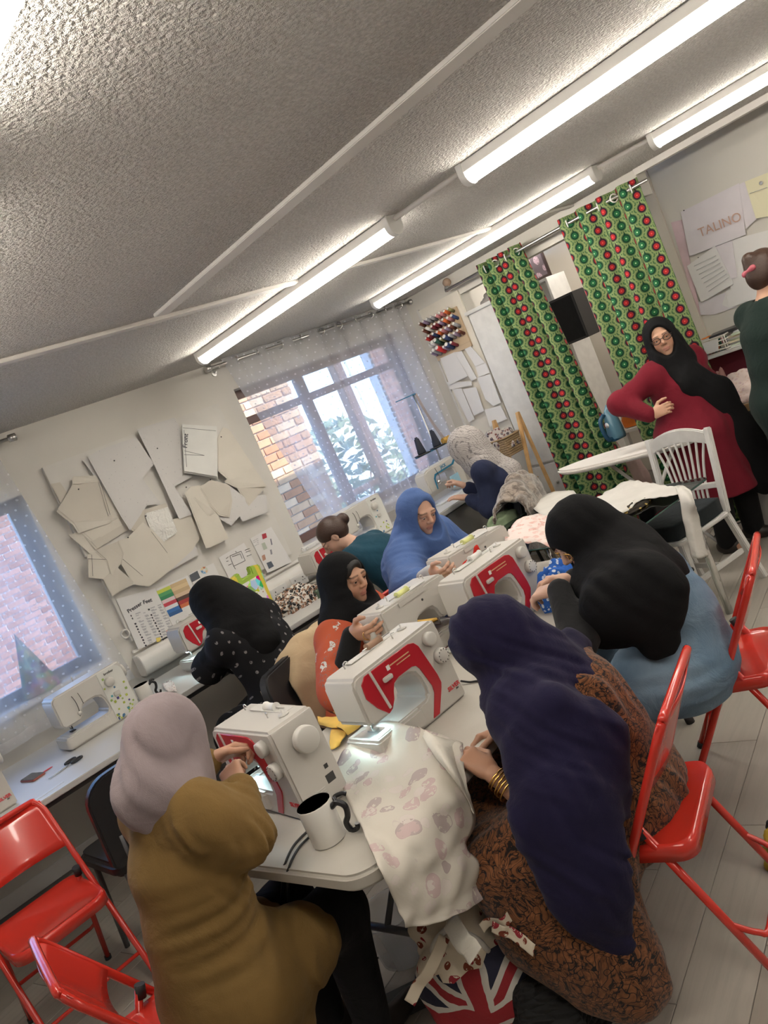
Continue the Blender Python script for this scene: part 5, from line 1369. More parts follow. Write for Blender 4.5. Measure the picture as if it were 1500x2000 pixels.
        if eyes and s.headc is not None:
            g = gaze if gaze is not None else (0, 1, -.1); gd = n3(s.hR[0]*g[0]+s.hR[1]*g[1]+s.hR[2]*g[2])
            for q in (-1, 1):
                c = s.hl(q*.031, .0765, .0035); m = MB(); m.lathe([(0, -.0125*s.hs)]+[(.0125*s.hs*sin(radians(a)), -.0125*s.hs*cos(radians(a))) for a in range(20, 161, 20)]+[(0, .0125*s.hs)], n=14)
                eo = m.build('eye', M_EYEW, s.root); eo.matrix_local = Matrix.Translation(Vector(c-s.base)) @ Vector(gd).to_track_quat('Z', 'Y').to_matrix().to_4x4()
                MB().lathe([(.0062*s.hs, .0108*s.hs), (.0058*s.hs, .0118*s.hs), (.003*s.hs, .0130*s.hs), (0, .0132*s.hs)], n=12).build('iris', M_IRIS, eo)
        return s
    def wear(s, name, shape, mt, h=.009, label=None):
        V1, F1 = shape.mesh(h); o = np_mesh(name, V1, F1, mt, s.root, s.base)
        if label: o['label'] = label
        return o
    # ---- cloth shapes over the skeleton
    def sleeves(s, G, r=(.062, .058, .046), cuff=.0, sides=(1, -1), k=.04, upto=1.0):
        sc = s.sc
        for q in sides:
            S, E, W = s.arms[q]; e = E+(W-E)*upto
            G.chain([S-s.R2*q*.02*sc, E, e], [r[0]*sc, r[1]*sc, r[2]*sc], k)
        return G
    def bodice(s, G, grow=.02, hipw=.0):
        sc = s.sc; R = s.R; g = grow
        G.cone(s.pel-R*(.075+hipw)*sc, s.pel+R*(.075+hipw)*sc, (.12+g)*sc, (.12+g)*sc, .05)
        G.cone(s.pel, s.waist, (.12+g)*sc, (.105+g)*sc, .06)
        for q in (-1, 1): G.cone(s.waist+R*.035*q*sc, s.chest+s.R2*.05*q*sc, (.10+g)*sc, (.105+g)*sc, .06)
        G.cone(s.chest, s.c7-s.d2*.03*sc, (.10+g)*sc, (.06+g)*sc, .06)
        G.cone(s.sho[1], s.sho[-1], (.052+g)*sc, (.052+g)*sc, .05); return G
    def bust(s, G, r=.062, f=.075):
        for q in (-1, 1): G.ell(s.chest+s.F2*f*s.sc+s.R2*.065*q*s.sc-s.d2*.01, np.array([r, r*.85, r*.9])*s.sc, None, .04)
        return G
    def lap(s, G, r=(.115, .095, .075), k=.06, down=1.0):
        sc = s.sc
        for q in (1, -1):
            H, K, A = s.legs[q]; G.chain([H, K, K+(A-K)*down], [r[0]*sc, r[1]*sc, r[2]*sc], k)
        return G
    def hood(s, G, grow=.016, face=True, fc=(.058, .075, .088), fcen=(0, .105, -.022), bun=True, neck=.088):
        """headscarf: shell over skull and neck, opened for the face"""
        R, hs = s.hR, s.hs; g = grow
        G.ell(s.hl(0, -.016, .030), np.array([.077+g, .097+g, .089+g])*hs, R, .02)
        G.ell(s.hl(0, .006, -.030), np.array([.068+g, .078+g, .086+g])*hs, R, .04)
        if bun: G.ell(s.hl(0, -.072, .012), np.array([.058, .050, .058])*hs, R, .04)
        G.cone(s.hl(0, -.01, -.07), s.c7+s.F2*.02*s.sc, (neck)*hs, (neck+.012)*s.sc, .05)
        return G
    def open_face(s, G, fc=(.060, .085, .092), fcen=(0, .120, -.016), k=.012):
        G.cut_ell(s.hl(*fcen), np.array(fc)*s.hs, s.hR, k); G.p[-1] = G.p[-1]+('last',); return G
# ================================================================ cloth of the clothes
def scarfm(name, col, vary=.12, sheen=.06):
    m = MT(name, col, .85, spec=.15, sheen=sheen); m.vary(col, vary, 7)
    m.bump(m.noise(420, 2)*.12+m.noise(9, 4, dist=1.5), .5, .014); return m.m
M_NAVYS = scarfm('navy_scarf', (.014, .0115, .038)); M_MAUVE = scarfm('mauve_scarf', (.29, .235, .245)); M_BLACKS = scarfm('black_scarf', (.0085, .0085, .0095), sheen=0)
M_BLUES = scarfm('blue_scarf', (.075, .135, .32)); M_BLACKC = fabric('black_knit', (.014, .014, .015), sheen=.1)
M_OLIVE = fabric('olive_cotton', (.205, .125, .042), vary=.14, scale=4); M_NAVYC = fabric('navy_cotton', (.022, .028, .062)); M_TEAL = fabric('teal_cotton', (.016, .058, .088))
M_REDC = fabric('wine_wool', (.175, .014, .026), vary=.12); M_GREENC = fabric('dark_green_cotton', (.014, .026, .022))
def _denim():
    m = MT('light_denim', (.17, .26, .36), .85, spec=.15); n = m.noise(5, 4).smooth(.3, .75); w = m.noise(350, 2)
    c = m.mix(n, (.125, .205, .30), (.235, .33, .43)); m.color(c); m.bump(w*.12+m.noise(11, 4, dist=1.5), .7, .014); return m.m
M_DENIM = _denim()
def _paisley():
    m = MT('brown_velvet_paisley', (.2, .09, .04), .8, spec=.12, sheen=.2)
    q = m.n('ShaderNodeVectorMath'); q.operation = 'ADD'; w = m.n('ShaderNodeTexNoise'); w.inputs['Scale'].default_value = 9; m.nt.links.new(m.coord('Object'), w.inputs['Vector'])
    sc = m.n('ShaderNodeVectorMath'); sc.operation = 'SCALE'; sc.inputs[3].default_value = .16; m.nt.links.new(w.outputs['Color'], sc.inputs[0])
    m.nt.links.new(m.coord('Object'), q.inputs[0]); m.nt.links.new(sc.outputs[0], q.inputs[1])
    d = m.voro(52, vec=q.outputs[0]); e = m.voro(52, vec=q.outputs[0], feature='DISTANCE_TO_EDGE'); n = m.noise(75, 4, vec=q.outputs[0])
    c = m.mix(n.smooth(.35, .7), (.085, .032, .014), (.24, .098, .038)); c = m.mix((d*9.0).sin().smooth(.2, .9), c, (.16, .06, .024)); c = m.mix((e < .04), c, (.010, .008, .010)); c = m.mix((n < .40), c, (.014, .010, .010))
    m.color(c); m.bump(n, .3, .002); return m.m
M_PAISLEY = _paisley()
def _floral():
    m = MT('orange_floral', (.5, .1, .05), .75, spec=.2); d = m.voro(13); e = m.noise(48, 3, dist=1.2); z = m.noise(8, 2)
    c = m.mix(m.noise(5, 2), (.42, .075, .035), (.55, .125, .06)); c = m.mix((z > .53)*(e > .50)*(d < .42), c, (.62, .60, .58)); c = m.mix((z > .55)*((e-.52).abs() < .012), c, (.20, .17, .16)); m.color(c); m.bump(m.noise(200, 2), .2, .001); return m.m
M_FLORAL = _floral()
def _motif():
    m = MT('black_motif_cotton', (.015, .015, .016), .85, spec=.15); x, y, z = m.xyz('Object')
    fu = ((x*1.0/.045).fract()-.5)*.045; fv = (((z+y*.3)/.058+((x/.045).floor().mod(2.0))*.5).fract()-.5)*.058
    r = (fu*fu*2.2+fv*fv).sqrt(); n = m.noise(90, 2)
    m.color(m.mix(((r < .0085)*(n > .42)), (.013, .013, .015), (.22, .21, .21))); return m.m
M_MOTIF = _motif()
def _greys():
    m = MT('grey_checked_scarf', (.4, .37, .36), .9, spec=.1); x, y, z = m.xyz('Object'); n = m.noise(60, 3); w = m.noise(12, 3)*.05
    l = ((((x+y*.5+w)*210.0).sin().abs() < .30).max((((z-y*.4+w)*230.0).sin().abs() < .28)))*.75
    m.color(m.mix(l*n.smooth(.3, .6), (.43, .40, .385), (.10, .095, .10))); m.bump(m.noise(100, 3), .5, .003); return m.m
M_GREYS = _greys()
def _hair(name, c):
    m = MT(name, c, .42, spec=.5); x, y, z = m.xyz('Object'); v = m.combine(x*30.0, y*30.0, z*150.0); n = m.noise(2.5, 4, vec=v)
    m.color(m.mix(n, tuple(q*.6 for q in c), tuple(q*1.6 for q in c))); m.bump(n, .6, .003); return m.m
M_HAIR = _hair('brown_hair', (.045, .022, .014)); M_HAIRB = mat('black_hair', (.010, .008, .007), .5)
M_DKTROU = fabric('black_trousers', (.012, .012, .013)); M_SHOE = mat('dark_leather_shoe', (.035, .028, .024), .45, vary=.2); M_SOLE = mat('shoe_sole', (.02, .02, .02), .7)
M_GOLDM = mat('gold', (.75, .45, .14), .25, metal=1)
SK1 = (.53, .305, .205); SK2 = (.47, .255, .165); SK3 = (.60, .37, .27)
def ring_band(parent, c, axis, r, w, mt, name='ring'):
    a = n3(axis); x = n3(np.cross(a, (0.3, .9, .2))); y = np.cross(a, x); c = np.array(c)
    return MB().tube([Vector(c+(x*cos(t)+y*sin(t))*r) for t in np.linspace(0, 2*pi, 18, endpoint=False)], w, 6, closed=True).build(name, mt, parent)
def shoes(f, mt=M_SHOE, sole=M_SOLE, name='shoe'):
    sc = f.sc
    for q in (1, -1):
        H, K, A = f.legs[q]; t = f.toes.get(q, f.toe) if hasattr(f, 'toes') else f.toe; g = Shape(); b = np.array([A[0], A[1], 0])
        g.cone(b-t*.045+[0, 0, .045], b+t*.02+[0, 0, .05], .042*sc, .044*sc, .03); g.cone(b+t*.02+[0, 0, .04], b+t*.155+[0, 0, .030], .043*sc, .033*sc, .03); g.cone(b-t*.03+[0, 0, .06], b-t*.01+[0, 0, .09], .038*sc, .042*sc, .03)
        g.cut_plane(b+[0, 0, .004], (0, 0, -1)); f.wear(name, g, mt, .007)

# ---------------------------------------------------------------- woman in the navy headscarf (foreground, right of the table)
pt = lambda x, y, D: at(x, y, D=D)
f = Figure('woman in a navy headscarf and brown patterned dress bent over the floral cloth', (1.50, 1.53), SK2, .95)
f.spine((1.505, 1.53, .555), (-.28, .96), (-2, 30), side=-2, tl=.80)
f.head((-.55, .62, -.70), px=(958, 1258, 2.33), ears=False)
wl = at(965, 1514, D=2.22); wr = at(990, 1428, D=2.42)
f.arm(-1, wl, (-.6, -.4, -.7), (at(900, 1466, D=2.28)-wl, (.15, .55, -.75)), elbow=at(1062, 1598, D=2.13), curl=.72, thumb=.75)
f.arm(1, wr, (.6, -.3, -.6), (at(897, 1456, D=2.40)-wr, (-.35, -.5, -.72)), elbow=at(1075, 1440, D=2.42), curl=.62, thumb=.75)
f.leg(1); f.leg(-1)
f.finish(h=.012)
g = Shape(); f.bodice(g, .018, .0); f.bust(g)
S, E, W = f.arms[1]; g.chain([S, E, E+(W-E)*.62], [.062, .052, .045], .03)
S, E, W = f.arms[-1]; g.chain([S, E, E+(W-E)*.12], [.064, .056, .052], .03)
f.lap(g, (.125, .105, .09), .09)
g.chain([f.pel+[0, 0, -.05], pt(1110, 1640, 2.16), pt(1180, 1820, 2.12), pt(1235, 1930, 2.10)], [.15, .13, .095, .07], .09)
g.chain([f.legs[-1][1], pt(1000, 1700, 2.20), pt(1060, 1810, 2.18), pt(1150, 1920, 2.14)], [.11, .105, .09, .065], .09)
g.chain([f.legs[1][1], f.legs[1][2]], [.11, .10], .08); g.cone(pt(1080, 1780, 2.2), pt(1225, 1890, 2.12), .10, .08, .1)
g.fold((.8, .5, .1), .10, .016, (0, 0, 1), .5, 1.0); g.cut_plane((0, 0, .006), (0, 0, -1))
f.wear('dress', g, M_PAISLEY, .010)
g = Shape(); f.hood(g, .018, neck=.075)
sh = f.sho
g.ell(f.hl(0, -.05, .01), np.array([.088, .09, .095])*f.hs, f.hR, .04)
g.chain([f.hl(0, -.05, -.04), f.c7+[0, 0, .01], f.c7-f.d2*.08-f.F2*.03], [.09, .105, .095], .05)
g.cone(sh[-1], sh[1], .080, .075, .05)
g.chain([f.hl(-.01, .02, -.09), pt(995, 1365, 2.30), pt(1010, 1410, 2.22)], [.065, .07, .06], .05)
nn = AX_F
g.chain([sh[-1]+f.F2*.02, pt(1085, 1470, 2.10), pt(1105, 1600, 2.03), pt(1148, 1730, 2.01)], [.115, .125, .125, .100], .05, (nn, 2.6))
g.chain([pt(1148, 1730, 2.01), pt(1200, 1840, 2.02)], [.100, .052], .05, (nn, 2.4))
g.chain([sh[-1], pt(1150, 1450, 2.12), pt(1170, 1560, 2.08)], [.09, .09, .08], .05, (nn, 2.2))
g.chain([pt(1000, 1390, 2.17), pt(1080, 1372, 2.10), pt(1185, 1430, 2.12)], [.040, .045, .040], .03)
g.chain([pt(1005, 1425, 2.17), pt(1085, 1412, 2.10), pt(1180, 1470, 2.12)], [.036, .040, .036], .02)
g.fold((.62, -.35, .7), .055, .009, (.4, .6, .5), .33, 1.3, .4); g.fold((.75, -.6, .15), .075, .009, (0, 0, 1), .5, 1.0, 1.4)
f.wear('headscarf', g, M_NAVYS, .0085)
W = f.arms[-1][2]; E = f.arms[-1][1]; ax = n3(W-E)
for k in range(5): ring_band(f.root, W-ax*(.012+.011*k)-f.base, ax+np.array([.08*(k % 2), .05*(k % 3), 0]), .034+.0012*k, .0028, M_GOLDM, 'bangle')

# ---------------------------------------------------------------- woman in the mauve headscarf and olive coat (foreground, left)
P10 = at(372, 1915, D=2.03)
f = Figure('woman in a mauve headscarf and olive coat seen from behind', (P10[0], P10[1]), SK2, .93)
f.spine((P10[0], P10[1], .565), (.975, .12), (6, 15))
f.head((.86, .30, -.42), px=(334, 1446, 2.17), ears=False)
wr = at(468, 1545, D=2.13); wl = at(405, 1490, D=2.38)
f.arm(1, wr, (-.2, -.6, -.8), (at(442, 1490, D=2.22)-wr, (.55, .55, -.45)), elbow=at(478, 1636, D=2.06), curl=.6, thumb=.6)
f.arm(-1, wl, (-.2, .8, -.5), (at(462, 1460, D=2.42)-wl, (.2, -.6, -.7)), curl=.6, thumb=.6)
f.leg(1, f.pel*[1, 1, 0]+[.34, .05, .085], (.95, .15, .6)); f.leg(-1, f.pel*[1, 1, 0]+[.30, .24, .085], (.9, .35, .6))
f.finish(h=.012)
g = Shape(); f.bodice(g, .022, .0); f.bust(g, .05)
S, E, W = f.arms[1]; g.cone(f.c7, S, .06, .06, .06); g.chain([S, S+(E-S)*.5, E, W], [.064, .064, .060, .044], .05)
f.sleeves(g, (.07, .065, .045), sides=(-1,))
g.cone(f.pel-f.F*.02, f.waist-f.F*.01, .135, .125, .05); g.cone(f.sho[1]*.75+f.c7*.25+[0, 0, .035], f.sho[-1]*.75+f.c7*.25+[0, 0, .035], .062, .062, .06); g.cone(f.c7+[0, 0, .02], f.chest, .085, .12, .05)
for q in (1, -1): g.cone(f.legs[q][0], f.legs[q][0]*.45+f.legs[q][1]*.55, .128, .105, .05)
g.chain([f.pel, pt(425, 1880, 2.10), pt(490, 1985, 2.08)], [.135, .112, .10], .07)
g.chain([f.legs[1][0]*.5+f.legs[1][1]*.5, pt(520, 1860, 2.18), pt(572, 2000, 2.16)], [.095, .072, .062], .06)
E1, W1_, S1 = f.arms[1][1], f.arms[1][2], f.arms[1][0]
g.fold(n3(W1_-E1)+n3(E1-S1)*.6, .058, .045, (0, 0, 1), .2, .8, .3, (E1, .11)); g.fold(f.F+f.R*.8, .065, .040, (0, 0, 1), .4, .7, .9, (f.pel+f.F*.14-[0, 0, .05], .20)); g.fold((.1, .1, 1), .08, .024, (.7, .7, 0), .3, 1.0, 1.0, (f.waist+f.R*.08, .13)); g.fold(f.R2+f.d2*.5, .07, .026, f.F, .4, 1.0, 1.0, (f.sho[1], .12))
f.wear('coat', g, M_OLIVE, .008)
g = Shape(); cuffw = f.arms[1]; g.chain([cuffw[1]+(cuffw[2]-cuffw[1])*.80, cuffw[1]+(cuffw[2]-cuffw[1])*.97], [.054, .049], .02); f.wear('cuff', g, M_OLIVE, .008)
g = Shape()
for q in (1, -1): g.chain([f.legs[q][0]+(f.legs[q][1]-f.legs[q][0])*.3, f.legs[q][1], f.legs[q][2]], [.105, .082, .055], .04)
f.wear('trousers', g, M_DKTROU, .012); shoes(f)
g = Shape(); f.hood(g, .018, neck=.082)
g.ell(f.hl(0, -.05, -.01), np.array([.084, .082, .10])*f.hs, f.hR, .04)
g.chain([f.hl(0, -.04, -.06), f.c7+[0, 0, .015]-f.F2*.005], [.092, .098], .04)
g.cone(f.sho[1]*.45+f.c7*.55+[0, 0, .055], f.sho[-1]*.45+f.c7*.55+[0, 0, .055], .072, .072, .05)
g.ell(f.c7+[0, 0, .07]-f.F2*.03, (.105, .10, .085), None, .05)
g.chain([f.hl(0, .03, -.10), f.chest+f.F2*.08+[0, 0, .12]], [.075, .07], .04)
g.fold((.1, -.75, .55), .085, .010, (.5, -.2, .8), .3, 1.4, .5)
f.wear('headscarf', g, M_MAUVE, .0085)
tq = f.sho[1]*.72+f.c7*.28+[0, 0, .092]; tb = Shape().chain([tq-f.R2*.05-f.F2*.02, tq+f.R2*.02], [.026, .022], .01, ((0, 0, 1), 2.5)); f.wear('shoulder_tab', tb, M_OLIVE, .006)
MB().lathe([(0, 0), (.010, 0), (.011, .002), (.008, .004), (0, .003)], n=14).build('button', mat('brown_button', (.07, .045, .03), .3), f.root).matrix_local = Matrix.Translation(Vector(tq+[0, 0, .010]-f.base)) @ Vector((0, -.2, 1)).to_track_quat('Z', 'Y').to_matrix().to_4x4()

# ---------------------------------------------------------------- woman in the black headscarf and denim dress (right of the table)
f = Figure('woman in a black headscarf and light denim dress hunched over her machine', (2.29, 1.66), SK3, .95)
f.spine((2.29, 1.665, .56), (-.25, .97), (-2, 32), tl=.82)
f.head((-.80, .38, -.45), px=(1130, 1046, 2.80), ears=False, lids=1.0)
wl = at(1092, 1150, D=2.72); wr = at(1120, 1130, D=3.0)
f.arm(-1, wl, (-.6, -.6, -.6), (at(1040, 1160, D=2.80)-wl, (.1, .3, -.9)), curl=.5, thumb=.5)
f.arm(1, wr, (.6, .2, -.6), (at(1075, 1130, D=3.0)-wr, (-.2, 0, -.9)), curl=.5, thumb=.5)
f.leg(1); f.leg(-1)
f.finish(h=.012, gaze=(0, .8, -.6))
g = Shape(); f.bodice(g, .03, .02); g.cone(f.pel-f.F*.02, f.waist-f.F*.02, .145, .135, .05); f.lap(g, (.125, .105, .09), .07)
g.chain([f.pel+[0, 0, -.02], pt(1265, 1330, 2.70), pt(1215, 1385, 2.72)], [.14, .115, .09], .06)
g.fold((.3, .1, 1), .10, .012, (.8, .5, .0), .35, 1.3); g.cut_plane((0, 0, .30), (0, 0, -1))
f.wear('dress', g, M_DENIM, .010)
for q in (1, -1): f.wear('sleeve', f.sleeves(Shape(), (.062, .055, .044), sides=(q,), upto=.96), M_BLACKC, .009)
g = Shape()
for q in (1, -1): g.chain([f.legs[q][0], f.legs[q][1], f.legs[q][2]], [.08, .065, .048], .04)
f.wear('trousers', g, M_DKTROU, .012); shoes(f)
g = Shape(); f.hood(g, .018, neck=.085); f.open_face(g, (.056, .085, .084), (.0, .125, -.035))
g.ell(f.hl(0, -.045, .01), np.array([.085, .085, .095])*f.hs, f.hR, .04)
g.chain([f.hl(0, -.05, -.04), f.c7+[0, 0, .01], f.c7-f.d2*.12-f.F2*.04], [.10, .125, .115], .05)
g.cone(f.sho[1], f.sho[-1], .085, .09, .05)
g.chain([f.c7-f.F2*.03, pt(1255, 1165, 2.56), pt(1285, 1245, 2.57)], [.13, .135, .07], .05, (AX_F, 1.7))
g.chain([f.sho[-1], pt(1200, 1190, 2.56), pt(1180, 1222, 2.60)], [.10, .10, .075], .05, (AX_F, 1.7))
g.chain([f.hl(0, .0, -.12), pt(1165, 1140, 2.72)], [.08, .085], .05)
g.fold((.5, -.5, .7), .085, .010, (.4, .6, .5), .33, 1.3, .4)
f.wear('headscarf', g, M_BLACKS, .0085)
for q in (-1, 1):
    pts = [f.hl(q*.032+.022*cos(a), .099-.010*abs(cos(a)), .002+.016*sin(a)) for a in np.linspace(0, 2*pi, 18, endpoint=False)]
    MB().tube([Vector(p-f.base) for p in pts], .0018, 6, closed=True).build('glasses_rim', M_GOLDM, f.root)

# ---------------------------------------------------------------- woman in the black headscarf and orange floral dress
f = Figure('woman in a black headscarf and orange floral dress with her hand on a machine wheel', (2.05, 3.24), SK1, .94)
f.spine((2.05, 3.24, .56), (.30, -.95), (10, 20), twist=10, tl=.93)
f.head((.14, -.96, -.14), px=(676, 1133, 3.45), ears=False, lids=.55)
wr = at(688, 1236, D=3.18)
f.arm(1, wr, (-.6, .0, -.8), (at(728, 1240, D=3.08)-wr, (.55, -.6, .15)), curl=.42, thumb=.15, size=1.05)
f.arm(-1, f.pel+f.F*.38-f.R*.12+[0, 0, .24], (.5, .3, -.7), ((-.2, -.9, -.1), (0, 0, -1)), curl=.4)
f.leg(1); f.leg(-1)
f.finish(h=.013, gaze=(.15, .9, -.22))
g = Shape(); f.bodice(g, .035); f.bust(g, .075, .08); f.lap(g, (.13, .11, .09), .08)
for q in (1, -1):
    S, E, W = f.arms[q]; g.chain([S, S+(E-S)*.98], [.092, .098], .04)
g.fold((.2, .6, .6), .11, .007, (.7, 0, .3), .3, 1.2)
f.wear('dress', g, M_FLORAL, .010)
for q in (1, -1): f.wear('sleeve', f.sleeves(Shape(), (.06, .056, .042), sides=(q,), upto=.95), M_BLACKC, .009)
g = Shape(); f.hood(g, .016, neck=.085); f.open_face(g, (.072, .11, .102), (.0, .118, -.010))
g.ell(f.hl(0, -.05, -.03), np.array([.088, .088, .11])*f.hs, f.hR, .05)
g.chain([f.hl(0, -.02, -.09), f.c7+[0, 0, .03]], [.092, .105], .05)
g.cone(f.sho[1]*.7+f.c7*.3+[0, 0, .03], f.sho[-1]*.7+f.c7*.3+[0, 0, .03], .085, .085, .06)
g.chain([f.hl(0, .06, -.14), f.chest+f.F2*.12+[0, 0, .06], f.chest+f.F2*.14-[0, 0, .08]], [.075, .095, .08], .05)
g.fold((.4, .2, 1), .07, .005, (.7, .7, 0), .25, 1.4, .8)
f.wear('headscarf', g, M_BLACKS, .008)
g = Shape(); g.ell(f.hl(0, .003, .052), np.array([.0775, .088, .066])*f.hs, f.hR, .01); g.cut_ell(f.hl(0, .118, -.010), np.array([.060, .07, .086])*f.hs, f.hR, .006)
f.wear('hair', g, M_HAIRB, .006)
S, E, W = f.arms[1]; hd = f.hands[0][1]; ring_band(f.root, W+hd*.095-f.base, hd, .020, .0022, M_GOLDM)

# ---------------------------------------------------------------- woman in the blue headscarf
f = Figure('woman in a blue headscarf and blue shawl looking down at her sewing', (2.66, 3.40), SK3, .94)
f.spine((2.66, 3.38, .56), (.05, -1), (10, 20), twist=8)
f.head((-.18, -.92, -.33), px=(818, 1002, 4.06), ears=False, lids=1.15, roll=-4)
f.arm(1, at(842, 1120, D=3.62), (-.7, 0, -.7), (at(866, 1124, D=3.54)-at(842, 1120, D=3.62), (.5, -.4, .3)), curl=.5, thumb=.3)
f.arm(-1, f.pel+f.F*.36-f.R*.16+[0, 0, .25], (.6, .2, -.7), ((-.3, -.9, 0), (0, 0, -1)), curl=.4)
f.leg(1); f.leg(-1)
f.finish(h=.013, gaze=(.0, .8, -.6))
g = Shape(); f.bodice(g, .02); f.bust(g); f.sleeves(g, (.058, .054, .042)); f.lap(g, (.12, .1, .08)); f.wear('dress', g, fabric('pale_grey_cotton', (.48, .48, .50)), .011)
g = Shape(); f.hood(g, .014, neck=.080); f.open_face(g, (.068, .105, .108), (.0, .118, -.008))
g.ell(f.hl(0, -.05, -.03), np.array([.08, .08, .10])*f.hs, f.hR, .05)
g.chain([f.hl(0, -.02, -.09), f.c7+[0, 0, .02]], [.088, .105], .05)
g.cone(f.sho[1]+[0, 0, .01], f.sho[-1]+[0, 0, .01], .088, .088, .06)
g.chain([f.hl(-.02, .05, -.12), f.chest+f.F2*.12+f.R2*.02+[0, 0, .07]], [.085, .10], .05)
for q in (1, -1):
    S, E, W = f.arms[q]; g.chain([S, E, E+(W-E)*.45], [.10, .092, .07], .05)
g.chain([f.c7-f.F2*.03, f.chest-f.F2*.06, f.waist-f.F2*.04], [.13, .16, .15], .06); g.chain([f.chest+f.F2*.05, f.waist+f.F2*.06], [.14, .13], .06)
g.fold((.45, .2, .9), .072, .0065, (.7, .7, 0), .28, 1.4, .8); g.fold((.8, .3, .3), .12, .005, (0, 0, 1), .3, 1.2)
f.wear('headscarf', g, M_BLUES, .008)

# ---------------------------------------------------------------- woman in black at the wall desk
f = Figure('woman in a black headscarf and black dress with small motifs at the wall desk', (2.04, 3.90), SK2, .95)
f.spine((2.03, 3.90, .56), (-.28, .96), (8, 22))
f.head((-.45, .75, -.55), px=(418, 1180, 4.15), ears=False)
wl = at(402, 1292, D=4.40)
f.arm(-1, wl, (-.8, -.2, -.6), (at(392, 1268, D=4.52)-wl, (.3, .2, -.9)), curl=.4)
f.arm(1, f.pel+f.F*.42+f.R*.12+[0, 0, .25], (.8, -.1, -.6), ((-.2, .9, 0), (0, 0, -1)), curl=.4)
f.leg(1); f.leg(-1); f.finish(h=.014, eyes=False)
g = Shape(); f.bodice(g, .045, .02); f.sleeves(g, (.088, .085, .066)); f.lap(g, (.14, .12, .10), .08); g.cone(f.pel, f.pel+[0, 0, -.30], .20, .19, .1); g.cone(f.pel-f.F*.04, f.waist-f.F*.03, .18, .16, .06)
g.fold((.9, .2, .2), .12, .007, (0, 0, 1), .4, 1.1); f.wear('dress', g, M_MOTIF, .011)
g = Shape(); f.hood(g, .028, neck=.10); g.ell(f.hl(0, -.05, -.02), np.array([.10, .10, .12])*f.hs, f.hR, .05)
g.chain([f.hl(0, -.03, -.08), f.c7+[0, 0, .03]-f.F2*.01, f.chest-f.F2*.10-f.R2*.05], [.125, .135, .09], .06); g.cone(f.sho[1]*.6+f.c7*.4+[0, 0, .02], f.sho[-1]*.6+f.c7*.4+[0, 0, .02], .085, .085, .06)
g.chain([f.sho[-1]*.8+f.c7*.2, f.arms[-1][1]*.6+f.sho[-1]*.4], [.09, .08], .05)
g.fold((.5, .3, .8), .09, .006, (.5, -.5, .3), .3, 1.3, .5); f.wear('headscarf', g, M_BLACKS, .009)

# ---------------------------------------------------------------- woman with a hair bun at the wall desk
f = Figure('woman with a dark hair bun and teal top bent low over the wall desk', (3.02, 4.04), SK3, .96)
f.spine((3.04, 4.02, .56), (-.35, .94), (20, 48))
f.head((-.75, .50, -.60), px=(652, 1048, 5.0))
f.arm(1, f.pel+f.F*.5+f.R*.10+[0, 0, .25], (.8, -.1, -.6), ((-.4, .8, 0), (0, 0, -1)), curl=.4); f.arm(-1, f.pel+f.F*.5-f.R*.10+[0, 0, .25], (-.8, -.1, -.6), ((.1, .9, 0), (0, 0, -1)), curl=.4)
f.leg(1); f.leg(-1); f.finish(h=.012, hh=.005, eyes=False)
g = Shape(); f.bodice(g, .026); f.sleeves(g, (.07, .06, .05), upto=.3)
g.cone(f.chest+f.d2*.02-f.F2*.02, f.c7-f.d2*.05-f.F2*.005, .12, .085, .05)
g.fold((.6, .3, .6), .10, .006, (0, 0, 1), .3, 1.2); g.cut_ell(f.c7+f.d2*.05+f.F2*.01, (.085, .085, .085), None, .01); f.wear('top', g, M_TEAL, .010)
g = Shape(); f.lap(g, (.12, .1, .075)); g.cone(f.hip[1], f.hip[-1], .125, .125, .04); f.wear('trousers', g, M_DKTROU, .013)
g = Shape(); g.ell(f.hl(0, -.020, .040), np.array([.083, .100, .088])*f.hs, f.hR, .01); g.ell(f.hl(0, -.045, -.005), np.array([.074, .072, .066])*f.hs, f.hR, .03)
g.cut_ell(f.hl(0, .125, -.030), np.array([.066, .085, .100])*f.hs, f.hR, .01)
for q in (-1, 1): g.cut_ell(f.hl(q*.085, .004, -.012), np.array([.030, .024, .034])*f.hs, f.hR, .008)
g.ell(f.hl(0, -.128, .012), np.array([.044, .036, .042])*f.hs, f.hR, .012); f.wear('hair', g, M_HAIR, .006)
ring_band(f.root, f.hl(0, -.103, .014)-f.base, f.hR[1], .033, .006, M_HAIRB, 'hair_tie')

# ---------------------------------------------------------------- woman at the industrial machine
f = Figure('woman in a grey checked scarf and navy top at the industrial machine', (4.26, 4.06), SK3, .96)
f.spine((4.30, 4.05, .62), (-.50, .86), (2, 14))
f.head((-.70, .62, -.32), px=(908, 874, 5.75), ears=False)
wl = at(912, 972, D=5.78); wr = at(905, 948, D=5.92)
f.arm(-1, wl, (-.2, -.5, -.9), (at(880, 970, D=5.86)-wl, (.0, .1, -1)), curl=.18, thumb=.2)
f.arm(1, wr, (.6, -.4, -.6), (at(884, 938, D=5.98)-wr, (-.3, -.3, -.8)), curl=.6, thumb=.7)
f.leg(1); f.leg(-1); f.finish(h=.013, hh=.006, eyes=False)
g = Shape(); f.bodice(g, .03); f.sleeves(g, (.074, .064, .05), upto=.80); g.fold((.6, .3, .6), .09, .005, (0, 0, 1), .3, 1.2); f.wear('top', g, M_NAVYC, .010)
g = Shape(); f.lap(g, (.135, .11, .085), .06); g.cone(f.hip[1], f.hip[-1], .145, .145, .05); g.fold((.9, .3, .2), .08, .006); f.wear('skirt', g, M_DENIM, .012)
g = Shape(); f.hood(g, .030, neck=.10); g.ell(f.hl(0, -.055, .0), np.array([.105, .105, .11])*f.hs, f.hR, .05)
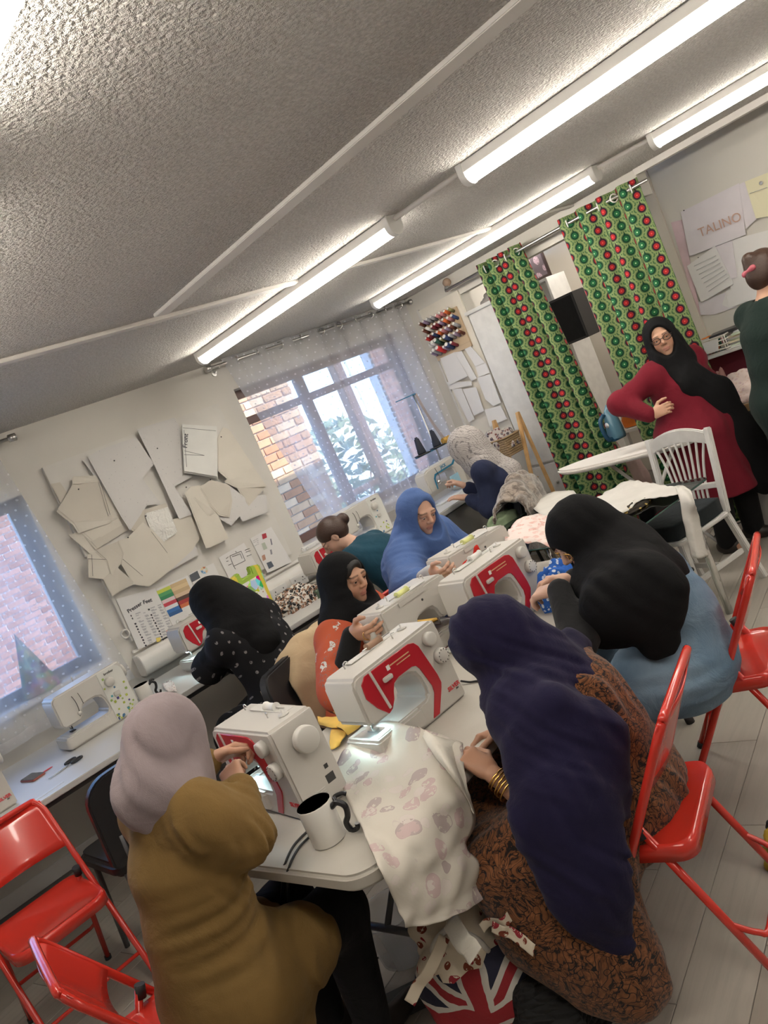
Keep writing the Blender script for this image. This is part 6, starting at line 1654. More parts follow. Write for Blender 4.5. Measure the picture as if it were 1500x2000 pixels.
g.chain([f.hl(0, -.04, -.07), f.c7+[0, 0, .02], f.chest-f.F2*.11, f.waist-f.F2*.13-f.R2*.02], [.11, .115, .085, .065], .05)
g.cone(f.sho[1]*.6+f.c7*.4+[0, 0, .03], f.sho[-1]*.5+f.c7*.5+[0, 0, .03], .070, .070, .05)
g.fold((.4, .4, .8), .06, .007, (.5, -.5, .3), .22, 1.5, .5); f.wear('headscarf', g, M_GREYS, .009)

# ---------------------------------------------------------------- standing woman in wine red
f = Figure('standing woman with glasses in a wine red tunic and long black scarf, hand on hip', (4.70, 2.64), SK1, .94)
f.spine((4.69, 2.63, .815), (-.35, -.94), (-3, 2), side=-2, tl=.88)
f.head((-.87, -.50, .03), px=(1292, 662, 5.06), ears=False, lids=.35, roll=6, k=1.10)
wr = at(1272, 812, D=4.98)
f.arm(1, wr, (-.45, .85, -.1), (at(1295, 800, D=4.93)-wr, (.3, .5, -.2)), curl=.5, thumb=.3)
f.arm(-1, f.pel-f.R*.25-f.F*.02+[0, 0, .02], (.7, .3, -.1), ((0, 0, -1), (-.6, .3, 0)), curl=.4)
f.legs = {}; f.leg(1, f.pel*[1, 1, 0]+f.R*.09+f.F*.03+[0, 0, .085], f.F, (-.15, -1, 0)); f.leg(-1, f.pel*[1, 1, 0]-f.R*.13+f.F*.04+[0, 0, .085], f.F, (.25, -1, 0)); f.toe = n3((.05, -1, 0))
f.finish(h=.013, gaze=(0, 1, .02))
g = Shape(); f.bodice(g, .05, .03); f.bust(g, .08, .09); f.sleeves(g, (.082, .076, .052), upto=.93)
g.chain([f.waist+f.F2*.05, f.pel+f.F*.06], [.15, .165], .08); g.cone(f.pel-f.R*.06, f.pel+f.R*.06, .175, .175, .06); g.cone(f.pel-f.R*.08+[0, 0, -.05], f.pel-f.R*.08+[0, 0, -.46], .165, .175, .08); g.cone(f.pel+f.R*.08+[0, 0, -.05], f.pel+f.R*.08+[0, 0, -.46], .165, .175, .08)
g.cone(f.pel+f.F*.09+[0, 0, -.05], f.pel+f.F*.12+[0, 0, -.42], .16, .16, .08); g.cone(f.pel-f.F*.05+[0, 0, -.05], f.pel-f.F*.06+[0, 0, -.42], .16, .16, .08)
g.fold((.8, -.5, .1), .12, .010, (0, 0, 1), .5, 1.0); g.cut_plane(f.pel+[0, 0, -.44], (0, 0, -1)); f.wear('tunic', g, M_REDC, .010)
g = Shape(); f.lap(g, (.10, .085, .07), .05); f.wear('trousers', g, M_DKTROU, .012); shoes(f)
g = Shape(); f.hood(g, .020, neck=.095); f.open_face(g, (.066, .10, .100), (.0, .116, -.010))
g.chain([f.hl(0, .0, -.09), f.c7+f.F2*.04+[0, 0, .0]], [.105, .12], .05); g.cone(f.sho[1]*.35+f.c7*.65, f.sho[-1]*.5+f.c7*.5, .085, .085, .05)
fr = f.F2*.165
g.chain([f.hl(.03, .05, -.13), f.chest+fr+f.R2*.02, f.waist+fr*1.2-f.R*.10, f.pel+f.F*.22-f.R*.15-[0, 0, .15], f.pel+f.F*.23-f.R*.17-[0, 0, .42]], [.075, .09, .10, .115, .115], .05, (f.F, 2.6))
g.fold((.7, -.5, .4), .07, .005, (0, .3, 1), .3, 1.3); f.wear('headscarf', g, M_BLACKS, .009)
M_FRAMEK = mat('spectacle_frame', (.03, .018, .015), .3)
gm = MB()
for q in (-1, 1):
    pts = [f.hl(q*.033+.0245*cos(a), .104-.010*(q*cos(a) > 0)*abs(cos(a)), .001+.018*sin(a)*(1.05 if sin(a) > 0 else .95)) for a in np.linspace(0, 2*pi, 20, endpoint=False)]
    gm.tube([Vector(p-f.base) for p in pts], .0024, 6, closed=True); gm.tube([Vector(f.hl(q*.058, .096, .010)-f.base), Vector(f.hl(q*.073, .04, .010)-f.base)], .0022, 6)
gm.tube([Vector(f.hl(-.010, .108, .006)-f.base), Vector(f.hl(.010, .108, .006)-f.base)], .0022, 6); gm.build('glasses', M_FRAMEK, f.root)

# ---------------------------------------------------------------- person cut off by the right edge
f = Figure('person in a dark green top with clipped up brown hair at the right edge', (4.72, 2.0), SK1, 1.03)
f.spine((4.74, 2.02, .90), (.80, -.45), (6, 12))
f.head((.85, -.35, -.25), px=(1500, 530, 4.55))
f.arm(-1, f.pel+f.F*.36-f.R*.1+[0, 0, .12], (-.5, .6, -.6), ((.9, .1, -.3), (0, 0, -1)), curl=.4); f.arm(1, f.pel+f.F*.36+f.R*.1+[0, 0, .12], (-.5, -.6, -.6), ((.9, .1, -.3), (0, 0, -1)), curl=.4)
f.leg(1, fwd=.02); f.leg(-1, fwd=.02); f.finish(h=.014, hh=.006, eyes=False)
g = Shape(); f.bodice(g, .03); f.sleeves(g, (.075, .07, .06), upto=.25); g.cone(f.pel, f.pel-[0, 0, .25], .16, .17, .08); g.cut_ell(f.c7+f.d2*.07, (.075, .075, .09), None, .01); f.wear('top', g, M_GREENC, .011)
g = Shape(); f.lap(g, (.11, .09, .07), .05); f.wear('trousers', g, M_DKTROU, .013); shoes(f)
g = Shape(); g.ell(f.hl(0, -.020, .035), np.array([.084, .103, .092])*f.hs, f.hR, .01); g.ell(f.hl(0, -.06, -.02), np.array([.072, .066, .075])*f.hs, f.hR, .03); g.cut_ell(f.hl(0, .12, -.03), np.array([.066, .085, .10])*f.hs, f.hR, .01); g.chain([f.hl(0, -.10, -.02), f.hl(0, -.115, .07)], [.035, .04], .03); f.wear('hair', g, M_HAIR, .007)
g = Shape(); g.cone(f.hl(-.03, -.128, .0), f.hl(.03, -.128, .02), .018, .018, .01); f.wear('hair_clip', g, mat('pink_clip', (.45, .10, .13), .4), .006)

# ================================================================ cloth helper
def at_plane(x, y, p0, n):
    v = ray(x, y); n = np.array(n, float); t = ((np.array(p0)-CAM_C) @ n)/(v @ n); return CAM_C+t*v
def cr(P, n):
    """Catmull-Rom through rows of points; P (m, k, 3) -> refined along the first axis"""
    P = np.array(P, float); m = len(P); Q = np.concatenate([2*P[:1]-P[1:2], P, 2*P[-1:]-P[-2:-1]]); out = []
    for i in range(m-1):
        p0, p1, p2, p3 = Q[i], Q[i+1], Q[i+2], Q[i+3]
        for k in range(n):
            t = k/n; out.append(.5*(2*p1+(p2-p0)*t+(2*p0-5*p1+4*p2-p3)*t*t+(3*p1-p0-3*p2+p3)*t**3))
    out.append(P[-1]); return np.array(out)
def cloth(name, label, cat, rows, mt, n=6, thick=.0025, wrk=.006, lam=.06, seed=1, parent=None, group=None, rag=.0):
    """sheet through rows of 3D points with small creases"""
    P = np.array([[np.array(q, float) for q in r] for r in rows]); P = cr(P, n); P = cr(P.transpose(1, 0, 2), n).transpose(1, 0, 2)
    du = np.gradient(P, axis=1); dv = np.gradient(P, axis=0); N = np.cross(du, dv); N /= np.linalg.norm(N, axis=2, keepdims=True)+1e-9
    R = np.random.default_rng(seed); a = np.zeros(P.shape[:2])
    for k in range(5):
        d = R.normal(size=3); d /= np.linalg.norm(d); l = lam*R.uniform(.7, 1.8); th = (P @ d)*2*pi/l+R.uniform(0, 6)+1.2*np.sin((P @ R.normal(size=3))*2*pi/(l*3)); a += (.5-np.abs(np.sin(th*.5)))*R.uniform(.4, 1)
    P = P+N*(a*wrk*.45)[..., None]
    if rag: P[0] += R.normal(size=P[0].shape)*rag; P[-1] += R.normal(size=P[-1].shape)*rag
    c = P.reshape(-1, 3).mean(0); c[2] = P[..., 2].min(); m, k = P.shape[:2]
    Vv = (P-c).reshape(-1, 3); F = [(j*k+i, j*k+i+1, (j+1)*k+i+1, (j+1)*k+i) for j in range(m-1) for i in range(k-1)]
    if parent is None: o = MB().mesh(Vv, F, True).build(name, mt, None, solid=thick); o.location = c; tag(o, label, cat, group)
    else: o = MB().mesh(Vv+c-np.array(parent.location), F, True).build(name, mt, parent, solid=thick)
    for p in o.data.polygons: p.use_smooth = True
    return o
def heap(name, label, cat, c, r, mt, seed=1, amp=.25, group=None, flat=True, n=(28, 14), parent=None):
    """crumpled mound of cloth standing on its base"""
    R = np.random.default_rng(seed); D = [(R.normal(size=3), R.uniform(0, 6)) for _ in range(7)]
    def fn(u, v):
        a = 2*pi*u; e = (v*1.0)*pi/2*1.0; x = np.array([cos(a)*cos(e), sin(a)*cos(e), sin(e)]); s = 1.0
        for d, p in D: s += amp*.30*(abs(sin(float(x @ d)*3.2+p))-.5)
        s = max(.4, s); return (x[0]*r[0]*s, x[1]*r[1]*s, max(0.0, x[2]*r[2]*s))
    m = MB(); m.grid(fn, n[0], n[1], closeu=True); m.mesh([(r[0]*.9*cos(2*pi*k/n[0]), r[1]*.9*sin(2*pi*k/n[0]), 0) for k in range(n[0])], [tuple(range(n[0]))[::-1]])
    o = m.build(name, mt, parent); o.location = c
    if parent is None: tag(o, label, cat, group)
    return o
def printed(name, base, spots, scale, thr=.3, warp=.04):
    m = MT(name, base, .85, spec=.15); cv = m.coord('Object')
    w = m.n('ShaderNodeTexNoise'); w.inputs['Scale'].default_value = 1/warp*.5; m.nt.links.new(cv, w.inputs['Vector']); sc = m.n('ShaderNodeVectorMath'); sc.operation = 'SCALE'; sc.inputs[3].default_value = warp; m.nt.links.new(w.outputs['Color'], sc.inputs[0])
    q = m.n('ShaderNodeVectorMath'); q.operation = 'ADD'; m.nt.links.new(cv, q.inputs[0]); m.nt.links.new(sc.outputs[0], q.inputs[1])
    c = m.mix(m.noise(6, 2), tuple(b*.93 for b in base), base)
    for i, s in enumerate(spots):
        v = m.n('ShaderNodeVectorMath'); v.operation = 'ADD'; v.inputs[1].default_value = (3.1*i, 1.7*i, .9*i); m.nt.links.new(q.outputs[0], v.inputs[0])
        d = m.voro(scale*(1+.35*i), vec=v.outputs[0]); vein = m.noise(scale*7, 2, vec=v.outputs[0])
        c = m.mix((d < thr)*(vein > .40), c, s); c = m.mix(((d-thr).abs() < .006), c, tuple(x*.9 for x in s))
    m.color(c); m.bump(m.noise(220, 2), .2, .001); return m.m
M_GARM = printed('cream_leaf_print', (.60, .56, .49), ((.43, .36, .345), (.52, .40, .39), (.60, .54, .50)), 9, .30)
M_GARMR = printed('cream_red_flower', (.66, .58, .46), ((.28, .03, .04), (.20, .05, .03)), 16, .26)
M_YEL = fabric('yellow_cotton', (.78, .50, .12), vary=.1); M_ORA = fabric('orange_lining', (.62, .26, .04))
# ---------------------------------------------------------------- the cloth being sewn
def tz_(x, y, z=.760, drop=.035):
    p = at(x, y, Z=z); e = (p[:2]-TNEAR) @ TN
    if e < -.012: p = at_plane(x, y, (*(TNEAR-TN*drop), 0), (*TN, 0))
    return p
rows = [[(702, 1432), (750, 1412), (800, 1418), (850, 1432), (893, 1450)], [(655, 1492), (722, 1480), (790, 1480), (850, 1487), (907, 1510)], [(672, 1545), (732, 1552), (795, 1550), (860, 1556), (926, 1592)],
        [(700, 1605), (755, 1622), (815, 1630), (868, 1632), (912, 1650)], [(738, 1688), (790, 1700), (842, 1706), (890, 1700), (934, 1688)], [(772, 1765), (822, 1780), (868, 1775), (912, 1756), (953, 1724)], [(790, 1812), (836, 1806), (878, 1792), (918, 1772), (950, 1748)]]
zz = [.815, .775, .758, .756, .756, .756, .756]
P = [[tz_(x, y, zz[i], .03+.02*(i > 3)) for x, y in r] for i, r in enumerate(rows)]
P[0][4] = at(905, 1456, D=2.32); P[0][3] = at(852, 1432, D=2.40)
cloth('floral_garment', 'cream cloth with faded mauve leaves running from the lit machine over the table edge', 'fabric', P, M_GARM, 8, wrk=.012, lam=.07, seed=4)
cl = [[at(815, 1418, Z=.80), at(850, 1436, Z=.81), at(893, 1450, D=2.33)], [at(850, 1478, Z=.79), at(880, 1500, Z=.80), at(902, 1500, D=2.30)], [at(905, 1540, D=2.22), at(915, 1565, D=2.19), at(925, 1590, D=2.17)]]
cloth('cloth_flap', 'plain cream flap turned back in the hands of the woman in the navy headscarf', 'fabric', cl, fabric('cream_plain', (.72, .68, .60)), 6, wrk=.004, seed=9)
# yellow strips beside the lit machine
for k, (lab, r) in enumerate((('bright yellow cloth loop lying highest beside the lit machine', [[(690, 1372), (705, 1380), (718, 1398)], [(672, 1400), (690, 1408), (702, 1420)], [(652, 1418), (668, 1424), (680, 1436)]]), ('yellow cloth strip pointing to the left by the machine at the near end', [[(668, 1398), (672, 1408), (676, 1418)], [(645, 1402), (648, 1412), (652, 1422)], [(620, 1400), (622, 1408), (626, 1416)]]), ('yellow cloth tail hanging lowest of the yellow strips', [[(648, 1422), (664, 1424), (680, 1428)], [(644, 1442), (656, 1444), (668, 1446)], [(646, 1464), (654, 1462), (662, 1456)]]))):
    hz_ = (.03, .012, .006)[k]
    cloth('yellow_strip', lab, 'fabric', [[at(x, y, Z=TH+.004+hz_*(1 if j == 1 else .3)+.012*(i == 1)) for j, (x, y) in enumerate(rw)] for i, rw in enumerate(r)], M_YEL, 6, .002, .006, .05, 3+k, group='yellow strips')
cloth('orange_strip', 'orange edge of cloth behind the yellow strips', 'fabric', [[at(x, y, Z=TH+.02) for x, y in rw] for rw in ([(650, 1390), (672, 1380), (688, 1374)], [(656, 1396), (676, 1388), (694, 1384)], [(660, 1404), (680, 1396), (698, 1394)])], M_ORA, 4, wrk=.003)
cloth('yellow_cloth_piece', 'yellow cloth under the needle of the machine seen from its back', 'fabric', [[at(x, y, Z=TH+.082) for x, y in rw] for rw in ([(806, 1192), (830, 1196), (855, 1190)], [(808, 1204), (836, 1208), (858, 1200)], [(812, 1214), (840, 1216), (858, 1208)])], M_YEL, 6, wrk=.008, lam=.03, seed=5)
cloth('red_cloth_piece', 'bright red cloth standing up at the machine before the blue headscarf', 'fabric', [[at(x, y, D=3.52) for x, y in rw] for rw in ([(926, 1068), (932, 1064), (938, 1074)], [(922, 1085), (932, 1090), (940, 1092)], [(904, 1100), (922, 1104), (938, 1104)], [(900, 1122), (912, 1120), (925, 1116)])], fabric('red_cotton', (.62, .04, .03)), 6, wrk=.006, lam=.04)
# ---------------------------------------------------------------- mugs with curled black handles
M_MUG = mat('mug_white', (.78, .76, .72), .25); M_MUGB = mat('mug_black', (.012, .012, .014), .25)
def mug(label, c, rz, s=1.0, fill=None):
    t = thing('mug', label, 'mug', c, rz, 'white mugs with black handles')
    MB().lathe([(0, 0), (.040*s, 0), (.043*s, .004*s), (.043*s, .098*s), (.0425*s, .100*s)], n=28).build('cup', M_MUG, t)
    MB().lathe([(.0425*s, .100*s), (.0395*s, .099*s), (.039*s, .03*s), (0, .028*s)], n=28).build('inner_glaze', M_MUGB, t)
    MB().tube(spline([(.041*s, 0, .080*s), (.060*s, 0, .088*s), (.076*s, 0, .075*s), (.072*s, 0, .050*s), (.060*s, 0, .032*s), (.066*s, 0, .012*s), (.082*s, 0, .014*s), (.086*s, 0, .026*s)], 6), [.0075*s]*30+[.006*s]*13, 9).build('handle', M_MUGB, t)
    MB().tube(spline([(.060*s, 0, .088*s), (.052*s, .012*s, .096*s), (.066*s, .026*s, .094*s), (.074*s, .030*s, .088*s)], 5), .0055*s, 8).build('handle_curl', M_MUGB, t)
    return t
a = at(645, 1640, Z=TH); mug('white mug with a black curled handle at the near table corner', (a[0], a[1], TH+.0005), radians(-60), 1.12)
a = at(292, 1368, Z=.74); mug('white mug with a black curled handle on the desk under the left window', (a[0], a[1]+.02, .7405), radians(-30))
# ---------------------------------------------------------------- cables
def cable(label, pts, r=.0035, name='cable'):
    return tag(MB().tube(spline(pts, 8), r, 6).build(name, M_CABLE), label, 'cable', 'black cables')
P9c = lambda x, y, z=0.005: at(x, y, Z=z)
cable('black lead dropping from the near machine over the table end', [at(606, 1618, Z=TH+.006), at(575, 1650, Z=TH+.006), at(558, 1684, Z=TH+.004), at(552, 1712, Z=.68), at(560, 1800, Z=.35), P9c(640, 1880), P9c(690, 1890), P9c(760, 1860)])
cable('second black lead beside the white mug', [at(612, 1628, Z=TH+.006), at(585, 1654, Z=TH+.006), at(565, 1692, Z=TH+.004), at(562, 1724, Z=.66), at(575, 1830, Z=.2), P9c(650, 1900), P9c(690, 1960), P9c(720, 2010)])
cable('black lead looped on the floor below the table', [P9c(640, 1885), P9c(670, 1930), P9c(700, 1975), P9c(735, 2020)])
cable('black lead across the table beside the lit machine', [at(900, 1330, Z=TH+.012), at(918, 1332, Z=TH+.005), at(935, 1330, Z=TH+.005), at(960, 1334, Z=TH+.005), at(985, 1332, Z=TH+.006)])
cable('long black lead on the floor behind the standing woman', [P9c(1500, 980), P9c(1470, 1010), P9c(1420, 1030), P9c(1395, 1050), P9c(1430, 1072), P9c(1470, 1052)])
cable('black lead under the left desk', [(.6, 4.6, .70), (.9, 4.55, .55), (1.2, 4.4, .62), (1.5, 4.3, .70)])
# ---------------------------------------------------------------- things on the left desk
a = at(65, 1520, Z=.74); ph = thing('phone', 'phone in a reddish case on the left desk', 'phone', (a[0], a[1], .7405), radians(12))
MB().prism(rrect(-.036, .036, -.07, .07, .010, 4), 0, .010).build('case', mat('phone_case', (.35, .10, .08), .5), ph, bevel=.002); MB().prism(rrect(-.033, .033, -.067, .067, .008, 4), .010, .0112).build('screen', mat('phone_screen', (.06, .06, .065), .1), ph)
a = at(128, 1500, Z=.74); sc_ = thing('scissors', 'black handled scissors lying open on the left desk', 'scissors', (a[0], a[1], .7415), radians(20))
for q in (-1, 1):
    MB().prism([(-.10, q*.004+.0), (.0, q*.010), (.02, q*.004), (.0, -q*.004)], .0005+.003*(q > 0), .003+.003*(q > 0)).build('blade', M_STEEL, sc_)
    MB().tube([Vector((.055+.030*cos(t), q*.026+.018*sin(t), .006)) for t in np.linspace(0, 2*pi, 20, endpoint=False)], .0055, 8, closed=True).build('handle', M_RUB, sc_)
a = at(93, 1505, Z=.74); pn = MB().tube([(-.03, 0, 0), (.02, .005, 0), (.03, .006, 0)], [.0035, .0035, .001], 8).build('pencil_stub', mat('red_pencil', (.6, .08, .10), .5)); pn.location = (a[0], a[1], .7437); tag(pn, 'short red pencil between phone and scissors', 'pencil')
a = at(60, 1572, Z=.74); rl = MB().box(-.15, .15, -.012, .012, 0, .0018).build('ruler', mat('steel_ruler', (.6, .6, .58), .35)); rl.location = (a[0]+.02, a[1]+.02, .7402); rl.rotation_euler = (0, 0, radians(8)); tag(rl, 'thin pale ruler near the front edge of the left desk', 'ruler')
a = at(40, 1475, Z=.74)
tub = thing('plastic_tub', 'milky plastic tub behind the phone on the left desk', 'tub', (a[0]+.06, a[1]+.16, .7405))
m = MT('milky_plastic', (.68, .66, .60), .4, alpha=.75); m.vary((.66, .63, .56), .15, 20); MB().prism(rrect(-.10, .10, -.07, .07, .02, 4), 0, .14).build('box', m.m, tub, bevel=.006); MB().prism(rrect(-.104, .104, -.074, .074, .02, 4), .14, .150).build('lid', M_MUG, tub, bevel=.003)
a = at(312, 1352, Z=.74); pl = thing('serving_dish', 'cream oval dish with a wavy rim on the left desk', 'dish', (1.44, 4.28, .7405), radians(15))
def dish(u, v):
    aa = 2*pi*u; r = v; w = 1+.03*sin(12*aa)*(v > .8); return (.11*r*w*cos(aa), .065*r*w*sin(aa), .004+.022*max(0, r-.6)**1.2*2)
MB().grid(dish, 48, 8, closeu=True).build('bowl', mat('cream_ceramic', (.74, .70, .60), .35), pl, solid=.004)
a = at(338, 1342, Z=.74); cloth('ribbon_scrap', 'white and pink cloth scrap on the desk by the mug', 'fabric', [[at(x, y, Z=.746) for x, y in rw] for rw in ([(318, 1338), (330, 1330), (340, 1334)], [(322, 1346), (335, 1342), (344, 1345)], [(330, 1354), (340, 1352), (346, 1352)])], printed('pink_white_print', (.76, .70, .66), ((.45, .22, .22),), 45, .3, .02), 5, wrk=.016, lam=.03)
# patchwork cone on the window sill
a = at(95, 1370, Y=YW-.02); tr_ = thing('patchwork_tree', 'patchwork fabric cone on the left window sill behind the voile', 'ornament', (a[0]+.02, YW+.07, W1[2]+.003))
def _patch():
    m = MT('patchwork', (.4, .5, .45), .9); x, y, z = m.xyz('Object'); q = m.voro(26, out='Color'); s_ = m.n('ShaderNodeHueSaturation'); s_.inputs['Saturation'].default_value = .55; s_.inputs['Value'].default_value = .6; m.link(q, s_.inputs['Color']); m.color(s_.outputs[0]); return m.m
MB().lathe([(0, 0), (.105, 0), (.112, .012), (.055, .20), (.0, .38)], n=18).build('cone', _patch(), tr_)
# ---------------------------------------------------------------- things on the wall desk
a = at(505, 1170, Y=4.66); tb = thing('toy_bag', 'colourful printed plastic carrier with cut handles on the wall desk', 'bag', (a[0], 4.70, .7405), radians(10))
def _toy():
    m = MT('carrier_print', (.7, .7, .6), .35); x, y, z = m.xyz('Object'); v = m.voro(22, out='Color'); n = m.noise(9, 3)
    s_ = m.n('ShaderNodeHueSaturation'); s_.inputs['Saturation'].default_value = 1.2; m.link(v, s_.inputs['Color'])
    c = m.mix(n > .52, (.80, .80, .76), s_.outputs[0]); c = m.mix((z > .30), c, (.35, .52, .08)); c = m.mix((z < .07), c, (.80, .50, .06)); c = m.mix((x.abs()-.10).abs() < .014, c, (.72, .58, .08)); m.color(c); return m.m
M_TOY = _toy()
pts = [(-.115, 0), (.115, 0), (.12, .20), (.135, .36), (.05, .38), (.045, .33), (-.045, .33), (-.05, .38), (-.135, .36), (-.12, .20)]
MB().prism(pts, -.025, .025, 'XZ').build('carrier', M_TOY, tb, bevel=.008)
M_BWF = printed('black_white_tribal', (.70, .66, .60), ((.02, .02, .022), (.02, .02, .022), (.30, .16, .10)), 26, .42, .05)
a = at(570, 1185, Z=.76); heap('printed_heap', 'crumpled black and white printed cloth on the wall desk', 'fabric', (a[0]+.05, min(a[1], 4.62), .7405), (.17, .12, .11), M_BWF, 4, .5)
a = at(615, 1170, Z=.76); heap('green_heap', 'dark green cloth beside the black and white printed cloth', 'fabric', (a[0]+.16, 4.52, .7405), (.10, .08, .05), printed('dark_green_print', (.10, .14, .10), ((.35, .38, .32),), 40, .25, .02), 6, .4)
# ---------------------------------------------------------------- jacket and throw on chairs
def drape(name, label, cat, loc, rz, mt, top, h1, h0, w=.25, seed=3, thick=.012, lam=.10, wrk=.02, flare=1.15):
    """cloth hung over a chair back: front and rear falls joined over the top edge"""
    c, s = cos(rz), sin(rz); rows = []
    prof = [(-.10, h0), (-.105, (h0+top)/2), (-.115, top-.10), (-.15, top-.01), (-.205, top+.028), (-.275, top+.0), (-.325, top-.10), (-.345, (h1+top)/2), (-.36, h1)]
    for i, (y, z) in enumerate(prof):
        r = []
        for k, u in enumerate(np.linspace(-1, 1, 7)):
            zz_ = z-(.09*abs(u)**3 if z > top-.06 else .02*abs(u)); wf = w*(1.0 if z > top-.05 else flare); x = u*wf; yy = y-.045*(1-u*u)
            r.append((loc[0]+c*x-s*yy, loc[1]+s*x+c*yy, zz_))
        rows.append(r)
    return cloth(name, label, cat, rows, mt, 5, thick, wrk, lam, seed)
drape('beige_jacket', 'beige cotton jacket hung over the chair of the woman in black', 'jacket', (1.93, 3.58), face(-.2, .97), fabric('beige_twill', (.50, .38, .24), vary=.1), .875, .50, .62, .255, 5)
def _velvet():
    m = MT('brown_crushed_velvet', (.16, .12, .09), .55, spec=.3, sheen=.6); n = m.noise(16, 5, dist=2.0).smooth(.4, .65); m.color(m.mix(n, (.085, .060, .045), (.30, .245, .20))); m.bump(n, .3, .004); return m.m
drape('velvet_throw', 'brown crushed velvet throw over the chair by the industrial machine', 'throw', (4.00, 3.89), face(-.5, .86), _velvet(), .925, .12, .60, .35, 7, .014, .12, .03, 1.2)
# ---------------------------------------------------------------- far end: cloths on the glass table
M_TEE = fabric('white_jersey', (.62, .60, .56), vary=.05); ZG = .752
gz = lambda rws, z=ZG: [[at(x, y, Z=z) for x, y in r] for r in rws]
cloth('white_tablecloth', 'white cloth spread on the far corner of the glass table', 'tablecloth', gz([[(1030, 985), (1075, 962), (1120, 958)], [(1050, 1000), (1090, 985), (1135, 975)], [(1070, 1015), (1105, 1005), (1150, 992)]]), M_TEE, 5, wrk=.006)
cloth('white_shirt', 'white long sleeved shirt laid across the glass table', 'shirt', gz([[(1165, 975), (1190, 958), (1225, 940), (1270, 944), (1305, 950)], [(1185, 995), (1215, 975), (1240, 962), (1280, 962), (1330, 955)], [(1205, 1012), (1235, 990), (1262, 975), (1290, 972), (1330, 966)]], ZG+.012), M_TEE, 6, wrk=.016, lam=.07, seed=3)
sl = [[at(1318, 950, Z=ZG+.02), at(1332, 948, Z=ZG+.02), at(1350, 958, Z=ZG+.015)], [at(1326, 970, Z=ZG+.012), at(1345, 972, Z=ZG+.005), at(1358, 985, Z=ZG-.03)]]
p0 = at(1342, 985, Z=.72); dd = (p0-CAM_C) @ AX_F
for y, x0, x1 in ((1010, 1334, 1364), (1040, 1340, 1370), (1065, 1346, 1376), (1088, 1350, 1382)): sl.append([at(x0, y, D=dd), at((x0+x1)/2, y+3, D=dd-.03), at(x1, y-2, D=dd)])
cloth('shirt_sleeve', 'white shirt sleeve hanging over the edge of the glass table', 'shirt', sl, M_TEE, 5, .006, .012, .06, 8)
heap('gold_print_cloth', 'black and gold printed cloth under the white shirt', 'fabric', tuple(at(1240, 990, Z=ZG-.008)), (.12, .07, .022), printed('black_gold_print', (.03, .025, .02), ((.55, .40, .12),), 30, .3, .03), 3, .2)
heap('green_scarf', 'folded sage green cloth at the far end beside the velvet throw', 'fabric', tuple(at(985, 1030, Z=.70)), (.14, .07, .09), fabric('sage_cotton', (.20, .26, .16)), 5, .4)
cloth('pink_cloth', 'thin pink and white printed cloth trailing at the far end of the table', 'fabric', [[at(x, y, D=d) for x, y, d in r] for r in ([(1005, 1020, 4.1), (1035, 1005, 4.1), (1070, 1010, 4.0)], [(990, 1045, 3.85), (1030, 1030, 3.85), (1075, 1045, 3.75)], [(985, 1062, 3.65), (1040, 1060, 3.6), (1085, 1068, 3.55)])], printed('pink_print', (.76, .66, .62), ((.66, .40, .36), (.70, .50, .46)), 20, .33), 6, wrk=.022, lam=.07, seed=6)
bp_ = at(1080, 1095, D=3.22); heap('blue_floral_heap', 'bright blue and white printed cloth beside the machine of the denim dress', 'fabric', (bp_[0], bp_[1], TH+.001), (.10, .09, .14), printed('blue_white_print', (.03, .12, .45), ((.65, .70, .78), (.55, .62, .75)), 30, .22, .03), 8, .45)
pk = thing('sewing_pouch', 'white printed packet with a maroon disc lying between the machines', 'packet', tuple(at(880, 1262, Z=TH+.001)), radians(12)); MB().prism(rrect(-.07, .07, -.05, .05, .008, 3), 0, .012).build('packet', M_MUG, pk, bevel=.003); MB().lathe([(0, 0), (.022, 0), (.022, .001), (0, .001)], (-.035, .01, .0121), n=20).build('disc', mat('maroon_print', (.22, .06, .07), .6), pk)
# ---------------------------------------------------------------- floor around the table
sp = thing('thread_spool', 'pink thread spool lying on the floor behind the red chair', 'spool', tuple(at(1258, 1412, Z=.014)), radians(30)); spool(sp, (-.022, 0, 0), (.022, 0, 0), .0108, mat('pink_thread', (.62, .38, .36), .8), 'thread'); MB().cyl((-.0225, 0, 0), (.0225, 0, 0), .005, n=10).build('core', M_THREADY, sp)
_k = MT('black_chunky_knit', (.014, .014, .015), .9); _x, _y, _z = _k.xyz('Object'); _k.bump((_x*160.0+_y*90.0).sin().abs()*(_z*170.0).sin().abs(), 1.0, .012); M_KNITB = _k.m
# flag bag full of offcuts
fb = at(950, 1990, Z=0.0); FBL = (1.155, 1.835, 0)
fg = thing('flag_bag', 'cloth bag printed with a red, white and navy crossed flag, stuffed with offcuts', 'bag', FBL, radians(-52))
def _flag():
    m = MT('crossed_flag_print', (.7, .7, .66), .8); x, y, z = m.xyz('Object'); n = m.noise(7, 3)*.05; u = x+n-.025; v = z-.13+n-.025
    W_ = (.62, .59, .54); N_ = (.018, .020, .045); R_ = (.34, .022, .03)
    d1 = (u*.62-v*.78).abs(); d2 = (u*.62+v*.78).abs()
    c = m.mix((d1 < .030).max(d2 < .030), N_, W_); c = m.mix((d1 < .013).max(d2 < .013), c, R_)
    c = m.mix((u.abs() < .042).max(v.abs() < .036), c, W_); c = m.mix((u.abs() < .026).max(v.abs() < .022), c, R_)
    c = m.mix((z < .035), c, W_); m.color(c); m.bump(m.noise(16, 4, dist=1), .7, .012); return m.m
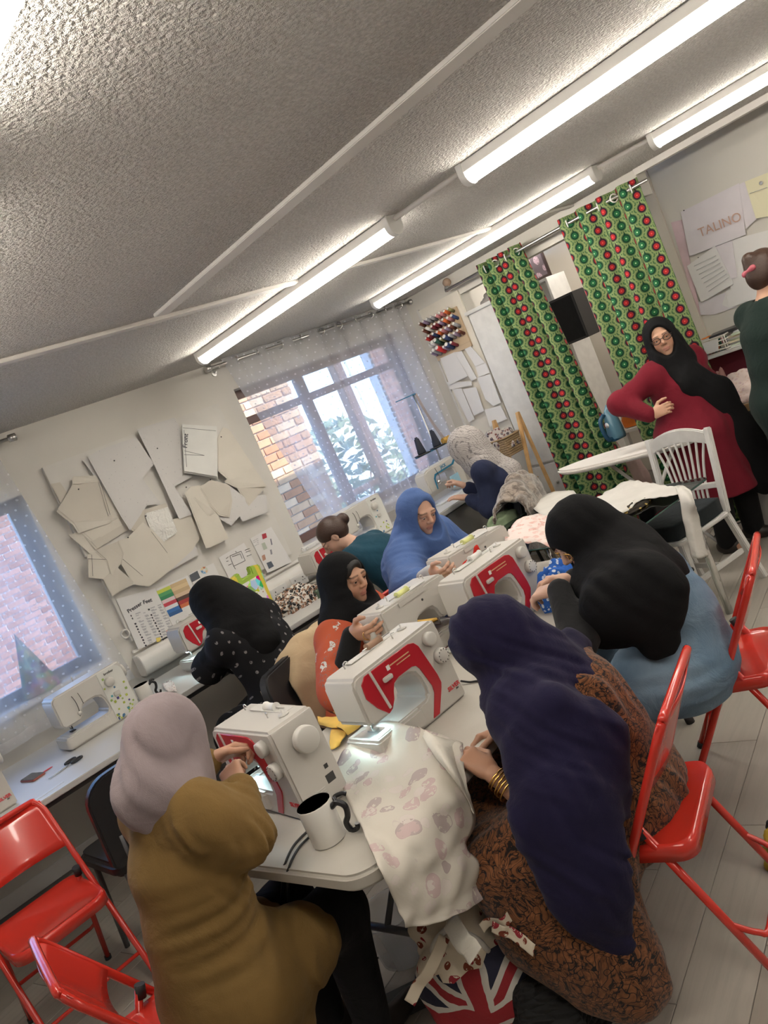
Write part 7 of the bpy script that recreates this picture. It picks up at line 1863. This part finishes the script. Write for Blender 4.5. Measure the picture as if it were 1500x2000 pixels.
def bagf(u, v):
    a = 2*pi*u; r = (.86+.20*sin(pi*min(1, v*1.1)))*(1-.20*max(0, v-.75)*4*.6); w = 1+.05*sin(5*a+4*v)+.03*sin(9*a-7*v)
    x, y = .185*r*w*cos(a), .135*r*w*sin(a); return (x, y, .002+.30*v)
m = MB(); m.grid(bagf, 44, 16, closeu=True); m.mesh([bagf(k/24, 0) for k in range(24)], [tuple(range(24))[::-1]]); m.build('sack', _flag(), fg)
for q in (-1, 1): MB().tube(spline([(-.07, q*.10, .29), (-.06, q*.13, .36), (0, q*.12, .395), (.06, q*.13, .36), (.07, q*.10, .29)], 6), .008, 8).build('strap', fabric('white_webbing', (.6, .58, .54)), fg)
heap('offcut_heap', 'heap of cream and red flowered offcuts on top of the flag bag', 'fabric', (FBL[0], FBL[1], .285), (.15, .11, .10), M_GARMR, 12, .6)
def strip(lab, a, b, w, mt, sag=.03, seed=1):
    a = np.array(a); b = np.array(b); d = n3(b-a); s_ = n3(np.cross(d, AX_F)); rws = []
    for t in np.linspace(0, 1, 5):
        p = a+(b-a)*t-np.array([0, 0, sag*sin(pi*t)])+AX_F*.015*sin(7*t+seed); rws.append([p-s_*w/2, p, p+s_*w/2])
    return cloth('offcut_strip', lab, 'fabric', rws, mt, 5, .0015, .006, .05, seed, group='offcut strips')
strip('long cream offcut hanging from the flag bag over the pedal', at(868, 1835, D=2.16), at(800, 1962, D=2.12), .032, M_GARMR, .0, 2)
strip('cream offcut strip sticking out to the right of the flag bag', at(960, 1805, D=2.10), at(1042, 1850, D=2.02), .030, M_GARMR, .0, 4)
strip('short cream offcut with a red stripe on the flag bag', at(940, 1812, D=2.12), at(998, 1790, D=2.08), .026, M_GARMR, .0, 6)
strip('white offcut draped over the front of the flag bag', at(880, 1802, D=2.14), at(930, 1872, D=2.04), .055, fabric('offwhite_cotton', (.68, .65, .58)), .0, 8)
heap('black_knit_bag', 'black chunky knitted bag on the floor beside the flag bag', 'bag', tuple(at(1098, 2000, Z=0.0)), (.13, .12, .19), M_KNITB, 15, .25)
a = at(808, 1968, Z=.0); pd = thing('foot_pedal', 'black sewing machine foot pedal under the table end', 'pedal', (a[0], a[1]+.03, 0), radians(-35)); MB().prism([(-.055, 0), (.055, 0), (.055, .022), (-.055, .045)], -.08, .08, 'YZ').build('base', M_RUB, pd, bevel=.006); MB().prism([(-.045, .047), (.050, .026), (.050, .032), (-.045, .054)], -.06, .06, 'YZ').build('treadle', mat('pedal_grey', (.05, .05, .052), .4), pd, bevel=.003)
a = at(826, 1880, Z=.0); ct = thing('clear_tub', 'clear round plastic tub on the floor behind the flag bag', 'tub', (a[0]+.02, a[1]+.10, 0)); m = MT('clear_plastic', (.8, .82, .84), .15, alpha=.35); MB().lathe([(0, .002), (.095, .002), (.11, .16), (.118, .165), (.118, .172), (.112, .172), (.105, .16), (.09, .008), (0, .008)], n=28).build('tub', m.m, ct)
a = at(1500, 1682, Z=.03); yf = thing('fringed_toy', 'yellow and black fringed thing at the right edge', 'toy', (a[0]+.06, a[1]-.03, 0), 0); heap('yellow_tuft', None, None, (0, 0, 0), (.055, .05, .09), fabric('yellow_fleece', (.62, .42, .06)), 4, .6, parent=yf); heap('black_tuft', None, None, (.02, -.02, .07), (.05, .05, .07), M_BLACKC, 5, .5, parent=yf)
# ================================================================ right wall: thread rack, patterns, wardrobe, ladder shelf
PR = ('X', XR)
z5 = lambda pts: [zc(x, y, 700, 500, 5.0) for x, y in pts]
ba = at(817, 608, X=XR-.02); bb = at(1005, 900, X=XR-.02)
bd = thing('pinboard', 'cream board with the thread rack and white patterns on the right wall', 'pinboard', (XR-.012, (ba[1]+4.46)/2, 1.62))
hw = (ba[1]-4.46)/2; MB().box(-.008, .008, -hw, hw, -.60, ba[2]-1.62).build('panel', mat('cream_board', (.74, .70, .62), .7, vary=.03), bd, bevel=.002)
MB().box(-.016, .008, hw-.006, hw+.014, -.62, ba[2]-1.61).build('edge_strip', M_WOODW, bd, bevel=.002)
PZ = [([(1005, 850), (1075, 850), (1240, 1035), (1145, 1080)], 'tall white pattern stack under the thread rack'), ([(1145, 1082), (1245, 1040), (1285, 1140), (1175, 1182)], 'white card below the tall pattern stack'),
 ([(860, 1230), (1110, 1222), (1112, 1262), (900, 1302)], 'folded white strip under the two pattern sheets'), ([(930, 940), (1010, 930), (1160, 1190), (1105, 1222)], 'narrow white pattern sheet beside the tall stack'), ([(800, 1000), (935, 940), (1075, 1170), (900, 1255)], 'wide white pattern sheet left under the thread rack'),
 ([(920, 1300), (1010, 1290), (1140, 1590), (1080, 1622)], 'long narrow white pattern low on the board'), ([(1020, 1300), (1150, 1280), (1232, 1510), (1130, 1560)], 'square white pattern low on the board'), ([(1160, 1190), (1290, 1150), (1392, 1430), (1322, 1462), (1240, 1400)], 'rounded white pattern beside the wardrobe'), ([(1230, 1500), (1390, 1460), (1452, 1590), (1292, 1662)], 'white pattern above the wooden ladder shelf')]
LAYER[0] = 0
for pts, lab in PZ: wall_sheet('pattern_piece', z5(pts), M_PAPER, lab, 'pattern', plane=PR, curl=.012, group='white patterns on the right wall')
# thread rack with spools
ra = at(832, 640, X=XR-.03); rb = at(912, 690, X=XR-.03)
ry0, ry1 = at(838, 650, X=XR-.03)[1], at(905, 640, X=XR-.03)[1]; rz0 = at(862, 690, X=XR-.03)[2]; rz1 = at(875, 612, X=XR-.03)[2]
rk = thing('thread_rack', 'small wooden peg rack full of coloured spools on the right wall', 'rack', (XR-.036, (ry0+ry1)/2, rz0))
w_ = abs(ry0-ry1)/2+.02; MB().box(-.008, .010, -w_, w_, -.05, rz1-rz0+.02).build('back_panel', mat('rack_wood', (.55, .42, .28), .6), rk, bevel=.002)
names = [('orange', (.70, .16, .04)), ('navy', (.03, .05, .14)), ('brown', (.16, .05, .03)), ('white', (.75, .73, .70)), ('yellow', (.70, .45, .06)), ('red', (.60, .03, .03)), ('lilac', (.30, .22, .34)), ('grey', (.32, .32, .34)), ('pink', (.55, .22, .24)), ('olive', (.22, .20, .08)), ('dark green', (.03, .10, .07)), ('maroon', (.18, .02, .03))]
M_TH = {n: mat('thread_'+n.replace(' ', '_'), c, .75) for n, c in names}
RWS = ['top', 'second', 'third', 'fourth', 'bottom']; ORD = ['first', 'second', 'third', 'fourth', 'fifth', 'sixth', 'seventh', 'eighth', 'ninth']
dirv = n3((-.86, -.06, .50)); R = random.Random(21)
for r in range(5):
    z = rz1-.01-(rz1-rz0-.01)*r/4
    MB().box(-.012, -.006, -w_, w_, z-rz0-.012, z-rz0-.006).build('rail', mat('rack_wood_rail', (.50, .38, .25), .6), rk)
    for k in range(8):
        y = (ry0+ry1)/2+(w_-.03)*(1-2*k/7)-.012*(r % 2); nm, cc = R.choice(names); big = (r >= 3 and k in (1, 2, 4))
        if r == 4 and k > 5: continue
        t = thing('thread_spool', '%s thread spool, %s from the left in the %s row of the wall rack' % (nm, ORD[k], RWS[r]), 'spool', (XR-.048, y, z), 0, 'spools on the wall rack')
        L = R.uniform(.075, .09)*(1.25 if big else 1); rr2 = .0145*(1.45 if big else 1)
        a = np.array([0, 0, 0]); b = dirv*L
        MB().tube([a, a+dirv*.004, a+dirv*.0042, b-dirv*.0042], [rr2*.8, rr2*.8, rr2, rr2], 10).build('thread', M_TH[nm], t)
        MB().tube([b-dirv*.0042, b, b+dirv*.006], [rr2*.85, rr2*.85, rr2*.4], 10).build('spool_end', M_MUG, t)
# wardrobe
wa = at(918, 612, X=XR-.02); wy1 = wa[1]; wz = wa[2]+.02; XW0 = XR-.28
wd = thing('wardrobe', 'tall white wardrobe between the thread rack and the green curtain', 'wardrobe', (XR+.10, 4.20, 0))
wyh = .23
MB().box(-.14, .14, -wyh, wyh, .03, wz-.03).build('carcass', M_WOODW, wd, bevel=.004); MB().box(-.165, .145, -wyh-.02, wyh+.02, wz-.03, wz).build('cornice', M_WOODW, wd, bevel=.006); MB().box(-.15, .145, -wyh-.01, wyh+.01, 0, .05).build('plinth', M_WOODW, wd, bevel=.004)
dr = MB().box(-.156, -.141, -wyh+.01, wyh-.01, .78, wz-.05).build('door', M_WOODW, wd, bevel=.003); MB().box(-.158, -.154, -wyh+.06, wyh-.06, .85, wz-.12).build('door_panel', M_WOODW, dr, bevel=.003); MB().lathe([(0, 0), (.010, -.002), (.012, -.014), (0, -.018)], (-.156, wyh-.04, 1.1), 'X', 12).build('knob', M_STEEL, dr)
dw = MB().box(-.156, -.141, -wyh+.01, wyh-.01, .08, .76).build('drawer_front', M_WOODW, wd, bevel=.003); MB().lathe([(0, 0), (.010, -.002), (.012, -.014), (0, -.018)], (-.156, 0, .6), 'X', 12).build('knob', M_STEEL, dw)
heap('folded_linen', 'grey bundle lying on top of the wardrobe', 'bundle', (XR+.08, 4.18, wz), (.09, .14, .07), fabric('grey_linen', (.30, .28, .27)), 4, .4)
# ladder shelf with baskets
LS = (4.78, 4.10, 0)
M_PINE = mat('pine', (.55, .34, .15), .55, vary=.15, scale=12)
def _wick():
    m = MT('wicker', (.42, .29, .16), .8); x, y, z = m.xyz('Object'); q = ((x*260.0+y*260.0).sin().abs()*(z*180.0).sin().abs()); m.color(m.mix(q, (.24, .15, .075), (.50, .36, .21))); m.bump(q, .8, .006); return m.m
M_WICK = _wick()
top = at(966, 815, X=4.86); bot = at(1085, 995, X=4.72)
ld = thing('ladder_shelf', 'narrow pine ladder shelf in the corner behind the velvet throw', 'shelf', (4.86, 4.30, 0), radians(90))
# local x runs towards +Y, local y towards -X
Lh = 1.26
for sx in (-.16, .16):
    MB().bar((sx, .20, 0), (sx*.8, -.16, Lh), .030, .022, (0, 1, 0)).build('front_upright', M_PINE, ld, bevel=.003); MB().bar((sx, -.20, 0), (sx*.8, -.165, Lh), .028, .020, (0, 1, 0)).build('rear_upright', M_PINE, ld, bevel=.003)
def basket(lab, z, y, w, d, h):
    t = thing('wicker_basket', lab, 'basket', (4.86-y, 4.30, z), radians(90), 'baskets on the ladder shelf')
    o = rrect(-w, w, -d, d, .02, 3); i = [(x*.9, yy*.9) for x, yy in o]; m = MB(); n = len(o)
    ring = [[(x*.9, yy*.9, 0) for x, yy in o], [(x, yy, h) for x, yy in o], [(x*.93, yy*.93, h) for x, yy in o], [(x*.85, yy*.85, .008) for x, yy in o]]
    Vv = [p for r in ring for p in r]; F = [tuple(range(n))[::-1]]+[(a*n+k, a*n+(k+1) % n, (a+1)*n+(k+1) % n, (a+1)*n+k) for a in range(3) for k in range(n)]+[tuple(range(3*n, 4*n))]
    m.mesh(Vv, F); m.build('basket_body', M_WICK, t); MB().tube([Vector((x, yy, h)) for x, yy in o], .007, 6, closed=True).build('rim', M_WICK, t)
    return t
zb1, zb2 = .98, .60
basket('upper wicker basket stuffed with printed scraps on the ladder shelf', zb1, .02, .15, .10, .15); basket('lower wicker basket with a green box on the ladder shelf', zb2, .06, .17, .12, .14); basket('lowest wicker basket of the ladder shelf near the floor', .22, .08, .18, .13, .16)
heap('scrap_heap', 'printed scraps piled in the upper wicker basket', 'fabric', (4.84, 4.30, zb1+.06), (.09, .135, .14), printed('dark_scraps', (.42, .38, .36), ((.06, .05, .07), (.16, .06, .06)), 28, .35, .03), 5, .6)
gb = thing('green_box', 'green plastic box with a clear lid in the lower wicker basket', 'box', (4.80, 4.30, zb2+.02), radians(80)); MB().prism(rrect(-.10, .10, -.075, .075, .02, 3), 0, .14).build('box', mat('green_plastic', (.02, .28, .15), .25), gb, bevel=.006); MB().prism(rrect(-.105, .105, -.08, .08, .02, 3), .14, .155).build('lid', mat('pale_green_lid', (.42, .60, .50), .2), gb, bevel=.004)
# ================================================================ alcove behind the green curtains
sh_ = at(1065, 600, X=6.55); sf = thing('bookshelf', 'white shelf unit in the alcove behind the left green curtain', 'shelf', (6.62, sh_[1]+.05, 0)); sy = .22; stz = at(1060, 545, X=6.5)[2]
for q in (-1, 1): MB().box(-.15, .15, q*sy-.012, q*sy+.012, 0, stz).build('side', M_WOODW, sf, bevel=.002)
for z in (stz-.012, stz-.30, stz-.62, stz-.95, stz-1.3, .08): MB().box(-.15, .15, -sy, sy, z-.012, z+.012).build('shelf_board', M_WOODW, sf, bevel=.002)
MB().box(.14, .15, -sy, sy, 0, stz).build('back', M_WOODW, sf)
for k, (c, h, lab) in enumerate((((.42, .05, .06), .10, 'small red box on the alcove shelf'), ((.55, .55, .60), .14, 'pale blue box behind the red box on the alcove shelf'))):
    o = MB().box(-.05, .05, -.05, .05, 0, h).build('storage_box', mat('box_card_%d' % k, c, .6), None, bevel=.003); o.location = (6.55, sh_[1]-.06+.13*k, stz-.62+.0125); tag(o, lab, 'box')
fr_ = at(1040, 525, X=6.5); pf = thing('picture_frame', 'dark framed picture standing on top of the alcove shelf', 'picture', (6.60, fr_[1]+.02, stz+.001), radians(-90)); MB().box(-.12, .12, -.012, .012, 0, .28).build('frame', M_FRAMEK, pf, bevel=.004); MB().box(-.095, .095, -.0135, -.0118, .03, .25).build('print', printed('dark_photo', (.10, .08, .09), ((.30, .22, .25),), 12, .4, .1), pf)
bxp = at(1095, 640, X=6.1); bk_ = thing('black_speaker', 'black box hung on the shelf side in the alcove', 'speaker', (6.378, bxp[1]+.05, bxp[2]-.17), 0); MB().box(-.10, .10, -.16, .16, 0, .42).build('cabinet', mat('black_box', (.02, .02, .022), .5), bk_, bevel=.006); MB().box(-.103, -.10, -.14, .14, .02, .40).build('front_cloth', M_BLACKC, bk_)
MB_ = at(1195, 800, X=6.2); 
st_ = thing('clothes_table', 'low table with heaped clothes in the alcove', 'table', (6.2, 3.55, 0)); MB().box(-.25, .25, -.45, .45, .70, .73).build('top', M_WOODW, st_, bevel=.003)
for sx in (-.22, .22):
    for sy_ in (-.42, .42): MB().box(sx-.02, sx+.02, sy_-.02, sy_+.02, 0, .70).build('leg', M_WOODW, st_)
for lab, c, yy, rz_, dz in (('cream folded cloth highest of the clothes in the alcove', (.62, .57, .48), 3.42, .10, .20), ('black folded clothes in the alcove', (.012, .012, .014), 3.44, .10, .10), ('bright red folded clothes in the alcove', (.50, .03, .05), 3.36, .07, .03)):
    heap('folded_clothes', lab, 'clothes', (6.12, yy, .731+dz-.03), (.16, .24, rz_), fabric('pile_cloth', c), int(yy*100) % 17, .3, 'clothes in the alcove')
og = heap('orange_cloth', 'orange cloth on the alcove shelf side behind the green curtain', 'fabric', (6.05, 3.90, .735), (.06, .08, .16), fabric('orange_cotton', (.60, .16, .03)), 6, .4)
# shelves with cloths low behind the ironing board
for lab, c, xy, zz_ in (('dark red folded cloth low behind the ironing board', (.20, .02, .03), (1210, 935), .18), ('white bundle low behind the ironing board', (.60, .57, .54), (1203, 920), .30), ('pale pink folded cloth low behind the ironing board', (.50, .36, .34), (1225, 910), .30)):
    a = at(*xy, X=5.45); heap('stored_cloth', lab, 'fabric', (5.45+.1*(zz_ < .2), a[1], 0.0), (.12, .16, max(.15, a[2]+.05)), fabric('stored', c), int(xy[0]) % 13, .35, 'cloths low behind the ironing board')
# ================================================================ paper wall and its table
PP_ = ('X', XP); zp = lambda pts: [zc(x, y, 1100, 150, 3.6375) for x, y in pts]
M_LIL = mat('lilac_paper', (.70, .66, .70), .8, vary=.03); M_YELP = mat('cream_certificate', (.74, .70, .50), .8); M_PINKT = mat('pink_tissue', (.66, .50, .54), .8, vary=.1)
LAYER[0] = 0
ws = lambda pts, mt, lab, nm='wall_paper_sheet', pin=None: wall_sheet(nm, zp(pts), mt, lab, 'paper', plane=PP_, curl=.010, pin=zp([pin])[0] if pin else None, group='papers on the right hand wall', lift=.004+.003*LAYER[0])
ws([(765, 1035), (845, 1015), (960, 1590), (985, 1740), (960, 1740), (900, 1500)], M_PINKT, 'pink tissue strip hanging at the left of the paper wall')
ws([(960, 1600), (1160, 1530), (1240, 1630), (1080, 1690), (980, 1690)], M_LIL, 'lilac sheet low on the paper wall')
ws([(1130, 1620), (1160, 1520), (1390, 1470), (1420, 1560), (1180, 1640)], M_PAPER, 'white sheets fanned low on the paper wall')
ws([(1110, 1180), (1455, 1090), (1455, 1500), (1200, 1540)], M_PAPER, 'big white sheet behind the brown haired person')
ws([(1080, 1200), (1200, 1160), (1240, 1420), (1190, 1440)], M_LIL, 'lilac slip with a coloured corner beside the typed letter')
ws([(1240, 770), (1290, 745), (1375, 1010), (1300, 1080)], M_LIL, 'second lilac sheet behind the sheet with handwriting')
ta = ws([(835, 960), (1250, 755), (1300, 1120), (1100, 1200), (900, 1275)], M_LIL, 'large lilac sheet with handwritten letters', pin=(858, 950))
Mt, L = on_wall(ta, *zp([(985, 1105), (1240, 1000)]), .04, PP_); text(ta, 'TALINO', .085, Mt, mat('orange_pen', (.55, .35, .28), .7))
dc = ws([(880, 1345), (1080, 1200), (1212, 1470), (985, 1602)], M_PAPER, 'typed white letter pinned on the paper wall', pin=(960, 1285))
cR = np.array(dc.location); mm = MB()
for k in range(7):
    q = zp([(930+k*17, 1345+k*30), (1085+k*15, 1270+k*26)]); P_ = [at(x, y, X=XP-.045)-cR for x, y in q]; mm.tube(P_, .0016, 4)
mm.build('typed_lines', M_GREYINK, dc)['kind'] = 'stuff'
ce = ws([(1290, 745), (1455, 680), (1470, 990), (1372, 1005)], M_YELP, 'cream certificate with a dark seal at the upper right')
q = at(*zp([(1405, 755)])[0], X=XP-.05)-np.array(ce.location); MB().lathe([(0, 0), (.012, 0), (.012, -.001), (0, -.001)], tuple(q), 'X', 14).build('seal', M_GREYINK, ce)
q2 = [at(x, y, X=XP-.05)-np.array(ce.location) for x, y in zp([(1325, 830), (1450, 785)])]; MB().tube(q2, .0016, 4).build('printed_line', M_GREYINK, ce)
# table below
TZ2 = .78
wt = thing('side_table', 'white table by the paper wall heaped with sewing things', 'table', (XP-.40, 2.30, 0)); MB().box(-.36, .38, -.75, .70, TZ2-.05, TZ2).build('top', mat('cream_table', (.68, .64, .55), .5), wt, bevel=.006)
for sx in (-.32, .34):
    for sy_ in (-.70, .65): MB().box(sx-.02, sx+.02, sy_-.02, sy_+.02, 0, TZ2-.05).build('leg', M_WOODW, wt, bevel=.003)
MB().box(.30, .36, -.75, .70, TZ2, TZ2+.34).build('back_upstand', mat('maroon_board', (.16, .015, .03), .7), wt, bevel=.003)
us = thing('upper_shelf', 'shelf over the side table carrying papers and boxes', 'shelf', (XP-.16, 2.30, TZ2+.34)); MB().box(-.14, .155, -.75, .70, .001, .02).build('board', M_WOODW, us, bevel=.003); zS = TZ2+.361
def yat(px_, py_, X): return at(px_, py_, X=X)[1]
for k in range(9):
    o = MB().box(-.11, .11, -.15, .15, 0, .011).build('paper_stack', mat('stack_%d' % k, R.choice(((.75, .74, .72), (.70, .70, .74), (.72, .66, .50), (.76, .76, .75), (.55, .62, .50))), .8), None); o.location = (XP-.15+.01*(k % 3), yat(1440, 640, XP-.15)+.01*(k % 2)-.02*k, zS+.0115*k+.0005); o.rotation_euler = (0, 0, R.uniform(-.2, .2)); tag(o, ['lowest', 'second', 'third', 'fourth', 'fifth', 'sixth', 'seventh', 'eighth', 'topmost'][k]+' sheaf in the paper stack on the shelf by the paper wall', 'paper', 'sheaves on the shelf')
by = yat(1385, 665, XP-.25); bs = thing('spool_basket', 'white lattice basket with coloured spools on the shelf', 'basket', (XP-.235, by, zS+.0005), radians(90)); 
o_ = rrect(-.13, .13, -.06, .06, .015, 3); MB().prism(o_, 0, .006).build('floor_plate', M_MUG, bs)
for z in (.02, .05, .08, .11): MB().tube([Vector((x, y, z)) for x, y in o_], .0045, 6, closed=True).build('basket_band', M_MUG, bs)
for x, y in o_[::2]: MB().tube([(x, y, 0), (x, y, .11)], .004, 5).build('basket_rod', M_MUG, bs)
for k in range(10):
    nm = R.choice(names)[0]; t = thing('thread_spool', '%s spool, %s from the left in the lattice basket' % (nm, (ORD+['tenth'])[k]), 'spool', (XP-.235, by+.105-.0235*k, zS+.0065), 0, 'spools in the lattice basket'); MB().lathe([(0, 0), (.009, 0), (.009, .085), (0, .085)], n=10).build('thread', M_TH[nm], t)
fo = MB().box(-.08, .08, -.09, .09, 0, .035).build('blue_folder', mat('blue_plastic', (.03, .12, .50), .35), None, bevel=.004); fo.location = (XP-.23, yat(1350, 680, XP-.23)+.02, zS+.0005); tag(fo, 'blue plastic folder on the shelf left of the lattice basket', 'folder')
fy = MB().box(-.09, .09, -.08, .08, 0, .05).build('yellow_pad', mat('yellow_paper', (.72, .68, .36), .8), None, bevel=.003); fy.location = (XP-.10, min(2.86, yat(1345, 660, XP-.1)+.16), zS+.0005); tag(fy, 'yellowish pad on the shelf next to the green curtain', 'pad')
osx = yat(1375, 635, XP-.15); os_ = thing('scissors', 'orange handled scissors lying on top of the papers', 'scissors', (XP-.16, osx-.02, zS+.112), radians(60))
for q in (-1, 1):
    MB().prism([(-.10, q*.003), (0, q*.008), (.01, -q*.004)], .001+.002*(q > 0), .003+.002*(q > 0)).build('blade', M_STEEL, os_); MB().tube([Vector((.045+.026*cos(t), q*.020+.015*sin(t), .005)) for t in np.linspace(0, 2*pi, 16, endpoint=False)], .005, 6, closed=True).build('handle', mat('orange_plastic', (.75, .22, .02), .4), os_)
bk2 = MB().box(-.10, .10, -.13, .13, 0, .02).build('black_tablet', mat('black_cover', (.03, .03, .035), .4), None, bevel=.003); bk2.location = (XP-.13, yat(1400, 622, XP-.13)-.06, zS+.105); bk2.rotation_euler = (0, 0, .3); tag(bk2, 'flat black case on top of the paper stack', 'case')
wp = wall_sheet('loose_paper', zp([(960, 1905), (1100, 1860), (1105, 1940), (975, 1990)]), M_PAPER, 'white note hanging from the lattice basket', 'paper', plane=('X', XP-.31), curl=.004, lift=.002)
cp = at(1455, 775, Z=TZ2+.03)
cloth('pink_lace_cloth', 'pale pink printed cloth crumpled on the side table', 'fabric', [[at(x, y, X=X_) for x, y in r] for r, X_ in (([(1385, 765), (1425, 735), (1470, 720), (1520, 735)], XP-.42), ([(1400, 785), (1440, 765), (1480, 755), (1520, 765)], XP-.58), ([(1412, 798), (1445, 790), (1480, 780), (1520, 790)], XP-.68))], printed('pale_pink_print', (.74, .62, .58), ((.60, .44, .46), (.66, .50, .44)), 26, .3), 6, .01, .03, .06, 4)
heap('blush_bundle', 'rose coloured bundle against the maroon board on the side table', 'fabric', (XP-.26, yat(1405, 745, XP-.26), TZ2+.001), (.06, .09, .20), fabric('rose_cotton', (.40, .22, .20)), 9, .6)
# patterned panel leaning at the table front, carrier bags below
pa_ = at(1490, 835, X=XP-.80); pp2 = thing('patterned_cushion', 'cushion cover with green and black motifs hanging at the table corner', 'cushion', (XP-.79, pa_[1]-.06, pa_[2]-.17), radians(90)); MB().prism(rrect(-.17, .17, 0, .34, .02, 3), -.012, .012, 'XZ').build('border', fabric('tan_border', (.40, .28, .14)), pp2, bevel=.004); MB().prism(rrect(-.125, .125, .045, .295, .01, 3), -.014, -.0118, 'XZ').build('motif', printed('green_black_motif', (.05, .06, .05), ((.20, .28, .20), (.30, .27, .18)), 14, .38, .04), pp2); MB().prism(rrect(-.125, .125, .045, .295, .01, 3), .0118, .014, 'XZ').build('motif', printed('green_black_motif2', (.05, .06, .05), ((.20, .28, .20), (.30, .27, .18)), 14, .38, .04), pp2)
pk_ = at(1462, 870, X=XP-.45); heap('magenta_bag', 'magenta bag with a white stroke under the side table', 'bag', (XP-.45, pk_[1], 0.0), (.14, .15, max(.3, pk_[2]+.12)), printed('magenta_bag_print', (.26, .02, .10), ((.60, .52, .56),), 5, .16, .1), 6, .2)
cb = at(1488, 960, X=XP-.62); heap('carrier_bag', 'crumpled white carrier bag with red print on the floor under the side table', 'bag', (XP-.62, cb[1]-.05, 0.0), (.17, .16, .34), printed('white_red_bag', (.66, .65, .63), ((.55, .06, .05), (.08, .15, .40)), 7, .17, .06), 3, .5)
